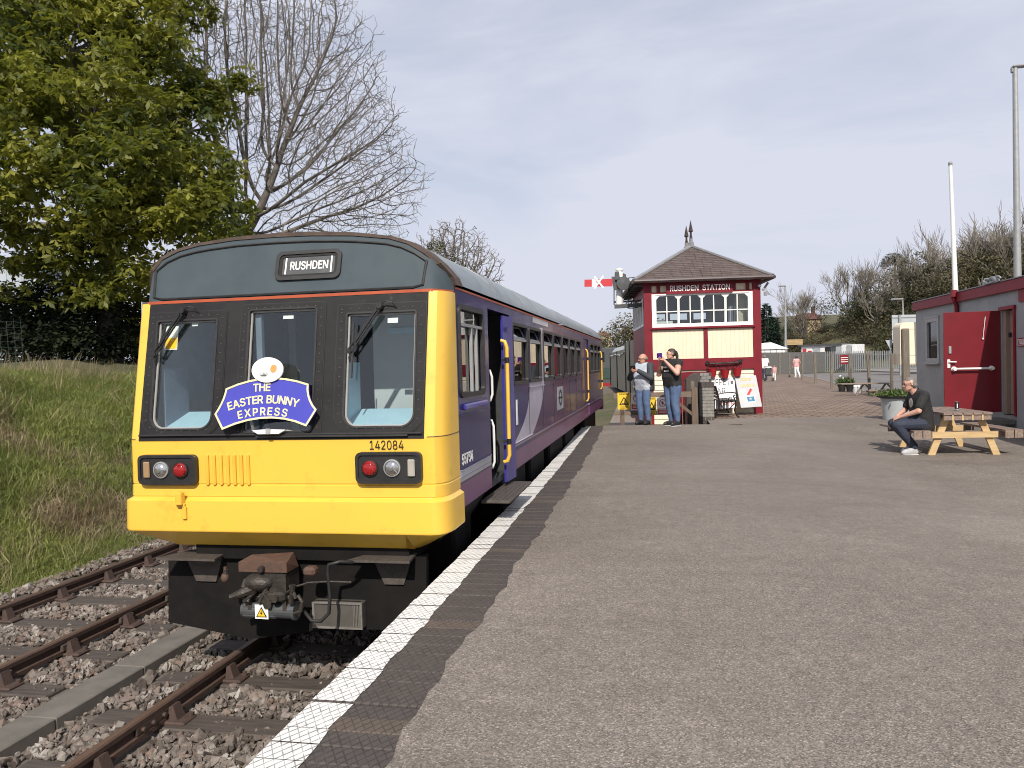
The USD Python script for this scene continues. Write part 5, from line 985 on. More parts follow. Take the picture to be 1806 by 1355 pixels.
# ---------------------------------------------------------------- brick pier, walls, fence with warning signs
DP = 18.75
def pd(px, py, dep=DP): return at_depth(px, py, dep)
g0 = pd(1240, 747); G = Local([g0[0], g0[1], 0], math.radians(6))
pier = thing('brick_pier', 'low pier of grey bricks with pale mortar beside the timber gate post', 'pier')
obj('core', G.wall(MB(), sbox(.012, -.3, .258, .80), .012, .50), 'mortar', pier)
nc = 14; hh = .81 / 10
for r in range(-2, 10):
    z0 = r * hh
    for a, b_ in (((0, .13), (.14, .27)) if r % 2 else ((0, .06), (.07, .20), (.21, .27))):
        mb = MB(); G.box(mb, a, b_, -.002 * rng.random(), .5, z0 + .005, z0 + hh - .006); obj('brick', mb, 'dark_brick' if r < 1 or rng.random() < .15 else 'grey_brick', pier)
for q in range(3):
    mb = MB(); G.box(mb, -.02 + q * .10, .075 + q * .10, -.02, .52, .812, .925); obj('coping_brick', mb, 'dark_brick', pier)
wl_ = thing('dark_wall', 'dark brick wall with a rounded top behind the gate post, in front of the red door', 'wall')
mb = MB(); q0 = G.o - G.o; W2 = Local(at_depth(1212, 740, 19.3) * V([1, 1, 0]), math.radians(6))
W2.wall(mb, unary_union([sbox(.0, -1.1, .62, 1.02), Point(.30, .86).buffer(.29).intersection(sbox(-.01, .86, .35, 1.16)), sbox(.28, .9, .62, 1.15)]), 0, .35); obj('wall_body', mb, 'dark_brick', wl_)
mb = MB(); 
for r in range(14):
    for c in range(2):
        a = .37 + c * .125 - (.06 if r % 2 else 0); W2.box(mb, max(a, .34), min(a + .118, .60), -.012, 0, .02 + r * .081, .02 + r * .081 + .072)
obj('brick_facing', mb, 'grey_brick', wl_); say(stage.GetPrimAtPath(wl_ + '/brick_facing'), kind='stuff')
mb = MB(); W2.box(mb, .10, .19, -.03, 0, .70, .95); obj('lamp_cover', mb, 'post_wood', wl_)
fn = thing('timber_fence', 'weathered timber fence with a round topped gate post and diagonal brace', 'fence')
mb = MB(); a = G(-.20, -.05, 0); PF = dict(o=a, e1=G.u, e2=(0, 0, 1), e3=G.v)
mb.prism(unary_union([sbox(-.07, -1.1, .07, .75), Point(0, .75).buffer(.07)]), -.06, .06, **PF); obj('post', mb, 'weathered_wood', fn)
for u in (-1.75, -1.10):
    mb = MB(); mb.prism(sbox(u - .05, -1.1, u + .05, .70), -.04, .04, **PF); obj('post', mb, 'weathered_wood', fn)
mb = MB(); mb.prism(sbox(-1.95, .585, -.075, .715), -.045, -.005, **PF); obj('top_rail', mb, 'rail_wood', fn)
mb = MB(); mb.prism(sbox(-1.95, .17, -.80, .27), -.04, -.005, **PF); obj('lower_rail', mb, 'rail_wood', fn)
mb = MB(); mb.beam(G(-.21, -.05, .12), G(-.66, -.05, .50), .05, .07); obj('brace', mb, 'weathered_wood', fn)
mb = MB(); mb.tube([G(-.50, -.09, -.1), G(-.50, -.09, .66)], .012, 6); obj('cable_pipe', mb, 'rail_wood', fn)
# warning signs on the fence
def fpl(px, py, v=-.115):
    d = sight(px, py); o_ = G.o + G.v * v; q = EYE + d * (((o_ - EYE) @ G.v) / (d @ G.v)) - G.o; return q @ G.u, q[2]
def plate(name, label, x0, y0, x1, y1, m):
    p = thing(name, label, 'sign', 'warning signs on the timber fence'); a, b_ = fpl(x0, y0), fpl(x1, y1); w = (a[0], b_[0], b_[1], a[1])
    obj('plate', G.wall(MB(), sbox(w[0], w[2], w[1], w[3]), -.115, -.11), m, p); return p, w
def tx(p, s, uc_, z, h, m='print_black', wmax=None):
    t = meshkit.text_mesh(s, h, .002, True); v = np.array(t.vertices); k = min(1, (wmax or 9) / v[:, 0].max()); obj('lettering', MB().raw(G.o + np.outer(uc_ + (v[:, 0] - v[:, 0].max() / 2) * k, G.u) + np.outer(-.1155 - v[:, 2], G.v) + np.outer(z + v[:, 1], [0, 0, 1]), np.array(t.faces)), m, p)
def bars(p, u0, u1, zs, h, m):
    mb = MB()
    for z in zs: G.wall(mb, sbox(u0, z, u1, z + h), -.1175, -.1155)
    obj('print_lines', mb, m, p)
for (x0, x1, y0, y1, lab) in ((1089, 1112, 693, 722, 'yellow danger sign with a black triangle at the left end of the timber fence'), (1141, 1158, 701, 731, 'yellow danger sign half hidden behind the man in jeans')):
    p, w = plate('danger_sign', lab, x0, y0, x1, y1, 'print_yellow'); W, Hh, uc_ = w[1] - w[0], w[3] - w[2], (w[0] + w[1]) / 2
    tx(p, 'DANGER', uc_, w[3] - .055, .042, wmax=W * .8); tr_ = Polygon([(uc_ - W * .4, w[2] + Hh * .26), (uc_ + W * .4, w[2] + Hh * .26), (uc_, w[2] + Hh * .76)])
    obj('triangle', G.wall(MB(), tr_.difference(tr_.buffer(-.022, join_style=2)).union(sbox(uc_ - W * .2, w[2] + Hh * .34, uc_ + W * .2, w[2] + Hh * .38)), -.1175, -.1155), 'print_black', p); bars(p, uc_ - W * .3, uc_ + W * .3, (w[2] + .025, w[2] + .055), .012, 'print_black')
for (x0, x1, y0, y1, lab) in ((1112.5, 1136, 693, 723, 'white prohibition sign half hidden behind the man in jeans'), (1158.5, 1179, 701, 732, 'white prohibition sign with a red ring beside the woman in jeans')):
    p, w = plate('prohibition_sign', lab, x0, y0, x1, y1, 'print_white'); W, Hh, uc_ = w[1] - w[0], w[3] - w[2], (w[0] + w[1]) / 2; c = Point(uc_, w[2] + Hh * .68)
    ring = c.buffer(W * .33).difference(c.buffer(W * .27)).union(LineString([(uc_ - W * .2, w[2] + Hh * .68 + W * .2), (uc_ + W * .2, w[2] + Hh * .68 - W * .2)]).buffer(W * .03))
    obj('red_ring', G.wall(MB(), ring, -.1195, -.1175), 'print_red', p); obj('symbol', G.wall(MB(), affinity.scale(c.buffer(W * .12), .7, 1.2), -.117, -.1155), 'print_black', p)
    obj('red_field', G.wall(MB(), sbox(w[0] + .012, w[2] + .02, w[1] - .012, w[2] + Hh * .36), -.1165, -.1152), 'print_red', p); mb = MB()
    for z in (w[2] + .05, w[2] + .09, w[2] + .125): G.wall(mb, sbox(uc_ - W * .36, z, uc_ + W * .36, z + .012), -.1185, -.1166)
    obj('print_lines', mb, 'print_white', p)

# ---------------------------------------------------------------- boards leaning on the box, bench
def leaning_board(name, label, tl, tr_, br_, bl_, dep_t, dep_b, m):
    p = thing(name, label, 'board'); q = [at_depth(*tl, dep_t), at_depth(*tr_, dep_t), at_depth(*br_, dep_b), at_depth(*bl_, dep_b)]
    n = np.cross(q[1] - q[0], q[3] - q[0]); n /= np.linalg.norm(n); n = n if n[1] < 0 else -n
    mb = MB(); mb.add(manifold3d.Manifold.hull_points(V([w + n * s for w in q for s in (0, -.03)]))); obj('panel', mb, m, p)
    def onb(s, t, off): return q[0] * (1 - s) * (1 - t) + q[1] * s * (1 - t) + q[2] * s * t + q[3] * (1 - s) * t + n * off
    return p, onb
def btext(p, onb, s, s0, t0, w, h, m, d=.003, bold=False):
    t = meshkit.text_mesh(s, .1, .004, bold); v = np.array(t.vertices); W = v[:, 0].max()
    obj('lettering', MB().raw([onb(s0 + w * x / W, t0 - h * y / .1, d + z) for x, y, z in v], np.array(t.faces)), m, p)
def bpatch(p, onb, name, s0, t0, s1, t1, m, d0=.001, d1=.003):
    mb = MB(); mb.add(manifold3d.Manifold.hull_points(V([onb(s, t, d) for s, t in ((s0, t0), (s1, t0), (s1, t1), (s0, t1)) for d in (d0, d1)]))); return obj(name, mb, m, p)
p, ob_ = leaning_board('buffet_board', 'white board lettered BUFFET BAR leaning on the signal box behind the bench', (1243, 668), (1295, 665), (1299, 719), (1247, 722), 20.8, 20.35, 'board_white')
btext(p, ob_, 'BUFFET', .04, .255, .80, .21, 'print_black'); btext(p, ob_, 'BAR', .22, .53, .45, .19, 'print_black'); bpatch(p, ob_, 'emblem', .86, .12, .95, .24, 'signal_grey')
btext(p, ob_, 'OPEN', .45, .92, .48, .10, 'print_red', bold=True)
p, ob_ = leaning_board('notice_board', 'grey board with yellow lettering and a blue picture leaning on the signal box corner', (1296, 664), (1333, 662), (1344, 717), (1307, 719.5), 20.7, 20.15, 'board_grey')
btext(p, ob_, 'TICKETS', .20, .16, .52, .085, 'chalk_yellow', bold=True); btext(p, ob_, 'ON SALE', .18, .36, .66, .085, 'chalk_yellow', bold=True)
bpatch(p, ob_, 'white_card', .14, .44, .34, .52, 'print_white'); mb = MB(); mb.add(manifold3d.Manifold.hull_points(V([ob_(s, t, d) for s, t in ((.38, .62), (.62, .40), (.70, .45), (.46, .66)) for d in (.001, .003)]))); obj('red_pencil', mb, 'signal_red', p); bpatch(p, ob_, 'pencil_tip', .64, .36, .72, .44, 'print_white', .001, .004)
bpatch(p, ob_, 'picture_border', .34, .63, .76, .86, 'print_white'); bpatch(p, ob_, 'picture', .37, .67, .72, .83, 'print_blue', .0032, .005); bpatch(p, ob_, 'picture_detail', .48, .71, .58, .77, 'sign_back_grey', .0052, .006)
# bench with scrolled iron arms seen from its end
bo = at_depth(1280, 736, 19.4); bo[2] = 0
bench = thing('park_bench', 'black cast iron park bench with scrolled arms in front of the white board', 'bench')
BN = Local(bo, math.radians(5)); BX = lambda d, l, z: BN(d - .22, l, z)                # d: from the back (left) to the front (right), l: along the seat
for l in (0.0, 1.25):
    mb = MB()
    for pts, r in (([(-.02, .80), (.03, .60), (.07, .44), (.06, .25), (-.02, .06), (-.06, .0)], .022), ([(.46, .42), (.47, .3), (.44, .18), (.50, .05), (.55, .0)], .022), ([(.06, .42), (.25, .40), (.46, .42)], .02), ([(.04, .60), (.2, .63), (.36, .64), (.47, .62), (.52, .56), (.49, .50), (.43, .50), (.42, .55), (.46, .57)], .018), ([(.46, .42), (.43, .5)], .016),
                   ([(.07, .38), (.16, .25), (.25, .15), (.34, .25), (.44, .36)], .014), ([(.12, .42), (.16, .5), (.24, .5), (.24, .44), (.18, .45)], .012), ([(.28, .42), (.32, .52), (.38, .5), (.37, .44)], .012), ([(.02, .12), (.2, .10), (.46, .12)], .012)):
        mb.tube([BX(d, l, z) for d, z in pts], r, 7)
    obj('iron_end', mb, 'black_iron', bench)
for q in range(5):
    mb = MB(); mb.frame(BX(.10 + q * .088, .62, .435), [BN.u, BN.v, [0, 0, 1]], [.034, .66, .014]); obj('seat_slat', mb, 'black_iron', bench)
for q in range(4):
    mb = MB(); mb.frame(BX(.055 - q * .02, .62, .52 + q * .085), [BN.u * .97 + V([0, 0, .24]), BN.v, V([0, 0, .97]) - BN.u * .24], [.012, .66, .034]); obj('back_slat', mb, 'black_iron', bench)

# ---------------------------------------------------------------- toilet cabin on the right
CX, CN, CF, CZ, CT = 6.85, 9.0, 22.85, 0.2, 2.68
cab_ = thing('portable_cabin', 'grey portable cabin with a maroon roof edge and a red door', 'cabin')
wy0, wy1 = 16.86, 17.42
wall = sbox(CN, -.08, CF, CT).difference(unary_union([sbox(wy0, CZ - .02, wy1, 2.31), sbox(21.12, 1.30, 21.98, 2.34)]))
obj('front_wall', MB().prism(wall, 0, .10, o=(CX, 0, 0), e1=(0, 1, 0), e2=(0, 0, 1), e3=(1, 0, 0)), 'cabin_grey', cab_)
mb = MB(); mb.box(CX + .10, CX + 3.2, CF - .1, CF - .004, -.08, CT); mb.box(CX + 3.1, CX + 3.2, CN, CF - .1, -.08, CT); mb.box(CX + .1, CX + 3.1, CN, CN + .1, -.08, CT); obj('end_wall', mb, 'cabin_grey', cab_)
mb = MB(); mb.box(CX - .02, CX + 3.25, CN - .05, CF + .03, CT + .17, CT + .22); obj('roof', mb, 'roof_felt', cab_)
mb = MB(); mb.cbox(CX - .07, CX - .02, CN - .06, CF + .06, CT - .02, CT + .20, .008); mb.cbox(CX - .02, CX + 3.25, CF + .012, CF + .06, CT - .02, CT + .20, .008); mb.box(CX - .02, CX + .1, CN, CF, CT, CT + .17); obj('fascia', mb, 'maroon_paint', cab_)
mb = MB(); mb.box(CX - .085, CX - .03, CN - .06, CF + .07, CT + .205, CT + .225); obj('roof_edge', mb, 'lead_grey', cab_)

mb = MB(); mb.prism(sbox(21.06, 1.24, 22.04, 2.40).difference(sbox(21.17, 1.36, 21.93, 2.29)), -.02, .06, o=(CX, 0, 0), e1=(0, 1, 0), e2=(0, 0, 1), e3=(1, 0, 0)); mb.cbox(CX - .07, CX, 21.02, 22.08, 1.20, 1.245, .005); mb.box(CX - .03, CX, 21.02, 22.08, 2.40, 2.43); cwn = obj('window', mb, 'cabin_trim', cab_)
obj('pane', MB().box(CX + .03, CX + .036, 21.17, 21.93, 1.36, 2.29), 'saloon_glass', cwn); obj('blind', MB().box(CX + .12, CX + .14, 21.1, 22.0, 1.3, 2.35), 'dark_interior', cwn)
mb = MB(); mb.box(CX + 1.5, CX + 1.55, 16.6, 18.6, .2, 2.6); mb.box(CX + .1, CX + 1.5, 17.62, 17.66, .2, 2.6); obj('inner_wall', mb, 'cabin_tan', cab_)
mb = MB(); mb.box(CX + .02, CX + .12, wy1 - .12, wy1 + .02, CZ, 2.31); mb.box(CX + .10, CX + .14, wy0 + .1, wy1, CZ, 2.31); obj('door_lining', mb, 'cabin_tan', cab_)
mb = MB(); mb.box(CX - .03, CX + .12, wy0 - .07, wy0, CZ - .02, 2.38); mb.box(CX - .05, CX + .12, wy0 - .09, wy1 + .06, 2.31, 2.38); obj('door_frame', mb, 'maroon_paint', cab_)
mb = MB(); mb.box(CX + .1, CX + 1.5, 16.6, 17.62, .12, .19); obj('inner_floor', mb, 'dark_interior', cab_)
mb = MB(); mb.cbox(CX - .55, CX - .02, 16.8, 17.5, .02, .12, .01); mb.box(CX - .95, CX - .56, 16.75, 17.6, -.2, .0); obj('step', mb, 'trough_concrete', cab_)
mb = MB(); mb.cbox(CX + .01, CX + .06, wy1 - .3, wy1 - .24, 1.75, 1.85, .01); obj('door_closer', mb, 'black_iron', cab_)
mb = MB()
for q in np.arange(CN + .5, CF, 2.2): mb.box(CX + .1, CX + .5, q, q + .4, -.35, -.08)
obj('support_block', mb, 'dark_brick', cab_)
mb = MB(); mb.box(CX - .025, CX - .0, 16.35, 16.62, CT - .26, CT - .02); obj('trim_block', mb, 'maroon_paint', cab_)
sgn = thing('toilet_sign', 'small maroon sign with pale border on the grey cabin beside the doorway', 'sign')
obj('plate', MB().box(CX - .02, CX - .004, 16.28, 16.70, 1.56, 1.72), 'maroon_paint', sgn); mb = MB(); mb.prism(sbox(16.30, 1.58, 16.68, 1.70).difference(sbox(16.31, 1.59, 16.67, 1.69)), 0, .003, o=(CX - .02, 0, 0), e1=(0, 1, 0), e2=(0, 0, 1), e3=(-1, 0, 0)); obj('sign_border', mb, 'print_white', sgn)
t = meshkit.text_mesh('TOILET', .06, .003, True); v = np.array(t.vertices); k = .3 / v[:, 0].max(); obj('lettering', MB().raw(np.stack([CX - .0205 - v[:, 2], 16.64 - v[:, 0] * k, 1.61 + v[:, 1]], -1), np.array(t.faces)), 'print_white', sgn)
# the open door, hinged at the far jamb and standing square to the wall
DY = 17.46; dx0, dx1 = CX - 1.085, CX - .012
mb = MB(); mb.cbox(dx0, dx1, DY, DY + .05, CZ + .03, 2.31, .004); cdoor = obj('door', mb, 'red_door_paint', cab_, label='red outward opening door standing wide open')
def D_(px, py): return on_y(px, py, DY)
a, b_ = D_(1682, 651), D_(1748, 649); mb = MB(); z = a[2]; mb.tube([[a[0], DY, z], [a[0], DY - .07, z], [a[0] + .03, DY - .085, z], [b_[0] - .03, DY - .085, z], [b_[0], DY - .07, z], [b_[0], DY, z]], .021, 12)
for x in (a[0], b_[0]): mb.cyl([x, DY, z], [x, DY - .02, z], .05, 16); mb.cyl([x, DY - .02, z], [x, DY - .095, z], .036, 14)
obj('grab_rail', mb, 'white_paint', cdoor, smooth=40)
mb = MB(); q = D_(1673, 641); mb.cbox(q[0] - .028, q[0] + .028, DY - .015, DY, q[2] - .10, q[2] + .08, .006); mb.tube([[q[0], DY, q[2] + .03], [q[0], DY - .05, q[2] + .03], [q[0] + .13, DY - .055, q[2] + .025]], .013, 8); obj('handle', mb, 'white_paint', cdoor, smooth=40)
mb = MB(); q = D_(1675, 617); mb.cbox(q[0] - .025, q[0] + .025, DY - .03, DY, q[2] - .085, q[2] + .075, .008); obj('lock', mb, 'galvanised', cdoor)
mb = MB(); mb.tube([D_(1737, 559) - V([0, .02, 0]), D_(1733, 597) - V([0, .02, 0])], .006, 5); mb.sphere(D_(1733, 598) - V([0, .02, 0]), .018, 1); obj('pull_cord', mb, 'white_paint', cdoor)
cb = thing('loose_cable', 'coil of grey cable lying over the maroon roof edge of the cabin', 'cable')
mb = MB(); q = on_x(1756, 512, CX); c = V([CX, q[1], CT + .24])
for r_ in range(4):
    t_ = np.linspace(0, 5.6, 16); mb.tube([c + V([-.06 + .05 * math.cos(a * 1.3 + r_), .55 * math.cos(a + r_) * (.5 + .15 * r_), .045 + .06 * math.sin(a * 1.1 + r_ * 2)]) for a in t_], .016, 6)
obj('coil', mb, 'galvanised', cb)
dpp = MB(); q = on_x(1683, 540, CX - .1); dpp.tube([[CX - .1, q[1], CT + .24], [CX - .12, q[1], CT + .08], [CX - .05, q[1], CT - .1], [CX - .05, q[1], CT - .5]], .05, 10); dpp.box(CX - .16, CX - .05, q[1] - .09, q[1] + .09, CT + .1, CT + .26); obj('downpipe', dpp, 'maroon_paint', cab_)

# ---------------------------------------------------------------- picnic table
def gz(x, y): return float(platform_z(x, y))
pA = on_z(1645, 803, -.2); pB = on_z(1772, 806, -.2)                                   # the near pair of feet
TO = V([(pA[0] + pB[0]) / 2, (pA[1] + pB[1]) / 2, 0]); TA = math.atan2(pB[1] - pA[1], pB[0] - pA[0])
far_leg = on_z(1712, 788, -.2)
TAB = Local([TO[0], TO[1], gz(TO[0], TO[1])], math.radians(4)); legW = np.linalg.norm((pB - pA)[:2])
TL_ = 1.55
tb = thing('picnic_table', 'picnic table with dark plank tops and pale new pine legs beside the red door', 'picnic table')
def tbeam(name, p, q, w, h, m, up=(0, 0, 1.0)): obj(name, MB().beam(TAB(*p), TAB(*q), w, h, up), m, tb)
TH, SH = .70, .41
for v0 in (.16, TL_ - .16):
    for sgx in (-1, 1):
        d = V([sgx * (legW / 2 + .0), v0, 0]); tp = V([sgx * .24, v0, TH - .04]); mb = MB()
        a, b_ = TAB(*d), TAB(*tp); sd = TAB.u * .055
        mb.add(manifold3d.Manifold.hull_points(V([w + s * sd + o_ * TAB.v for w in (a, b_) for s in (-1, 1) for o_ in (-.022, .022)]))); obj('leg', mb, 'new_pine', tb)
    mb = MB(); TAB.box(mb, -.50, .50, v0 - .066, v0 - .024, SH - .125, SH - .03); obj('seat_bearer', mb, 'new_pine', tb)
    mb = MB(); TAB.box(mb, -.72, .72, v0 + .024, v0 + .066, SH - .125, SH - .03); obj('seat_bearer', mb, 'table_plank', tb)
    mb = MB(); TAB.box(mb, -.33, .33, v0 + .024, v0 + .06, TH - .115, TH - .035); obj('top_bearer', mb, 'table_plank', tb)
for q in range(5):
    mb = MB(); u = -.30 + q * .15; mb.add(manifold3d.Manifold.hull_points(V([TAB(u + a, b_, c) for a in (-.067, .067) for b_ in (-.02, TL_ + .02) for c in (TH - .035, TH)]))); obj('top_plank', mb, 'table_plank', tb)
for sgx in (-1, 1):
    for q in range(2):
        mb = MB(); u = sgx * (.62 + q * .14); TAB.box(mb, u - .063, u + .063, -.02, TL_ + .02, SH - .03, SH + .005); obj('seat_plank', mb, 'table_plank', tb)
        mb = MB(); TAB.box(mb, u - .03, u - .012, -.026, -.021, SH - .13, SH - .03) ; TAB.box(mb, u - .063, u + .063, -.02, .0, SH - .125, SH - .03); obj('seat_apron', mb, 'table_plank', tb)
for q in range(4):
    mb = MB(); u = -.225 + q * .15; TAB.box(mb, u - .012, u + .012, -.012, .13, TH - .125, TH - .036); obj('pale_batten', mb, 'new_pine', tb)
mb = MB(); TAB.box(mb, -.36, .36, .0, .02, TH - .12, TH - .036); obj('top_apron', mb, 'table_plank', tb)
cn = thing('drink_can', 'black drink can with a silver top standing on the picnic table', 'can', loc=TAB(.02, .42, TH))
mb = MB(); mb.lathe([(.0005, 0), (.026, 0), (.032, .008), (.032, .135), (.026, .148)], n=20); obj('can_body', mb, 'pot_black', cn, smooth=40); mb = MB(); mb.lathe([(.026, .146), (.0265, .152), (.024, .15), (.0005, .149)], n=20); obj('can_top', mb, 'lamp_white', cn)
mb = MB(); mb.lathe([(.0323, .01), (.0323, .035)], n=20); obj('can_band', mb, 'galvanised', cn)
mb = MB(); mb.box(-.012, .004, -.034, -.0322, .05, .12); obj('can_print', mb, 'print_white', cn)

# planter tub, cabinet on the fence, flagpole, lamp posts
tubp = on_z(1592, 745, -.05); tp_ = thing('planter_tub', 'grey round tub planted with low green plants behind the seated man', 'planter', loc=(tubp[0], tubp[1] + .35, gz(tubp[0], tubp[1])))
mb = MB(); mb.lathe([(.0005, 0), (.30, 0), (.31, .02), (.36, .52), (.345, .52), (.33, .48), (.0005, .48)], n=28); obj('tub', mb, 'planter_grey', tp_, smooth=40)
mb = MB(); mb.lathe([(.34, .49), (.44, .53), (.45, .56), (.35, .55), (.0005, .53)], n=24); obj('soil_rim', mb, 'pot_black', tp_, smooth=40)
def leafs(mb, n, c, sx, sz, l, w, up=.6):
    for _ in range(n):
        p = V(c) + rng.normal(0, 1, 3) * V([sx, sx, sz]); d = rng.normal(0, 1, 3); d[2] = abs(d[2]) * up + .2; d /= np.linalg.norm(d); s = np.cross(d, rng.normal(0, 1, 3)); s /= np.linalg.norm(s)
        L = l * rng.uniform(.6, 1.3); mb.raw([p, p + d * L * .5 + s * w, p + d * L, p + d * L * .5 - s * w], [[0, 1, 2], [0, 2, 3]])
foliage('planter_leaf', (0.05, 0.085, 0.02), (0.11, 0.16, 0.04), (0.12, 0.18, 0.03), 3.0, .25)
mb = MB(); leafs(mb, 700, (0, 0, .57), .2, .035, .1, .02); say(obj('plants', mb, 'planter_leaf', tp_), kind='stuff')
cbt = thing('cream_cabinet', 'cream painted metal cabinet with a rounded corner standing behind the timber post', 'cabinet')
q0, q1 = at_depth(1587, 569, 27), at_depth(1640, 642, 27); mb = MB(); CB = Local([q0[0], q0[1], 0], YAW); w_ = (q1 - q0) @ _ru
CB.wall(mb, unary_union([sbox(0, q1[2], w_, q0[2] - .25), rrect(0, w_, q1[2], q0[2], .18, 6), sbox(.2, q1[2], w_, q0[2])]), 0, .5); obj('case', mb, 'cabinet_cream', cbt)
mb = MB(); CB.wall(mb, sbox(.05, q0[2] - .20, w_ - .02, q0[2] - .18), -.012, 0); CB.wall(mb, sbox(.03, q1[2] + .03, w_, q0[2] - .22).difference(sbox(.06, q1[2] + .05, w_, q0[2] - .24)), -.01, 0); obj('case_lid', mb, 'cabinet_cream', cbt)
mb = MB()
for u in (.35, w_ - .15): CB.box(mb, u - .06, u + .06, .2, .3, -.1, q1[2])
obj('leg', mb, 'galvanised', cbt)
tpst = thing('timber_post', 'thick weathered timber post standing before the cream cabinet', 'post'); b0 = on_z(1598, 705, 0); mb = MB(); zt = at_depth(1597, 580, (b0 - EYE) @ _rv)[2]; mb.cbox(b0[0] - .11, b0[0] + .11, b0[1] - .10, b0[1] + .10, -.1, zt, .03); obj('post_shaft', mb, 'post_wood', tpst)
fp = thing('flagpole', 'white flagpole rising behind the maroon roof edge of the cabin', 'flagpole'); a, b_ = at_depth(1687, 560, 24.5), at_depth(1676, 292, 24.5)
a0 = a + (a - b_) * (a[2] + .1) / (b_[2] - a[2]); mb = MB(); mb.tube([a0, a, b_], [.10, .085, .05], 12); obj('pole', mb, 'white_paint', fp, smooth=40); mb = MB(); mb.sphere(b_ + V([0, 0, .06]), .065, 2); mb.cyl(b_, b_ + V([0, 0, .04]), .06, 10); obj('finial', mb, 'lead_grey', fp)
lp = thing('tall_lamp_post', 'tall grey steel lamp post at the right edge rising above the cabin', 'lamp post'); a, b_ = at_depth(1795, 500, 27), at_depth(1790, 120, 27); a0 = V([a[0], a[1], -.1]); mb = MB(); mb.tube([a0, a, b_], [.13, .12, .08], 14); obj('pole', mb, 'galvanised', lp, smooth=40)
mb = MB(); mb.cbox(b_[0] - .10, b_[0] + .34, b_[1] - .12, b_[1] + .12, b_[2], b_[2] + .08, .03); mb.cbox(b_[0] - .13, b_[0] - .05, b_[1] - .06, b_[1] + .06, b_[2] - .16, b_[2] + .02, .02); obj('lantern', mb, 'lead_grey', lp)
# ---------------------------------------------------------------- people
mat('skin', (0.50, 0.27, 0.19), (0.44, 0.22, 0.155), 0.5, scale=18)
mat('skin_pale', (0.56, 0.33, 0.25), (0.50, 0.27, 0.20), 0.5, scale=18)
mat('hair_dark', (0.028, 0.018, 0.014), (0.05, 0.034, 0.026), 0.5, scale=60)
mat('hair_grey', (0.20, 0.18, 0.16), (0.13, 0.115, 0.10), 0.7, scale=60)
mat('denim', (0.10, 0.155, 0.27), (0.066, 0.105, 0.20), 0.8, scale=9, bump=0.3, bscale=30)
mat('denim_dark', (0.018, 0.024, 0.045), (0.03, 0.037, 0.062), 0.8, scale=9, bump=0.3, bscale=30)
mat('tee_black', (0.014, 0.014, 0.015), (0.024, 0.024, 0.025), 0.85, scale=9, bump=0.4, bscale=22)
mat('tee_grey_blue', (0.46, 0.50, 0.56), (0.36, 0.41, 0.48), 0.85, scale=9, bump=0.4, bscale=22)
mat('jacket_dark', (0.03, 0.035, 0.045), (0.045, 0.05, 0.06), 0.75, scale=9, bump=0.3, bscale=25)
mat('lining_white', (0.62, 0.62, 0.62), None, 0.8)
mat('shoe_black', (0.02, 0.02, 0.022), None, 0.5)
mat('shoe_silver', (0.48, 0.48, 0.50), (0.36, 0.36, 0.38), 0.4, scale=20)
mat('shoe_sole', (0.70, 0.70, 0.69), None, 0.6)
mat('phone_purple', (0.10, 0.04, 0.26), None, 0.35)
mat('pink_cloth', (0.62, 0.36, 0.36), (0.55, 0.30, 0.30), 0.8)
mat('eye_dark', (0.02, 0.015, 0.015), None, 0.3)
mat('lip', (0.36, 0.13, 0.11), None, 0.5)
ICO = trimesh.creation.icosphere(1, 1.0).vertices
def ball(c, r): return ICO * (V(r) if np.ndim(r) else r) + V(c, float)
def solid(bones, edge=0.022, smooth=8):
    ms = [manifold3d.Manifold.hull_points(np.vstack([ball(c, r) for c, r in b])) for b in bones]
    m = manifold3d.Manifold.batch_boolean(ms, manifold3d.OpType.Add)
    big = max(m.decompose(), key=lambda q: q.volume()); mm = big.refine_to_length(edge).to_mesh()
    t = trimesh.Trimesh(mm.vert_properties[:, :3], mm.tri_verts, process=True)
    if smooth: trimesh.smoothing.filter_taubin(t, 0.5, 0.52, smooth)
    return t
def unit(v): v = V(v, float); return v / np.linalg.norm(v)
def hand(wrist, d, palm_n, side, curl=0.9, open_=0.0):
    """bones of a hand leaving the wrist along d, palm facing palm_n; side = +1 / -1 puts the thumb on that side"""
    w, d, n = V(wrist, float), unit(d), unit(palm_n); n = unit(n - d * (n @ d)); s = np.cross(d, n) * side; bones = []
    k = [w + d * .085 + s * q for q in (.033, .011, -.011, -.031)]
    bones.append([(w, .026), (k[0], .014), (k[3], .013), (w + d * .05 + s * .02, .02), (w + d * .05 - s * .02, .018)])
    for i, (b, L) in enumerate(zip(k, (.043, .048, .045, .035))):
        d1 = unit(d * math.cos(curl * .6) + n * math.sin(curl * .6)); d2 = unit(d * math.cos(curl * 1.5) + n * math.sin(curl * 1.5)); p1 = b + d1 * L; p2 = p1 + d2 * L * .85
        bones += [[(b, .0105), (p1, .0095)], [(p1, .0095), (p2, .008)]]
    t0 = w + d * .03 + s * .028; t1 = t0 + unit(d * .6 + s * .8 + n * .35) * .042; t2 = t1 + unit(d * .9 + s * .15 + n * .5) * .034
    bones += [[(t0, .016), (t1, .0115)], [(t1, .0115), (t2, .0095)]]
    return bones
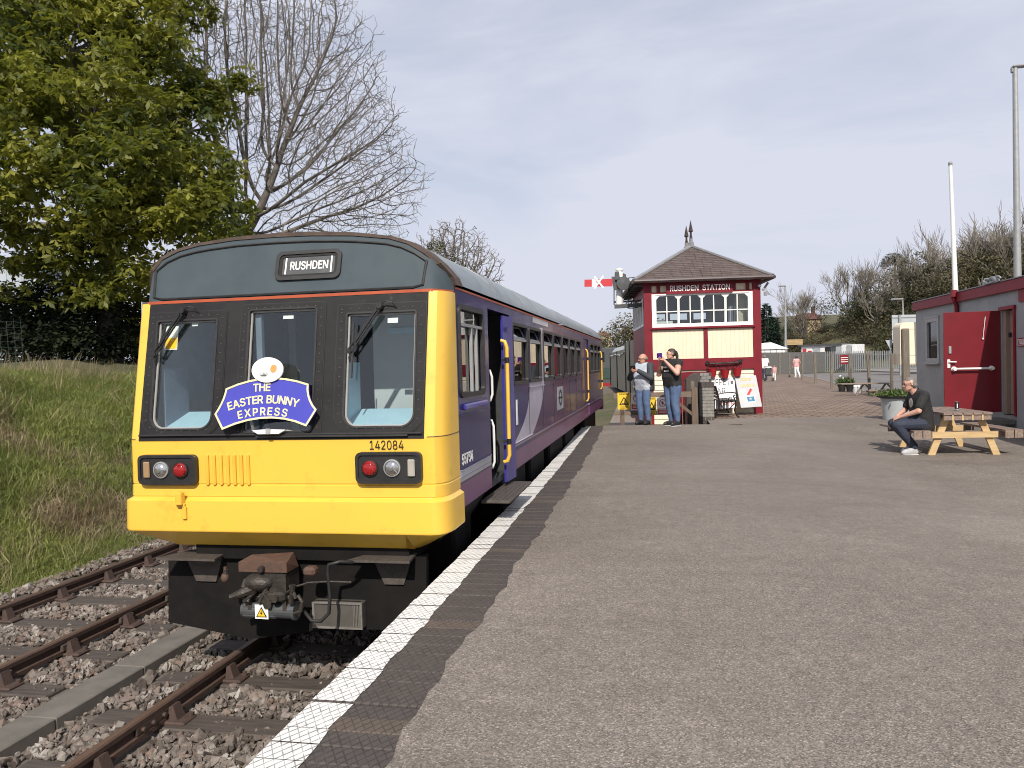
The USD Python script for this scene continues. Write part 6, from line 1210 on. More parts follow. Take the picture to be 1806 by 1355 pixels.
def head_bones(c, f, u=(0, 0, 1.0), r=.093):
    """c: middle of the skull, f: where the face looks"""
    c, f = V(c, float), unit(f); u = unit(V(u, float) - f * (V(u, float) @ f)); s = np.cross(f, u)
    P = lambda a, b_, d: c + f * a + s * b_ + u * d
    return P, s, [[(P(-.018, 0, .022), (r, r * .98, r)), (P(.020, 0, .012), r * .86)], [(P(.02, 0, .0), .07), (P(.045, .02, -.072), .036), (P(.045, -.02, -.072), .036), (P(.068, 0, -.098), .022), (P(.0, .042, -.055), .03), (P(.0, -.042, -.055), .03)],
                  [(P(.088, 0, .012), .010), (P(.112, 0, -.026), .012), (P(.09, .014, -.032), .009), (P(.09, -.014, -.032), .009)], [(P(-.005, .083, .005), (.016, .012, .026)), (P(-.012, .092, -.01), .014)], [(P(-.005, -.083, .005), (.016, .012, .026)), (P(-.012, -.092, -.01), .014)],
                  [(P(.078, .036, .028), .014), (P(.078, -.036, .028), .014)]]
def person(label, group, loc, rot, J, skin, top, legs, shoes, extra=None, h=1.0, sleeve=.62, neck=True, shoe_sole='shoe_sole', hands=None, gaze=(0, 1, 0), hair=None, bulk=1.0, shirt_low=-.06, glasses=False, limb=1.0):
    p = thing('person', label, 'person', group, loc=loc, rotz=rot, scale=h); J = {k: V(v, float) for k, v in J.items()}; g = bulk
    hP, hs, hb_ = head_bones(J['head'], gaze)
    torso = lambda e: [[(J['chest'] + [.10, 0, .05], .085 * g + e), (J['chest'] + [-.10, 0, .05], .085 * g + e), (J['belly'] + [.07, .0, 0], .105 * g + e), (J['belly'] + [-.07, .0, 0], .105 * g + e)],
                       [(J['belly'] + [.07, 0, 0], .105 * g + e), (J['belly'] + [-.07, 0, 0], .105 * g + e), (J['pelvis'] + [.085, 0, 0], .095 * g + e), (J['pelvis'] + [-.085, 0, 0], .095 * g + e)],
                       [(J['shL'], .055 * g + e), (J['shR'], .055 * g + e), (J['chest'] + [0, 0, .08], .08 * g + e)], [(J['shL'], .058 * g + e), (J['chest'] + [-.06, 0, -.02], .09 * g + e)], [(J['shR'], .058 * g + e), (J['chest'] + [.06, 0, -.02], .09 * g + e)], [(J['neck'] + [0, -.005, -.05], .06 + e * .4), (J['shL'] * .5 + J['shR'] * .5, .075 + e * .5), (J['shL'] * .75 + J['shR'] * .25, .055 + e * .6), (J['shR'] * .75 + J['shL'] * .25, .055 + e * .6)]]
    bones = torso(0) + hb_ + [[(J['neck'] + [0, 0, -.06], .058), (J['head'] + [0, -.01, -.04], .055)]]
    for s in 'LR':
        bones += [[(J['sh' + s], .055 * g), (J['el' + s], .042 * limb)], [(J['el' + s], .041 * limb), (J['wr' + s], .027)], [(J['hip' + s], .09 * g), (J['kn' + s], .058)], [(J['kn' + s], .057), (J['an' + s] * .45 + J['kn' + s] * .55 + [0, -.012, 0], .054), (J['an' + s], .038)], [(J['an' + s], .036), (J['toe' + s] + [0, 0, .01], .028)]]
        d, n, side = hands[s] if hands else ((0, 0, -1), (0, 1, 0), 1)
        bones += hand(J['wr' + s], d, n, side, 1.0)
    body = obj('body', solid(bones, .02, 6), skin, p, smooth=True)
    cl = torso(.016)
    for s in 'LR':
        q = J['sh' + s] * (1 - sleeve) + J['el' + s] * sleeve; cl += [[(J['sh' + s], .055 * g + .014), (q, .050 * max(g, limb) + .012)]]
        if sleeve >= 1: cl += [[(J['el' + s], .058), (J['wr' + s] * .93 + J['el' + s] * .07, .042)]]
    cl += [[(J['pelvis'] + [.09, 0, shirt_low], .10 * g + .012), (J['pelvis'] + [-.09, 0, shirt_low], .10 * g + .012), (J['belly'], .12 * g)]]
    obj('top', solid(cl, .024, 4), top, p, smooth=True)
    tr_ = [[(J['pelvis'] + [.08, 0, -.0], .105 * g), (J['pelvis'] + [-.08, 0, 0], .105 * g), (J['hipL'], .10 * g), (J['hipR'], .10 * g)]]
    for s in 'LR': tr_ += [[(J['hip' + s], .100 * g), (J['kn' + s], .070 * limb)], [(J['kn' + s], .069 * limb), (J['an' + s] * .45 + J['kn' + s] * .55 + [0, -.012, 0], .067 * limb), (J['an' + s] + [0, 0, .03], .056)]]
    obj('trousers', solid(tr_, .024, 4), legs, p, smooth=True)
    for s in 'LR':
        d = unit((J['toe' + s] - J['an' + s]) * [1, 1, 0]); z0 = J['toe' + s][2] - .02; heel = J['an' + s] * [1, 1, 0] + V([0, 0, z0 + .04]) - d * .03
        sh = obj('shoe', solid([[(heel, .045), (J['an' + s] + [0, 0, -.01], .046), (J['toe' + s] + [0, 0, .03], .04)], [(heel, .043), (J['toe' + s] + [0, 0, .018], .042), (J['toe' + s] + d * .03 + [0, 0, .016], .03)]], .02, 4), shoes, p, smooth=True)
        so_ = MB(); sd = np.cross(d, [0, 0, 1]); c0, c1 = heel * [1, 1, 0], J['toe' + s] * [1, 1, 0] + d * .045
        so_.prism(Polygon(unary_union([Point(0, 0).buffer(.047), Point(np.linalg.norm(c1 - c0) - .045, 0).buffer(.045)]).convex_hull.exterior), z0 - .022, z0 + .004, o=c0, e1=d, e2=np.cross([0, 0, 1], d), e3=(0, 0, 1)); obj('sole', so_, shoe_sole, sh)
    fc = MB()
    for s in (-1, 1): fc.sphere(hP(.080, .033 * s, .010), .011, 1)
    obj('eye', fc, 'eye_dark', body); mo = MB(); mo.beam(hP(.092, -.022, -.062), hP(.092, .022, -.062), .012, .009); obj('mouth', mo, 'lip', body)
    br_ = MB()
    for s in (-1, 1): br_.beam(hP(.088, .018 * s, .034), hP(.082, .05 * s, .034), .01, .008)
    obj('eyebrow', br_, 'hair_grey' if hair and hair[0] == 'hair_grey' else 'hair_dark', body)
    if glasses:
        gl = MB()
        for s in (-1, 1):
            t_ = np.linspace(0, 2 * np.pi, 12); gl.tube([hP(.102, .034 * s + .026 * math.cos(a), .010 + .019 * math.sin(a)) for a in t_], .0026, 5); gl.tube([hP(.100, .06 * s, .014), hP(.04, .088 * s, .014), hP(-.01, .092 * s, .010)], .0026, 5)
        gl.tube([hP(.105, -.01, .012), hP(.105, .01, .012)], .0026, 5); obj('glasses', gl, 'black_iron', body)
    if hair:
        m_, kind = hair; hr = .096 if kind == 'tail' else .0915
        hb2 = [[(hP(-.030, 0, .028), hr), (hP(.000, 0, .040), .080)]] if kind != 'bald' else [[(hP(-.06, .055, -.012), .045), (hP(-.07, -.055, -.012), .045), (hP(-.075, 0, .0), .05), (hP(-.01, .072, .0), .022), (hP(-.01, -.072, .0), .022)]]
        if kind == 'short': hb2 += [[(hP(-.055, .04, -.02), .055), (hP(-.055, -.04, -.02), .055), (hP(-.01, .07, .01), .028), (hP(-.01, -.07, .01), .028)]]
        if kind == 'tail': hb2 += [[(hP(-.07, 0, .02), .05), (hP(-.115, 0, .03), .034)], [(hP(-.115, 0, .03), .036), (hP(-.135, 0, -.06), .036)], [(hP(-.135, 0, -.06), .036), (hP(-.12, 0, -.15), .02)], [(hP(-.03, .05, .0), .055), (hP(-.03, -.05, .0), .055), (hP(-.06, 0, 0), .06)]]
        obj('hair', solid(hb2, .02, 3), m_, body, smooth=True)
    return p, J, hP, body
STAND = dict(head=(0, .01, 1.575), neck=(0, -.01, 1.45), chest=(0, 0, 1.27), belly=(0, .01, 1.08), pelvis=(0, 0, .94), shL=(-.185, 0, 1.385), shR=(.185, 0, 1.385), hipL=(-.088, 0, .88), hipR=(.088, 0, .88), knL=(-.095, .02, .48), knR=(.095, .02, .48), anL=(-.098, -.03, .09), anR=(.098, -.03, .09), toeL=(-.115, .13, .025), toeR=(.115, .13, .025),
             elL=(-.24, .0, 1.10), elR=(.24, .0, 1.10), wrL=(-.25, .08, .86), wrR=(.25, .08, .86))
HOLD = dict(STAND, elL=(-.25, .13, 1.15), elR=(.25, .13, 1.15), wrL=(-.085, .30, 1.36), wrR=(.085, .30, 1.36))
HH = {'L': ((.45, .45, .8), (.9, .2, -.1), 1), 'R': ((-.45, .45, .8), (-.9, .2, -.1), -1)}
# the woman, turned half left, photographing with a purple phone
w0 = on_z(1188, 751, .0); wj = dict(HOLD, head=(0, .03, 1.575), knL=(-.09, .03, .48), wrL=(-.075, .29, 1.44), wrR=(.065, .28, 1.42), elL=(-.31, .15, 1.15), elR=(.30, .13, 1.13), belly=(0, .035, 1.07), shL=(-.20, 0, 1.375), shR=(.20, 0, 1.375), hipL=(-.10, 0, .88), hipR=(.10, 0, .88))
pw_, J, hP, bd = person('woman in a black sleeveless top and blue jeans holding up a purple phone', None, (w0[0], w0[1], 0.0), math.radians(132), wj, 'skin_pale', 'tee_black', 'denim', 'shoe_black', h=1.03, sleeve=.20, hands=HH, gaze=(.45, 1, -.06), hair=('hair_dark', 'tail'), bulk=1.42, shirt_low=-.03, limb=1.3)
mb = MB()
for q, (x, z, w_, h_) in enumerate([(-.09, 1.19, .03, .035), (-.05, 1.19, .03, .035), (-.01, 1.19, .025, .035), (.03, 1.19, .03, .035), (-.02, 1.27, .12, .03)]): mb.box(x, x + w_, .185, .190, z, z + h_)
say(obj('shirt_print', mb, 'print_white', pw_), kind='stuff')
ph = thing('phone', 'purple phone held up in both hands by the woman', 'phone', loc=(w0[0], w0[1], 0), rotz=math.radians(132), scale=1.03); mb = MB(); mb.cbox(-.08, .085, .355, .368, 1.49, 1.60, .006); obj('phone_case', mb, 'phone_purple', ph); mb = MB(); mb.cyl((.05, .367, 1.57), (.05, .372, 1.57), .012, 10); mb.box(-.072, .077, .3535, .355, 1.498, 1.592); obj('screen', mb, 'eye_dark', ph)
# the man in jeans and an open jacket
m0 = on_z(1136, 749, .0); mj = dict(HOLD, head=(-.01, .02, 1.56), wrL=(-.05, .33, 1.29), wrR=(.09, .33, 1.27), elL=(-.29, .12, 1.10), elR=(.30, .10, 1.10), belly=(0, .05, 1.06))
HM = {'L': ((.5, .75, .25), (.6, -.3, .3), 1), 'R': ((-.6, .7, .2), (-.6, -.3, .3), -1)}
pm_, J, hP, bd = person('bald man with glasses in a pale shirt, dark jacket and jeans holding up a phone', None, (m0[0], m0[1], 0.0), math.radians(150), mj, 'skin', 'tee_grey_blue', 'denim', 'shoe_black', h=.985, sleeve=.5, hands=HM, gaze=(.5, 1, -.2), hair=('hair_grey', 'bald'), bulk=1.25, limb=1.15, glasses=True, shoe_sole='shoe_black')
jb_ = []
for s, sg in (('L', -1), ('R', 1)):
    jb_.append(([(J['sh' + s], .092), (J['el' + s], .074)], [(J['el' + s], .072), (J['wr' + s] * .9 + J['el' + s] * .1, .052)], [(J['sh' + s] + [sg * .01, -.02, 0], .090), (J['pelvis'] + [sg * .20, .0, -.10], .05), (J['pelvis'] + [sg * .18, -.13, -.10], .05), (J['chest'] + [sg * .15, -.06, 0], .095)]))
obj('jacket', solid(list(jb_[0]) + list(jb_[1]) + [[(J['chest'] + [.1, -.08, .06], .095), (J['chest'] + [-.1, -.08, .06], .095), (J['pelvis'] + [.1, -.12, -.08], .07), (J['pelvis'] + [-.1, -.12, -.08], .07)]], .026, 4), 'jacket_dark', pm_, smooth=True)
for sg in (-1, 1): obj('jacket_lining', solid([[(J['pelvis'] + [sg * .165, .05, -.06], .02), (J['belly'] + [sg * .16, .07, .12], .02), (J['pelvis'] + [sg * .215, .06, -.04], .015)]], .03, 2), 'lining_white', pm_)
obj('belt', solid([[(J['pelvis'] + [.085, 0, .075], .112), (J['pelvis'] + [-.085, 0, .075], .112)]], .04, 0).slice_plane([0, 0, J['pelvis'][2] + .045], [0, 0, 1]).slice_plane([0, 0, J['pelvis'][2] + .095], [0, 0, -1]), 'shoe_black', pm_)
ph = thing('phone', 'dark phone held out by the bald man', 'phone', loc=(m0[0], m0[1], 0), rotz=math.radians(150), scale=.985); mb = MB(); mb.cbox(-.055, .10, .405, .417, 1.32, 1.40, .005); obj('phone_case', mb, 'eye_dark', ph)
# the seated man at the picnic table
sx_, sy_ = TAB(-.56, .32, 0)[:2]
SIT = dict(head=(0, .20, 1.175), neck=(0, .10, 1.045), chest=(0, .055, .89), belly=(0, .02, .70), pelvis=(0, 0, .535), shL=(-.19, .06, .985), shR=(.19, .06, .985), hipL=(-.10, .04, .52), hipR=(.10, .04, .52), knL=(-.13, .47, .505), knR=(.10, .44, .52), anL=(-.12, .20, .10), anR=(.09, .10, .10), toeL=(-.15, .36, .03), toeR=(.10, .26, .03),
           elL=(-.27, .18, .74), elR=(.25, .17, .735), wrL=(-.07, .40, .63), wrR=(.06, .38, .645))
HS = {'L': ((.6, .6, -.35), (.2, -.3, -.9), -1), 'R': ((-.6, .6, -.35), (-.2, -.3, -.9), 1)}
ps_, J, hP, bd = person('grey haired man with glasses in a black t-shirt sitting at the picnic table', None, (sx_, sy_, gz(sx_, sy_)), math.radians(97), SIT, 'skin_pale', 'tee_black', 'denim_dark', 'shoe_silver', h=.99, sleeve=.72, hands=HS, gaze=(.12, 1, -.12), hair=('hair_grey', 'short'), bulk=1.30, limb=1.15, glasses=True)
mb = MB(); mb.add(trimesh.creation.icosphere(1, 1), np.block([[np.diag([.0, .0, .0]) + np.diag([.07, .012, .08]), V([[.0], [.185], [.86]])], [0, 0, 0, 1]])); obj('shirt_print', mb, 'lamp_clear', ps_)
# people far off along the paving
far = lambda px, py: on_z(px, py, 0)
f0 = on_z(1349, 671.5, 0); person('distant man in a white t-shirt pushing a pushchair beyond the signal box', None, (f0[0], f0[1], 0), math.radians(-15), dict(STAND, elL=(-.25, .12, 1.12), elR=(.25, .12, 1.12), wrL=(-.2, .36, 1.0), wrR=(.2, .36, 1.0)), 'skin', 'print_white', 'denim_dark', 'shoe_black', h=1.05, sleeve=.6, hands={'L': ((0, .8, -.4), (0, -.3, -1), -1), 'R': ((0, .8, -.4), (0, -.3, -1), 1)}, hair=('hair_grey', 'short'), bulk=1.15)
c0 = on_z(1366, 671, 0); person('distant small child in pale clothes walking beside the pushchair', None, (c0[0], c0[1], 0), math.radians(150), STAND, 'skin', 'pink_cloth', 'print_white', 'shoe_sole', h=.62, sleeve=.6, hands=None, hair=('hair_dark', 'short'))
pc = on_z(1356, 672.5, 0); pcr = thing('pushchair', 'distant dark pushchair in front of the man in the white t-shirt', 'pushchair', loc=(pc[0], pc[1], 0), rotz=math.radians(-15))
for x in (-.25, .25):
    mb = MB(); mb.tube([(x, -.30, 1.0), (x, .0, .55), (x, .35, .15)], .018, 6); mb.tube([(x, -.25, .12), (x, .1, .6)], .016, 6); obj('frame', mb, 'galvanised', pcr)
    for y in (-.25, .35): mb = MB(); mb.lathe([(.0005, -.02), (.12, -.02), (.12, .02), (.0005, .02)], (x, y, .12), 14, V([[0, 1, 0], [0, 0, 1], [1, 0, 0]])); obj('wheel', mb, 'pot_black', pcr)
mb = MB(); mb.cbox(-.2, .2, -.12, .25, .35, .45, .03); mb.cbox(-.2, .2, -.15, -.08, .4, .9, .03); obj('seat', mb, 'signal_grey', pcr); mb = MB(); mb.tube([(-.25, -.30, 1.0), (.25, -.30, 1.0)], .02, 6); obj('handle', mb, 'black_iron', pcr); mb = MB(); mb.sphere((0, .05, .9), .25, 2, (.85, .9, .5)); obj('hood', mb, 'board_white', pcr)
w1 = on_z(1405, 665.5, 0); person('distant woman in a pink top and white trousers walking along the paving', None, (w1[0], w1[1], 0), math.radians(20), dict(STAND, anR=(.098, -.28, .14), toeR=(.11, -.2, .03), knR=(.095, -.05, .5), elL=(-.3, -.05, 1.15), elR=(.3, -.05, 1.15)), 'skin', 'pink_cloth', 'print_white', 'shoe_sole', h=1.0, sleeve=.15, hands=None, hair=('hair_dark', 'short'), bulk=1.05)
# ---------------------------------------------------------------- trees and what stands far off
foliage('leaf_chestnut', (0.032, 0.052, 0.012), (0.24, 0.235, 0.036), (0.31, 0.33, 0.04), 0.45, 0.33, 2.2)
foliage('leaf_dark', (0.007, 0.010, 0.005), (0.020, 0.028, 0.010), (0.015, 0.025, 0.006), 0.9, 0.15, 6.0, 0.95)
foliage('leaf_ivy', (0.040, 0.044, 0.018), (0.120, 0.115, 0.055), (0.09, 0.10, 0.04), 0.22, 0.2, 0.9)
foliage('leaf_scrub', (0.085, 0.074, 0.040), (0.165, 0.145, 0.085), (0.11, 0.10, 0.05), 0.22, 0.2, 0.9)
foliage('leaf_conifer', (0.012, 0.026, 0.018), (0.035, 0.060, 0.040), (0.03, 0.05, 0.03), 0.5, 0.15, 2.0)
mat('bark_grey', (0.15, 0.132, 0.115), (0.085, 0.075, 0.066), 0.9, scale=3, bump=0.4, bscale=12)
mat('twig_grey', (0.19, 0.17, 0.15), (0.13, 0.115, 0.10), 0.9, scale=0.6)
mat('twig_pale', (0.21, 0.185, 0.15), (0.145, 0.125, 0.10), 0.9, scale=0.4)

def grow(seed, p0, d0, L, r, depth, spread=0.55, kids=(2, 4), up=0.12, shrink=0.72, wob=0.16, droop=0.0, minr=0.006):
    """a branching skeleton: list of (points, radii, level)"""
    g = np.random.default_rng(seed); out = []
    def rec(p, d, L, r, lev):
        n = 5 if lev < 2 else 4; pts, rad = [p], [r]
        for k in range(n):
            d = unit(d + g.normal(0, wob, 3) + V([0, 0, up if lev < depth - 1 else up - droop])); p = p + d * L / n; pts.append(p); rad.append(r * (1 - .42 * (k + 1) / n))
        out.append((V(pts), V(rad), lev))
        if lev >= depth: return
        nk = g.integers(*kids) + (1 if lev > 1 else 0)
        for k in range(nk):
            t = 1.0 if k == 0 else g.uniform(.35, 1.0); q = pts[0] + 0 * d; i = min(int(t * n), n - 1); q = pts[i] + (pts[i + 1] - pts[i]) * (t * n - i if t < 1 else 1)
            a = unit(g.normal(0, 1, 3)); a = unit(a - d * (a @ d)); s = spread * (0.45 if k == 0 else g.uniform(.7, 1.3)); dd = unit(d * math.cos(s) + a * math.sin(s))
            rec(q, dd, L * shrink * g.uniform(.75, 1.15), max(r * (.72 if k == 0 else g.uniform(.42, .6)), minr), lev + 1)
    rec(V(p0, float), unit(d0), L, r, 0); return out
def tree_meshes(sk, cut=2, thick=1.0, s3=3):
    wood, twigs = MB(), MB()
    for pts, rad, lev in sk: (wood if lev < cut else twigs).tube(pts, np.maximum(rad * thick, .004), 9 if lev < 1 else (6 if lev < cut else s3), lev < cut)
    return wood, twigs
def leaf_cloud(blobs, n, size, seed, flat=.5, fan=1, droop=.3, shell=.55, aspect=.5, gap=.3):
    """leaf-sized faces through a crown made of ellipsoids (centre, radii); fan leaflets from one point"""
    g = np.random.default_rng(seed); vol = V([np.prod(b[1]) ** .75 for b in blobs]); k = g.choice(len(blobs), n, p=vol / vol.sum())
    c, r = V([b[0] for b in blobs])[k], V([np.broadcast_to(b[1], 3) for b in blobs])[k]
    u = g.normal(0, 1, (n, 3)); u /= np.linalg.norm(u, axis=1, keepdims=True); rad = np.where(g.random(n) < shell, g.uniform(.78, 1.12, n), g.random(n) ** .6)
    clump = (meshkit.noise((c + u * r * rad[:, None]) * (0.9 / max(size, .1) * .25), seed) - gap) > 0; P = c + u * r * rad[:, None]; P = P[clump | (g.random(n) < (.3 if gap < .35 else .1))]; n = len(P); u = u[:n]
    vs, fs = [], []
    base = g.normal(0, 1, (n, 3)); base[:, 2] = np.abs(base[:, 2]) * flat
    yaw0 = g.uniform(0, 2 * np.pi, n); nrm = g.normal(0, .5, (n, 3)) + [0, 0, 1.0]; nrm /= np.linalg.norm(nrm, axis=1, keepdims=True)
    a = np.cross(nrm, g.normal(0, 1, (n, 3))); a /= np.linalg.norm(a, axis=1, keepdims=True); b = np.cross(nrm, a); off = 0
    for f in range(fan):
        th = f * 2 * np.pi / max(fan, 1) * (.8 if fan > 1 else 1); d = a * math.cos(th) + b * math.sin(th) - nrm * (droop * (1 + .4 * g.normal(0, 1, (n, 1)))); d /= np.linalg.norm(d, axis=1, keepdims=True); s = np.cross(d, nrm); s /= np.linalg.norm(s, axis=1, keepdims=True) + 1e-9
        L = size * g.uniform(.45, 1.35, (n, 1)); m = P + d * L * .58
        v = np.stack([P, m + s * L * aspect * .5, P + d * L, m - s * L * aspect * .5], 1).reshape(-1, 3); i = np.arange(n)[:, None] * 4 + off
        vs.append(v); fs.append(np.vstack([np.hstack([i, i + 1, i + 2]), np.hstack([i, i + 2, i + 3])])); off += 4 * n
    return MB().raw(np.vstack(vs), np.vstack(fs))
def tree_thing(name, label, cat, sk, group=None, wood='bark_grey', twig='twig_grey', cut=2, leaves=None, leaf='leaf_ivy', thick=1.0, loc=None):
    p = thing(name, label, cat, group, loc=loc); w, t = tree_meshes(sk, cut, thick); obj('trunk', w, wood, p, smooth=50)
    say(obj('twigs' if leaves else 'crown', t, twig, p), kind='stuff')
    if leaves: say(obj('crown', leaves, leaf, p), kind='stuff')
    return p

# the big leafy tree on the bank, left: one trunk, limbs, a crown of drooping leaf fans
bx_, by_ = -16.0, 20.0; bz = float(bank_z(V([bx_]), V([by_]))[0])
sk = grow(11, (bx_, by_, bz - .3), (0.05, -.05, 1), 4.2, .42, 4, .62, (3, 5), .05, .74, .14)
g = np.random.default_rng(5); blobs = []
def B_(px, py, dep, r): q = at_depth(px, py, dep); blobs.append((q, V([r * 1.05, r * 1.0, r * .8])))
for px, py, dep, r in ((40, 60, 22, 2.1), (130, 20, 23, 2.2), (230, 40, 24, 1.7), (265, 120, 23.5, 1.6), (150, 140, 21, 1.9), (60, 200, 20.5, 1.9), (215, 215, 21.5, 1.7), (310, 215, 24, 1.5), (345, 150, 24.5, 1.0), (385, 165, 24.5, .75), (120, 290, 20, 1.7), (250, 320, 21.5, 1.6), (345, 300, 23, 1.3), (380, 365, 23, 1.2), (415, 385, 23.5, .75), (40, 350, 20.5, 1.6),
                      (170, 390, 20.5, 1.4), (290, 400, 21.5, 1.3), (80, 440, 21, 1.2), (210, 470, 21.5, 1.2), (-60, 120, 21, 2.3), (-50, 330, 20.5, 2.0), (-140, 220, 22, 2.2), (60, -80, 23, 2.4), (220, -90, 25, 2.0), (330, -30, 26, 1.3), (150, 520, 22.5, 1.0), (245, 545, 23, .9), (240, 600, 23, .6), (330, 395, 21, .9), (20, 480, 21, 1.1), (100, 500, 21.5, 1.0), (290, 480, 22.5, 1.0), (420, 130, 24.5, .5), (395, 300, 23.5, .8)): B_(px, py, dep, r)
for _ in range(110):
    c, r = blobs[g.integers(0, 30)]; u_ = g.normal(0, 1, 3); u_ /= np.linalg.norm(u_); blobs.append((c + u_ * r * 1.1, V([.55, .55, .42]) * g.uniform(.7, 1.3)))
tree_thing('leafy_tree', 'large leafy green tree with drooping leaf fans on the grass bank, left', 'tree', sk, leaves=leaf_cloud([(c, r * .86) for c, r in blobs], 23000, .225, 21, fan=5, droop=.6, shell=.5, aspect=.42, gap=.40), leaf='leaf_chestnut', cut=3)
# dark undergrowth below it
def shrub(name, label, blobs, n, size, seed, leaf, stems=7, group=None):
    p = thing(name, label, 'shrub', group); say(obj('foliage', leaf_cloud(blobs, n, size, seed, fan=1, aspect=.6), leaf, p), kind='stuff'); mb = MB()
    for q in range(stems):
        c, r = blobs[q % len(blobs)]; b0 = V([c[0] + rng.normal(0, .4), c[1] + rng.normal(0, .4), float(land_z(c[0], c[1])) - .2]); mb.tube([b0, b0 * .5 + c * .5 + rng.normal(0, .15, 3), c + rng.normal(0, .2, 3)], [.06, .045, .02], 5)
    say(obj('stem', mb, 'bark_grey', p), kind='stuff'); return p
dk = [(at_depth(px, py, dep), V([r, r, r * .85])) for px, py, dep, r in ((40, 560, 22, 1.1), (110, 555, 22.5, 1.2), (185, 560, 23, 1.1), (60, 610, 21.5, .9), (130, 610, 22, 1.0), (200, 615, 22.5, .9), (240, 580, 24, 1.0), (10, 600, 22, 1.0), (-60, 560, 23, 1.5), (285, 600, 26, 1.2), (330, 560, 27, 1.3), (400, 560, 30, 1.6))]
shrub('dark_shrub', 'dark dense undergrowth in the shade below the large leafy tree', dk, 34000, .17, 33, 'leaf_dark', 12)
# bare tree behind it, spreading to the right over the train
from scipy.spatial import cKDTree
def colonise(base, seed, trunk_top, pts, step=.30, reach=2.2, kill=.42, iters=170, tip=.0074, power=2.6, extra=1):
    """a tree grown towards points spread through its crown; returns branch polylines with radii and a level"""
    g = np.random.default_rng(seed); nodes = [V(base, float)]; par = [-1]; d = unit(trunk_top - base); L = np.linalg.norm(trunk_top - base)
    for k in range(int(L / step)): nodes.append(nodes[-1] + d * step + g.normal(0, .02, 3)); par.append(len(nodes) - 2)
    alive = np.ones(len(pts), bool); reach0 = reach * 6
    for it in range(iters):
        if not alive.any(): break
        T = cKDTree(V(nodes)); dist, idx = T.query(pts[alive]); ok = dist < (reach0 if it < 22 else reach)
        if not ok.any(): break
        N = V(nodes); vec = pts[alive][ok] - N[idx[ok]]; vec /= np.linalg.norm(vec, axis=1, keepdims=True); acc = np.zeros_like(N); np.add.at(acc, idx[ok], vec); who = np.unique(idx[ok]); new = 0
        for k in who:
            v = acc[k] + g.normal(0, .75, 3); l = np.linalg.norm(v)
            if l < .05: continue
            back = N[k] - N[par[k]] if par[k] >= 0 else d; v = v / l + .35 * back / (np.linalg.norm(back) + 1e-9); nodes.append(N[k] + unit(v) * step); par.append(int(k)); new += 1
        dist, _ = cKDTree(V(nodes)).query(pts); alive &= dist > kill
        if not new: break
    n0 = len(nodes); kids_ = np.bincount([p for p in par if p >= 0], minlength=n0)
    for k in range(n0):                                                               # fine twigs at the ends and along the last branches
        if kids_[k] == 0 or (kids_[k] == 1 and g.random() < .28):
            back = unit(nodes[k] - nodes[par[k]]) if par[k] >= 0 else d
            for q in range(extra + (kids_[k] == 0)):
                v = unit(back + g.normal(0, .55, 3) + [0, 0, .12]); nodes.append(nodes[k] + v * step * g.uniform(.5, 1.1)); par.append(k)
                if g.random() < .7: nodes.append(nodes[-1] + unit(v + g.normal(0, .4, 3) + [0, 0, .15]) * step * g.uniform(.4, .9)); par.append(len(nodes) - 2)
    n = len(nodes); ch = [[] for _ in range(n)]
    for k, p in enumerate(par):
        if p >= 0: ch[p].append(k)
    rad = np.zeros(n)
    for k in range(n - 1, -1, -1): pass
    order = []; st = [0]
    while st: k = st.pop(); order.append(k); st += ch[k]
    for k in order[::-1]: rad[k] = tip if not ch[k] else sum(rad[c] ** power for c in ch[k]) ** (1 / power)
    out = []; st = [(0, None)]
    while st:
        k, frm = st.pop(); line = [] if frm is None else [frm]; cur = k
        while True:
            line.append(cur)
            if not ch[cur]: break
            c = sorted(ch[cur], key=lambda q: -rad[q]); st += [(q, cur) for q in c[1:]]; cur = c[0]
        if len(line) > 1:
            p_ = V([nodes[q] for q in line]); r_ = V([rad[q] for q in line]); r_[0] = min(r_[0], r_[1] * 1.15) if frm is not None else r_[0]
            out.append((p_, r_, 0 if r_[0] > .12 else (1 if r_[0] > .05 else (2 if r_[0] > .02 else 3))))
    return out
r0_ = at_depth(398, 560, 30); base = V([r0_[0], r0_[1], float(land_z(r0_[0], r0_[1])) - .2]); g = np.random.default_rng(8); pts_ = []
for px, py, r, n_ in ((500, 170, 3.9, 2600), (400, 110, 3.6, 1500), (590, 250, 3.0, 1900), (640, 300, 2.2, 1100), (470, 30, 3.4, 1500), (560, 110, 2.6, 950), (665, 360, 1.8, 800), (560, 370, 1.7, 600), (610, 395, 1.3, 400), (470, 380, 1.4, 350), (350, 200, 2.6, 300), (700, 320, 1.3, 420), (650, 230, 1.6, 420), (610, 160, 1.8, 420), (420, -60, 3.4, 500)):
    u_ = g.normal(0, 1, (n_, 3)); u_ /= np.linalg.norm(u_, axis=1, keepdims=True); pts_.append(at_depth(px, py, 30) + u_ * r * g.random((n_, 1)) ** .45 * V([1, .9, 1]))
sk = colonise(base, 5, at_depth(402, 468, 30), np.vstack(pts_), step=.24, kill=.30, reach=1.9, iters=200)
tree_thing('bare_tree', 'tall bare tree with fine grey twigs spreading behind the railcar roof', 'tree', sk, cut=2)
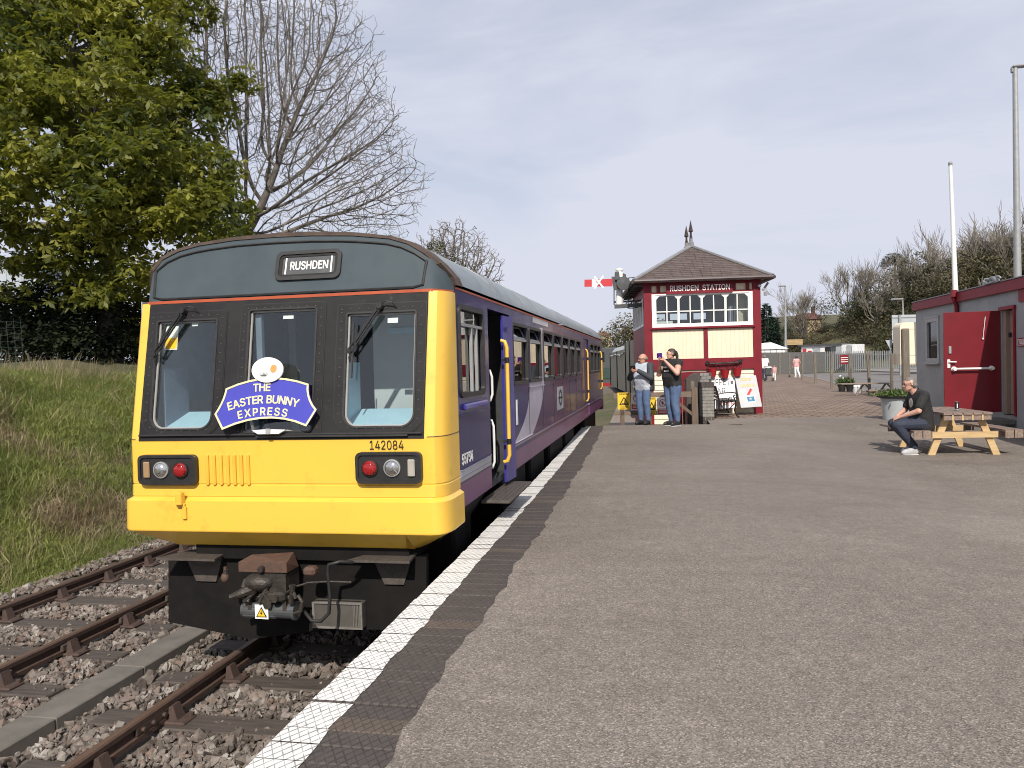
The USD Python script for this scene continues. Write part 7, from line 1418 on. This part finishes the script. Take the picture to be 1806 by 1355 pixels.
# bare tree farther along behind the train, with ivy on its trunk
q = at_depth(805, 600, 62); base = V([q[0], q[1], .0]); pts_ = []
for px, py, r, n_ in ((800, 455, 3.1, 900), (760, 460, 2.2, 400), (845, 480, 2.0, 350), (800, 520, 3.0, 300)):
    u_ = g.normal(0, 1, (n_, 3)); u_ /= np.linalg.norm(u_, axis=1, keepdims=True); pts_.append(at_depth(px, py, 62) + u_ * r * g.random((n_, 1)) ** .45)
sk = colonise(base, 6, base + V([0, 0, 2.4]), np.vstack(pts_), step=.3, kill=.36, reach=2.4, tip=.017)
qi = at_depth(770, 440, 61); tree_thing('bare_tree', 'bare twiggy tree with an ivy patch beyond the far half of the railcar roof', 'tree', sk, leaves=leaf_cloud([(qi, V([.9, .9, .7])), (at_depth(790, 470, 61), V([1.2, 1.2, .9])), (at_depth(760, 475, 61), V([1.0, 1, .9])), (at_depth(820, 500, 62), V([1.4, 1.2, .9]))], 2600, .26, 41, aspect=.6), leaf='leaf_ivy', cut=2)
# green bush behind the wagons
gb = [(at_depth(px, py, dep), V([r, r, r * .8])) for px, py, dep, r in ((1085, 600, 72, 1.8), (1110, 585, 70, 2.0), (1130, 595, 68, 2.0), (1100, 620, 70, 2.2), (1075, 625, 75, 2.0), (1150, 600, 70, 2.4))]
shrub('green_bush', 'green bushy shrubbery rising behind the old goods wagons', gb, 9000, .26, 51, 'leaf_scrub', 6)

# trees on the rise to the right: three bare kinds, three ivy-clad kinds, then copies
def proto_tree(kind, seed):
    g = np.random.default_rng(seed)
    if kind == 'bare':
        sk = [(V([[0, 0, -.5], [0, 0, 2.0]]), V([.34, .3]), 0)]
        for k in range(6): sk += grow(seed * 10 + k, (g.normal(0, .15), g.normal(0, .15), 1.6), (g.normal(0, .5), g.normal(0, .5), 1), 2.9, .15, 5, .50, (2, 4), .08, .78, .13, 0, .02)
        return sk, None
    sk = grow(seed, (0, 0, -.5), (0, 0, 1), 3.2, .3, 3, .5, (3, 4), .15, .72, .12)
    bl = [(V([g.normal(0, 1.5), g.normal(0, 1.5), g.uniform(.8, 8.2)]), V([1, 1, .9]) * g.uniform(.9, 1.9)) for _ in range(20)]
    return sk, leaf_cloud(bl, 11000, .24, seed, aspect=.65, shell=.6)
kinds = {}
spots = [  # kind, px, py of the top, depth, height in metres, label
 ('bare', 1412, 498, 105, 9.5, 'bare pale tree beside the lamp post, right of the signal box'), ('bare', 1503, 466, 98, 11.5, 'bare tree rising above the dark ivy clump, left of the pine'),
 ('bare', 1608, 440, 92, 11, 'bare tree just right of the pine on the rise'), ('bare', 1650, 412, 88, 12, 'bare tree left of the white flagpole on the rise'), ('bare', 1702, 392, 86, 13, 'tallest bare tree, right of the white flagpole'),
 ('bare', 1752, 388, 86, 13, 'bare tree left of the tall grey lamp post'), ('bare', 1790, 420, 90, 12, 'bare tree behind the tall grey lamp post'), ('bare', 1850, 410, 92, 12, 'bare tree at the right edge of the picture'),
 ('bare', 1560, 500, 90, 9, 'slender bare tree below the pine'),
 ('ivy', 1385, 560, 118, 5.0, 'low dark leafy tree right of the conifer'), ('ivy', 1428, 558, 108, 5.5, 'leafy tree left of the red roofed house'), ('ivy', 1497, 520, 100, 9, 'dark ivy covered tree right of the red roofed house'), ('ivy', 1535, 512, 96, 9, 'ivy covered tree above the white low building'),
 ('ivy', 1570, 472, 95, 11.5, 'tall ivy covered tree under the pine'), ('ivy', 1612, 476, 90, 11, 'ivy covered tree above the back of the road sign'), ('ivy', 1655, 448, 88, 12, 'ivy covered tree left of the white flagpole'), ('ivy', 1700, 438, 86, 12, 'ivy covered tree right of the white flagpole'), ('ivy', 1745, 432, 86, 12, 'ivy covered tree left of the tall lamp post'), ('ivy', 1795, 450, 88, 11, 'ivy covered tree behind the tall lamp post'), ('ivy', 1590, 540, 80, 7, 'dark bushy tree behind the road sign'), ('ivy', 1640, 545, 80, 7, 'dark bushy tree right of the road sign, above the cabin end'), ('ivy', 1850, 470, 84, 10, 'ivy covered tree at the right edge of the picture'),
 ('scrub', 1460, 572, 104, 5, 'brown scrubby tree above the white low building'), ('scrub', 1515, 560, 96, 6, 'brown scrubby tree left of the road sign'), ('scrub', 1550, 555, 90, 6, 'brown scrubby tree beside the road sign post'), ('scrub', 1600, 462, 97, 12, 'brown budding tree in front of the pine'), ('scrub', 1720, 455, 84, 10, 'brown budding tree above the cabin roof'), ('scrub', 1670, 470, 84, 10, 'brown budding tree behind the foot of the flagpole'), ('scrub', 1395, 590, 100, 3.5, 'low brown scrub left of the lamp post'), ('scrub', 1440, 590, 98, 4, 'low brown scrub below the red roofed house'), ('scrub', 1780, 455, 84, 10, 'brown budding tree over the right part of the cabin roof')]
spots = [(a, b_, c - (26 if a == 'bare' and b_ > 1450 else 14 if b_ > 1635 else (-10 if 1540 < b_ < 1635 else 4)), d * 1.28, e * 1.28, f) for a, b_, c, d, e, f in spots]
seen = {}
gg = np.random.default_rng(77)
for kind, px, py, dep, hgt, lab in spots:
    q = at_depth(px, py, dep); gl = q[2] - hgt; zg_ = float(land_z(q[0], q[1])); base_z = min(gl, zg_); H_ = q[2] - base_z
    pool = seen.setdefault(kind, []); nm = {'bare': 'bare_tree', 'ivy': 'ivy_tree', 'scrub': 'scrubby_tree'}[kind]; grp = {'bare': 'bare trees on the rise to the right', 'ivy': 'ivy clad trees on the rise to the right', 'scrub': 'budding scrubby trees on the rise to the right'}[kind]
    s = H_ / (11.6 if kind == 'bare' else 9.6); sxy = s * (1.0 if kind == 'bare' else max(1.0, .9 / max(s, .3)) * .95)
    if len(pool) < (3 if kind != 'scrub' else 2):
        sk, lv_ = proto_tree('bare' if kind == 'bare' else 'ivy', 900 + len(pool) * 7 + {'bare': 0, 'ivy': 40, 'scrub': 70}[kind])
        p = thing(nm, lab, 'tree', grp, loc=(q[0], q[1], base_z), rotz=gg.uniform(0, 6), scale=(sxy, sxy, s)); w, t = tree_meshes(sk, 1 if kind == 'bare' else 2); top_ = max(float(m__.mesh().vertices[:, 2].max()) for m__ in (w, t, lv_) if m__); kk_ = 11.6 / top_ if kind == 'bare' else 9.6 / top_
        for m__ in (w, t, lv_):
            if m__: m__.v = [a_ * V([min(kk_, 1.25), min(kk_, 1.25), kk_]) for a_ in m__.v]
        obj('trunk', w, 'bark_grey', p, smooth=50); say(obj('crown' if kind == 'bare' else 'twigs', t, 'twig_pale' if kind == 'bare' else 'twig_grey', p), kind='stuff')
        if lv_: say(obj('crown', lv_, 'leaf_ivy' if kind == 'ivy' else 'leaf_scrub', p), kind='stuff')
        pool.append(p)
    else: copy_of(pool[gg.integers(0, len(pool))], nm, lab, 'tree', grp, (q[0], q[1], base_z), gg.uniform(0, 6), (sxy, sxy, s))
# dark conifer right of the signal box, pine on the skyline
q = at_depth(1352, 535, 112); z0 = -.2; p = thing('conifer', 'dark drooping conifer just right of the signal box', 'tree'); mb = MB(); mb.tube([[q[0], q[1], z0], [q[0], q[1], q[2]]], [.3, .04], 8); obj('trunk', mb, 'bark_grey', p)
for dx_, hh_ in ((0, 1.0), (1.0, .8), (-1.4, .9)):
    mb = MB(); g = np.random.default_rng(int(60 + dx_ * 3)); Ht = (q[2] - z0) * hh_
    for k in range(1500):
        t = g.random() ** .8; z = z0 + Ht * (1 - t * .95); R_ = .2 + 1.5 * t; a = g.uniform(0, 6.283); r_ = R_ * g.uniform(.3, 1.0); c = V([q[0] + dx_ + r_ * math.cos(a), q[1] + r_ * math.sin(a), z - r_ * .35]); d = unit([math.cos(a), math.sin(a), g.normal(-.2, .35)]); s_ = unit(np.cross(d, g.normal(0, 1, 3))) * .13; L = g.uniform(.35, .8); mb.raw([c, c + d * L * .5 + s_, c + d * L, c + d * L * .5 - s_], [[0, 1, 2], [0, 2, 3]])
    say(obj('crown', mb, 'leaf_conifer', p), kind='stuff')
q = at_depth(1576, 449, 135); p = thing('pine_tree', 'dark flat topped pine standing on the skyline left of the flagpole', 'tree'); mb = MB(); mb.tube([[q[0], q[1], 2], [q[0] + .2, q[1], q[2] - .5]], [.35, .15], 7); obj('trunk', mb, 'bark_grey', p)
bl = [(q + V([dx_, 0, dz_]), V([r_ * 1.1, r_, .55])) for dx_, dz_, r_ in ((0, -.3, 1.2), (.9, -.9, 1.1), (-.9, -1.0, 1.0), (.2, -1.4, 1.7), (1.5, -1.7, .8), (-1.5, -1.8, .8))]; say(obj('crown', leaf_cloud(bl, 4200, .24, 71, aspect=.5), 'leaf_conifer', p), kind='stuff')
# scrub on the ground of the rise
sc = [(at_depth(px, py, dep * 1.25), V([4.4, 3.0, 2.0])) for px, py, dep in ((1400, 605, 112), (1450, 606, 108), (1500, 600, 100), (1540, 600, 95), (1580, 605, 92), (1610, 600, 86), (1650, 590, 84), (1700, 570, 84), (1750, 560, 84), (1800, 560, 84), (1560, 580, 92), (1660, 560, 86), (1730, 540, 86))]
p = thing('scrub', 'low brown and green scrub covering the rise below the trees', 'scrub'); say(p, kind='stuff'); say(obj('scrub_leaves', leaf_cloud(sc, 16000, .34, 81, aspect=.6), 'leaf_scrub', p), kind='stuff')

# houses, sheds, marquee, low white building
def house(name, label, px0, px1, pye, pyr, dep, wallm, roofm, gable_end=False, depth_m=7):
    p = thing(name, label, 'house' if 'house' in name else 'building'); a, b_ = at_depth(px0, pye, dep), at_depth(px1, pye, dep); zr_ = at_depth((px0 + px1) / 2, pyr, dep)[2]; W_ = (b_ - a) @ _ru; L = Local([a[0], a[1], 0], YAW); ze_ = (a[2] + b_[2]) / 2; zb = min(float(land_z(a[0], a[1])), ze_ - 2) - .3
    mb = MB(); L.box(mb, 0, W_, 0, depth_m, zb, ze_); obj('wall', mb, wallm, p); mb = MB()
    if gable_end: L.wall(mb, [(-.15, ze_), (W_ + .15, ze_), (W_ / 2, zr_)], -.2, depth_m)
    else: L.side(mb, [(-.3, ze_), (depth_m + .3, ze_), (depth_m / 2, zr_)], -.2, W_ + .2)
    obj('roof', mb, roofm, p); return p, L, W_, ze_, zb
p, L, W_, ze_, zb = house('brick_house', 'red tiled roof of a house half hidden by trees right of the signal box', 1424, 1450, 563, 550, 135, 'house_render', 'roof_tile_red'); mb = MB(); L.box(mb, W_ * .8, W_ * .8 + .5, 3, 3.6, ze_, ze_ + 2.4); obj('chimney', mb, 'roof_tile_red', p)
p, L, W_, ze_, zb = house('gabled_house', 'small pale gabled house peeking above the far end of the railcar', 1054, 1078, 592, 584, 110, 'house_render', 'roof_tile_red', True); mb = MB(); L.box(mb, W_ * .4, W_ * .6, -.05, 0, ze_ - 1.6, ze_ - .5); obj('window', mb, 'dark_interior', p)
p, L, W_, ze_, zb = house('white_marquee', 'white marquee tent right of the signal box behind the far fence', 1330, 1388, 616, 604, 92, 'marquee_white', 'marquee_white', True, 10)
for q in np.linspace(.6, W_ - .6, 5): mb = MB(); L.box(mb, q - .04, q + .04, -.04, 0, zb, ze_); obj('pole', mb, 'galvanised', p)
p = thing('low_building', 'long low white building with patterned panels behind the palisade fence', 'building'); a, b_ = at_depth(1413, 612, 98), at_depth(1512, 606, 92); d = (b_ - a) * [1, 1, 0]; W_ = np.linalg.norm(d); L = Local([a[0], a[1], 0], math.atan2(d[1], d[0])); ze_ = (a[2] + b_[2]) / 2
mb = MB(); L.box(mb, 0, W_, 0, 1.6, -.3, ze_); obj('wall', mb, 'vehicle_white', p); mb = MB(); L.box(mb, -.05, W_ + .05, -.16, 1.65, -.3, ze_ - 1.1); obj('plinth', mb, 'signal_grey', p); mb = MB(); L.box(mb, -.3, W_ * .75, -.3, 1.9, ze_, ze_ + .18); obj('roof', mb, 'roof_felt', p)
for k, (u0, u1, z0, z1, m) in enumerate(((.02, .20, .62, .95, 'print_white'), (.03, .10, .7, .9, 'print_red'), (.13, .2, .6, .8, 'print_red'), (.24, .34, .6, .9, 'tarp_pale'), (.36, .44, .58, .9, 'print_white'), (.45, .54, .6, .93, 'window_rubber'), (.56, .63, .6, .95, 'signal_grey'), (.64, .72, .6, .97, 'tarp_pale'), (.74, .82, .6, .95, 'board_white'), (.83, .90, .62, .97, 'tarp_pale'), (.92, .98, .6, .98, 'print_white'))):
    mb = MB(); L.box(mb, u0 * W_, u1 * W_, -.06 - .01 * k, 0, z0 * ze_, z1 * ze_); obj('panel', mb, m, p)
p = thing('tan_hoarding', 'tan timber hoarding above the far fence, beside the lamp post', 'hoarding'); a, b_ = at_depth(1387, 599, 105), at_depth(1416, 608, 105); L = Local([a[0], a[1], 0], YAW); W_ = (b_ - a) @ _ru
for k in range(4): mb = MB(); L.box(mb, 0, W_, 0, .1, b_[2] + (a[2] - b_[2]) * k / 4, b_[2] + (a[2] - b_[2]) * (k + 1) / 4 - .02); obj('plank', mb, 'tan_board', p)
for u in (.1, W_ - .1): mb = MB(); L.box(mb, u - .06, u + .06, .1, .2, -.2, a[2]); obj('post', mb, 'post_wood', p)
p = thing('steel_shed', 'pale grey steel building seen through the leaves at the left edge', 'building'); a, b_ = at_depth(-120, 462, 48), at_depth(66, 560, 48); L = Local([a[0], a[1], 0], YAW); W_ = (b_ - a) @ _ru; zt, zb = a[2] - .3, 1.0
for k in range(7): mb = MB(); L.box(mb, W_ * k / 7 + .01, W_ * (k + 1) / 7 - .01, 0, 6, zb, zt); obj('wall_panel', mb, 'shed_steel', p)
mb = MB(); L.box(mb, -.2, W_ + .2, -.2, 6, zt, zt + .25); obj('roof', mb, 'lead_grey', p); mb = MB(); L.box(mb, 0, W_ + .02, -.05, 0, zb, zb + 1.4); obj('plinth', mb, 'board_white', p)

# old goods wagons on the far siding
def wagon(name, label, near, far_, width, zb, zt, tarp, wallm='wagon_wood'):
    d = far_ - near; p = thing(name, label, 'wagon', loc=(near[0], near[1], 0), rotz=math.atan2(-d[0], d[1])); x0, x1, y0, y1 = 0.0, width, 0.0, math.hypot(d[0], d[1]); n = int((y1 - y0) / .28)
    for k in range(n):
        mb = MB(); a = y0 + (y1 - y0) * k / n; mb.box(x0, x0 + .06, a, a + (y1 - y0) / n - .02, zb, zt); obj('plank', mb, wallm, p)
    mb = MB(); m_ = int((x1 - x0) / .26)
    for k in range(m_): mb = MB(); a = x0 + .06 + (x1 - x0 - .06) * k / m_; mb.box(a, a + (x1 - x0) / m_ - .015, y0, y0 + .06, zb, zt - .02); obj('plank', mb, wallm, p)
    mb = MB(); mb.box(x1 - .06, x1, y0 + .06, y1, zb, zt); mb.box(x0 + .06, x1, y1 - .06, y1, zb, zt); mb.box(x0, x1, y0, y1, zb - .12, zb - .005); obj('body', mb, wallm, p)
    for q in (y0 + .03, (y0 + y1) / 2, y1 - .1): mb = MB(); mb.box(x0 - .05, x0 - .005, q, q + .10, zb - .1, zt); obj('stanchion', mb, 'black_iron', p)
    mb = MB(); mb.box(x0 + .25, x1 - .25, y0 - .1, y1 + .1, zb - .4, zb - .12)
    for sx in (x0 + .5, x1 - .5): mb.cyl([sx, y0 - .1, zb - .25], [sx, y0 - .45, zb - .25], .09, 10); mb.cyl([sx, y0 - .45, zb - .25], [sx, y0 - .5, zb - .25], .19, 14)
    obj('underframe', mb, 'underframe_black', p)
    for q in (y0 + 1.2, y1 - 1.2):
        for sx in (x0 + .45, x1 - .45): mb = MB(); mb.lathe([(.46, -.06), (.46, .06), (.38, .05), (.1, .06), (.0005, .06)], (sx, q, zb - .55), 20, V([[0, 1, 0], [0, 0, 1], [1, 0, 0]])); obj('wheel', mb, 'oily_steel', p)
    if tarp:
        mb = MB(); g = np.random.default_rng(3); ny_ = 14; yy_ = np.linspace(y0 - .1, y1 + .1, ny_); rows = []
        for y in yy_:
            t = np.linspace(-1, 1, 9); rows.append(np.stack([(x0 + x1) / 2 + t * (x1 - x0) / 2 * 1.04, np.full(9, y), zt + .05 + .38 * (1 - np.abs(t) ** 1.6) + g.normal(0, .03, 9) - .28 * (np.abs(t) > .99)], -1))
        mb = skin(rows); obj('tarpaulin', mb, 'tarp_pale', p, smooth=60)
    return p
qa, qb = at_depth(1121, 650, 31), at_depth(1104, 650, 36.5); wagon('goods_wagon', 'old open goods wagon of weathered planks partly behind the signal box', qa, qb, 2.3, .15, at_depth(1121, 598, 31)[2], False)
qa, qb = at_depth(1105, 650, 37.5), at_depth(1077, 650, 50); wagon('goods_wagon', 'weathered plank goods wagon under a pale tarpaulin beyond the railcar', qa, qb, 2.3, .15, at_depth(1100, 616, 38)[2], True)
qd = at_depth(1074, 640, 54); p = thing('shunting_engine', 'small dark locomotive cab with green panel beyond the tarpaulined wagon', 'locomotive'); mb = MB(); mb.cbox(qd[0] - 1.1, qd[0] + .9, qd[1], qd[1] + 4, 0, 2.6, .1); obj('cab', mb, 'signal_grey', p); mb = MB(); mb.cbox(qd[0] - 1.0, qd[0] + .8, qd[1] - .05, qd[1], .4, 1.2, .02); obj('end_panel', mb, 'net_green', p); mb = MB(); mb.cbox(qd[0] - .9, qd[0] - .3, qd[1] - .04, qd[1], 1.6, 2.3, .02); obj('window', mb, 'saloon_glass', p); mb = MB(); mb.cbox(qd[0] - 1.1, qd[0] + .9, qd[1] - .1, qd[1] + .05, -.2, .12, .02); obj('buffer_beam', mb, 'bucket_red', p)

# fence posts and wires along the road
ppx = [(1573, 29.5), (1534, 32.0), (1500, 34.5), (1467, 38.5), (1439, 47.0), (1415, 56.0), (1393, 66.0), (1376, 78)]
wh = ['nearest the planter tub', 'behind the small picnic bench', 'behind the potted plants', 'just left of the potted plants', 'second right of the walking woman', 'just right of the walking woman', 'just left of the walking woman', 'farthest off, right of the pushchair']
tops = []
for (px, y), w in zip(ppx, wh):
    q = on_y(px, 690, y); zt = at_depth(px, 623.5, (q - EYE) @ _rv)[2]; lean = rng.normal(0, .03)
    p = thing('fence_post', f'thin timber post of the wire fence along the road, {w}', 'post', 'posts of the wire fence along the road', loc=(q[0], q[1], -.15)); mb = MB(); s_ = .028 + .0006 * y; mb.add(manifold3d.Manifold.hull_points(V([[a + (lean if z > 1 else 0), b_, z] for z in (0, zt + .15) for a in (-s_, s_) for b_ in (-s_, s_)]))); obj('post_shaft', mb, 'post_wood', p); tops.append((q[0], q[1], zt))
p = thing('fence_wire', 'thin wires strung between the timber posts along the road', 'wire')
tops2 = [(9.2, 21.0, 1.35)] + tops
for f_ in (.97, .66, .36):
    mb = MB()
    for a, b_ in zip(tops2[:-1], tops2[1:]): mb.tube([[a[0], a[1], a[2] * f_], [(a[0] + b_[0]) / 2, (a[1] + b_[1]) / 2, (a[2] + b_[2]) / 2 * f_ - .03], [b_[0], b_[1], b_[2] * f_]], .006, 3, False)
    obj('wire', mb, 'galvanised', p)
# palisade fence across the road
p = thing('palisade_fence', 'grey steel palisade fence along the far side of the road', 'fence'); fa = [(1330, 648, 76), (1456, 645, 86), (1700, 655, 74)]
pts = [at_depth(px, py, dep) for px, py, dep in fa]; tz = [at_depth(px, py, dep)[2] for px, py, dep in ((1330, 622, 76), (1456, 621, 86), (1700, 618, 74))]
for si, (a, b_, za, zb_) in enumerate(zip(pts[:-1], pts[1:], tz[:-1], tz[1:])):
    d = (b_ - a) * [1, 1, 0]; Ln = np.linalg.norm(d); u_ = d / Ln; nrm = V([u_[1], -u_[0], 0]); npan = int(Ln / 2.75)
    for k in range(npan):
        mb = MB(); step = .24 if si else .2
        for s_ in np.arange(k * Ln / npan, (k + 1) * Ln / npan - .05, step):
            t = s_ / Ln; c = a + d * t; zt = za + (zb_ - za) * t; c[2] = (zt - .1) / 2; hw = .055 if si else .085; mb.frame(c, [u_, nrm, [0, 0, 1]], [hw, .02, (zt + .1) / 2])
            if si: mb.raw([c + u_ * -hw + [0, 0, (zt + .1) / 2], c + u_ * hw + [0, 0, (zt + .1) / 2], c + [0, 0, (zt + .1) / 2 + .12]], [[0, 1, 2]])
        say(obj('pale_panel', mb, 'galvanised' if si else 'fence_grey', p), kind='stuff')
    mb = MB()
    for f_ in (.15, .85): mb.beam(a * [1, 1, 0] - nrm * .06 + [0, 0, za * f_], b_ * [1, 1, 0] - nrm * .06 + [0, 0, zb_ * f_], .05, .06)
    obj('rail', mb, 'galvanised', p)
q = at_depth(1487, 634, 83.5); p = thing('red_sign', 'dark red notice with white lines fixed to the palisade fence', 'sign'); L = Local([q[0], q[1] - .6, 0], YAW); zz = q[2]; mb = MB(); L.box(mb, -.5, .5, 0, .03, zz - .52, zz + .5); obj('plate', mb, 'maroon_paint', p); mb = MB()
for z in (-.3, -.08, .14): L.box(mb, -.38, .38, -.012, 0, zz + z, zz + z + .07)
say(obj('print_lines', mb, 'print_white', p), kind='stuff')
# back of the road sign and lamp posts
p = thing('road_sign', 'large road sign seen from behind, two grey panels on steel posts', 'road sign'); a, b_ = at_depth(1573, 556, 62), at_depth(1668, 602, 62); L = Local([a[0], a[1], 0], YAW + .06); W_ = (b_ - a) @ _ru
mb = MB(); L.box(mb, 0, W_, 0, .04, b_[2], a[2]); obj('panel', mb, 'sign_back_grey', p); mb = MB(); zz = at_depth(1580, 617, 62)[2]; L.box(mb, .1, 2.3, .01, .05, zz, b_[2] - .1); obj('lower_panel', mb, 'sign_back_grey', p)
for z in np.linspace(b_[2] + .2, a[2] - .2, 3): mb = MB(); L.box(mb, 0, W_, -.05, -.002, z - .035, z + .035); obj('stiffener', mb, 'galvanised', p)
for u in (.58, 2.6): mb = MB(); L.box(mb, u - .09, u + .09, -.2, -.06, -.2, a[2]); obj('post', mb, 'galvanised', p)
p = thing('small_sign', 'small triangular warning sign seen from behind left of the large road sign', 'road sign'); q = at_depth(1570, 600, 62.5); mb = MB(); L = Local([q[0], q[1], 0], YAW); L.box(mb, .0, .1, 0, .1, -.2, q[2] + .1); obj('post', mb, 'galvanised', p); mb = MB(); L.wall(mb, [(-.4, q[2]), (.3, q[2]), (-.05, q[2] - .7)], -.03, 0); obj('plate', mb, 'sign_back_grey', p)
def lamp(label, px, pyb, pyt, dep, arm, r=.09):
    p = thing('street_lamp', label, 'street lamp'); a, b_ = at_depth(px, pyb, dep), at_depth(px - 1, pyt, dep); mb = MB(); mb.tube([[a[0], a[1], a[2] - .3], b_], [r, r * .6], 10); obj('pole', mb, 'galvanised', p, smooth=40); mb = MB(); mb.cbox(b_[0] + min(arm, .05), b_[0] + max(arm, .05), b_[1] - .15, b_[1] + .15, b_[2] - .05, b_[2] + .12, .04); obj('lantern', mb, 'lead_grey', p)
lamp('street lamp right of the signal box with its lantern to the left', 1386, 641, 505, 92, -.75, .15); lamp('street lamp on the rise above the back of the road sign', 1593, 560, 528, 85, -1.2, .10)

# potted plants, figures and the small picnic bench by the fence
foliage('daffodil_leaf', (0.06, 0.10, 0.03), (0.12, 0.18, 0.05), (0.12, 0.18, 0.04), 2.0, .25)
for (px, w, fl_) in ((1485, 'left one', True), (1499, 'right one', False)):
    q = on_z(px, 691, 0); p = thing('plant_pot', f'black pot of daffodil leaves at the road fence, {w} of the two', 'plant pot', 'black pots of leaves at the road fence', loc=(q[0], q[1], 0)); mb = MB(); mb.lathe([(.0005, 0), (.12, 0), (.165, .3), (.18, .3), (.17, .27), (.0005, .26)], n=18); obj('pot', mb, 'pot_black', p, smooth=40); mb = MB(); leafs(mb, 120, (0, 0, .33), .08, .05, .3, .018, 1.6); say(obj('leaves', mb, 'daffodil_leaf', p), kind='stuff')
    if fl_:
        mb = MB()
        for q_ in range(4): a = (rng.normal(0, .1), rng.normal(0, .1), rng.uniform(.5, .75)); mb.sphere(a, .035, 1)
        say(obj('flowers', mb, 'print_white', p), kind='stuff')
for px, w in ((1509, 'left one'), (1515.5, 'right one')):
    q = on_z(px, 694, 0); p = thing('garden_ornament', f'small pale garden ornament with a white top beside the black pots, {w}', 'ornament', loc=(q[0], q[1], 0)); mb = MB(); mb.lathe([(.0005, 0), (.09, 0), (.11, .12), (.08, .22), (.0005, .24)], n=14); obj('base', mb, 'board_grey', p, smooth=40); mb = MB(); mb.sphere((0, 0, .27), .085, 2, (1, 1, .8)); obj('ornament_top', mb, 'print_white', p, smooth=True)
q = on_z(1540, 697, 0); p = thing('small_bench_table', 'small brown picnic bench standing by the road fence', 'picnic bench', loc=(q[0], q[1], 0), rotz=.1)
for x in (-.35, .45): mb = MB(); mb.beam((x - .25, .1, 0), (x + .05, .1, .42), .05, .09, (0, 1, 0)); mb.beam((x + .45, .1, 0), (x + .1, .1, .42), .05, .09, (0, 1, 0)); obj('leg', mb, 'table_plank', p)
for y in (-.1, .1, .3): mb = MB(); mb.cbox(-1.2, .55, y - .08, y + .08, .42, .46, .008); obj('top_plank', mb, 'table_plank', p)
for y, z in ((-.35, .16), (-.5, .16)): mb = MB(); mb.cbox(-.35, 1.05, y - .07, y + .07, z, z + .045, .008); obj('seat_plank', mb, 'table_plank', p)
mb = MB(); mb.beam((-.1, -.5, .13), (-.1, .4, .13), .05, .06); obj('bearer', mb, 'table_plank', p); mb = MB(); mb.beam((.8, -.5, .13), (.8, .4, .13), .05, .06); obj('bearer', mb, 'table_plank', p)
# net fence and post at the left edge
q = at_depth(14, 640, 17.5); p = thing('net_fence', 'dark green net sagging from posts at the left edge under the tree', 'net fence'); mb = MB()
for k in range(-8, 3):
    t0 = V([q[0] + .14 * k, q[1] + .05 * k, 0]); zz = float(bank_z(V([t0[0]]), V([t0[1]]))[0]); mb.tube([t0 + [0, 0, zz - .1], t0 + [.03, 0, zz + .5], t0 + [0, 0, zz + 1.25 + .08 * math.sin(k)]], .004, 4)
for k in range(9): mb.tube([V([q[0] + .14 * x, q[1] + .05 * x, float(bank_z(V([q[0] + .14 * x]), V([q[1]]))[0]) + .12 + k * .14 + .02 * math.sin(x + k)]) for x in range(-8, 3)], .003, 4)
say(obj('net', mb, 'net_green', p), kind='stuff'); mb = MB(); t0 = V([q[0] - .3, q[1], float(bank_z(V([q[0]]), V([q[1]]))[0])]); mb.box(t0[0] - .05, t0[0] + .05, t0[1] - .05, t0[1] + .05, t0[2] - .2, t0[2] + .9); obj('post', mb, 'post_wood', p)
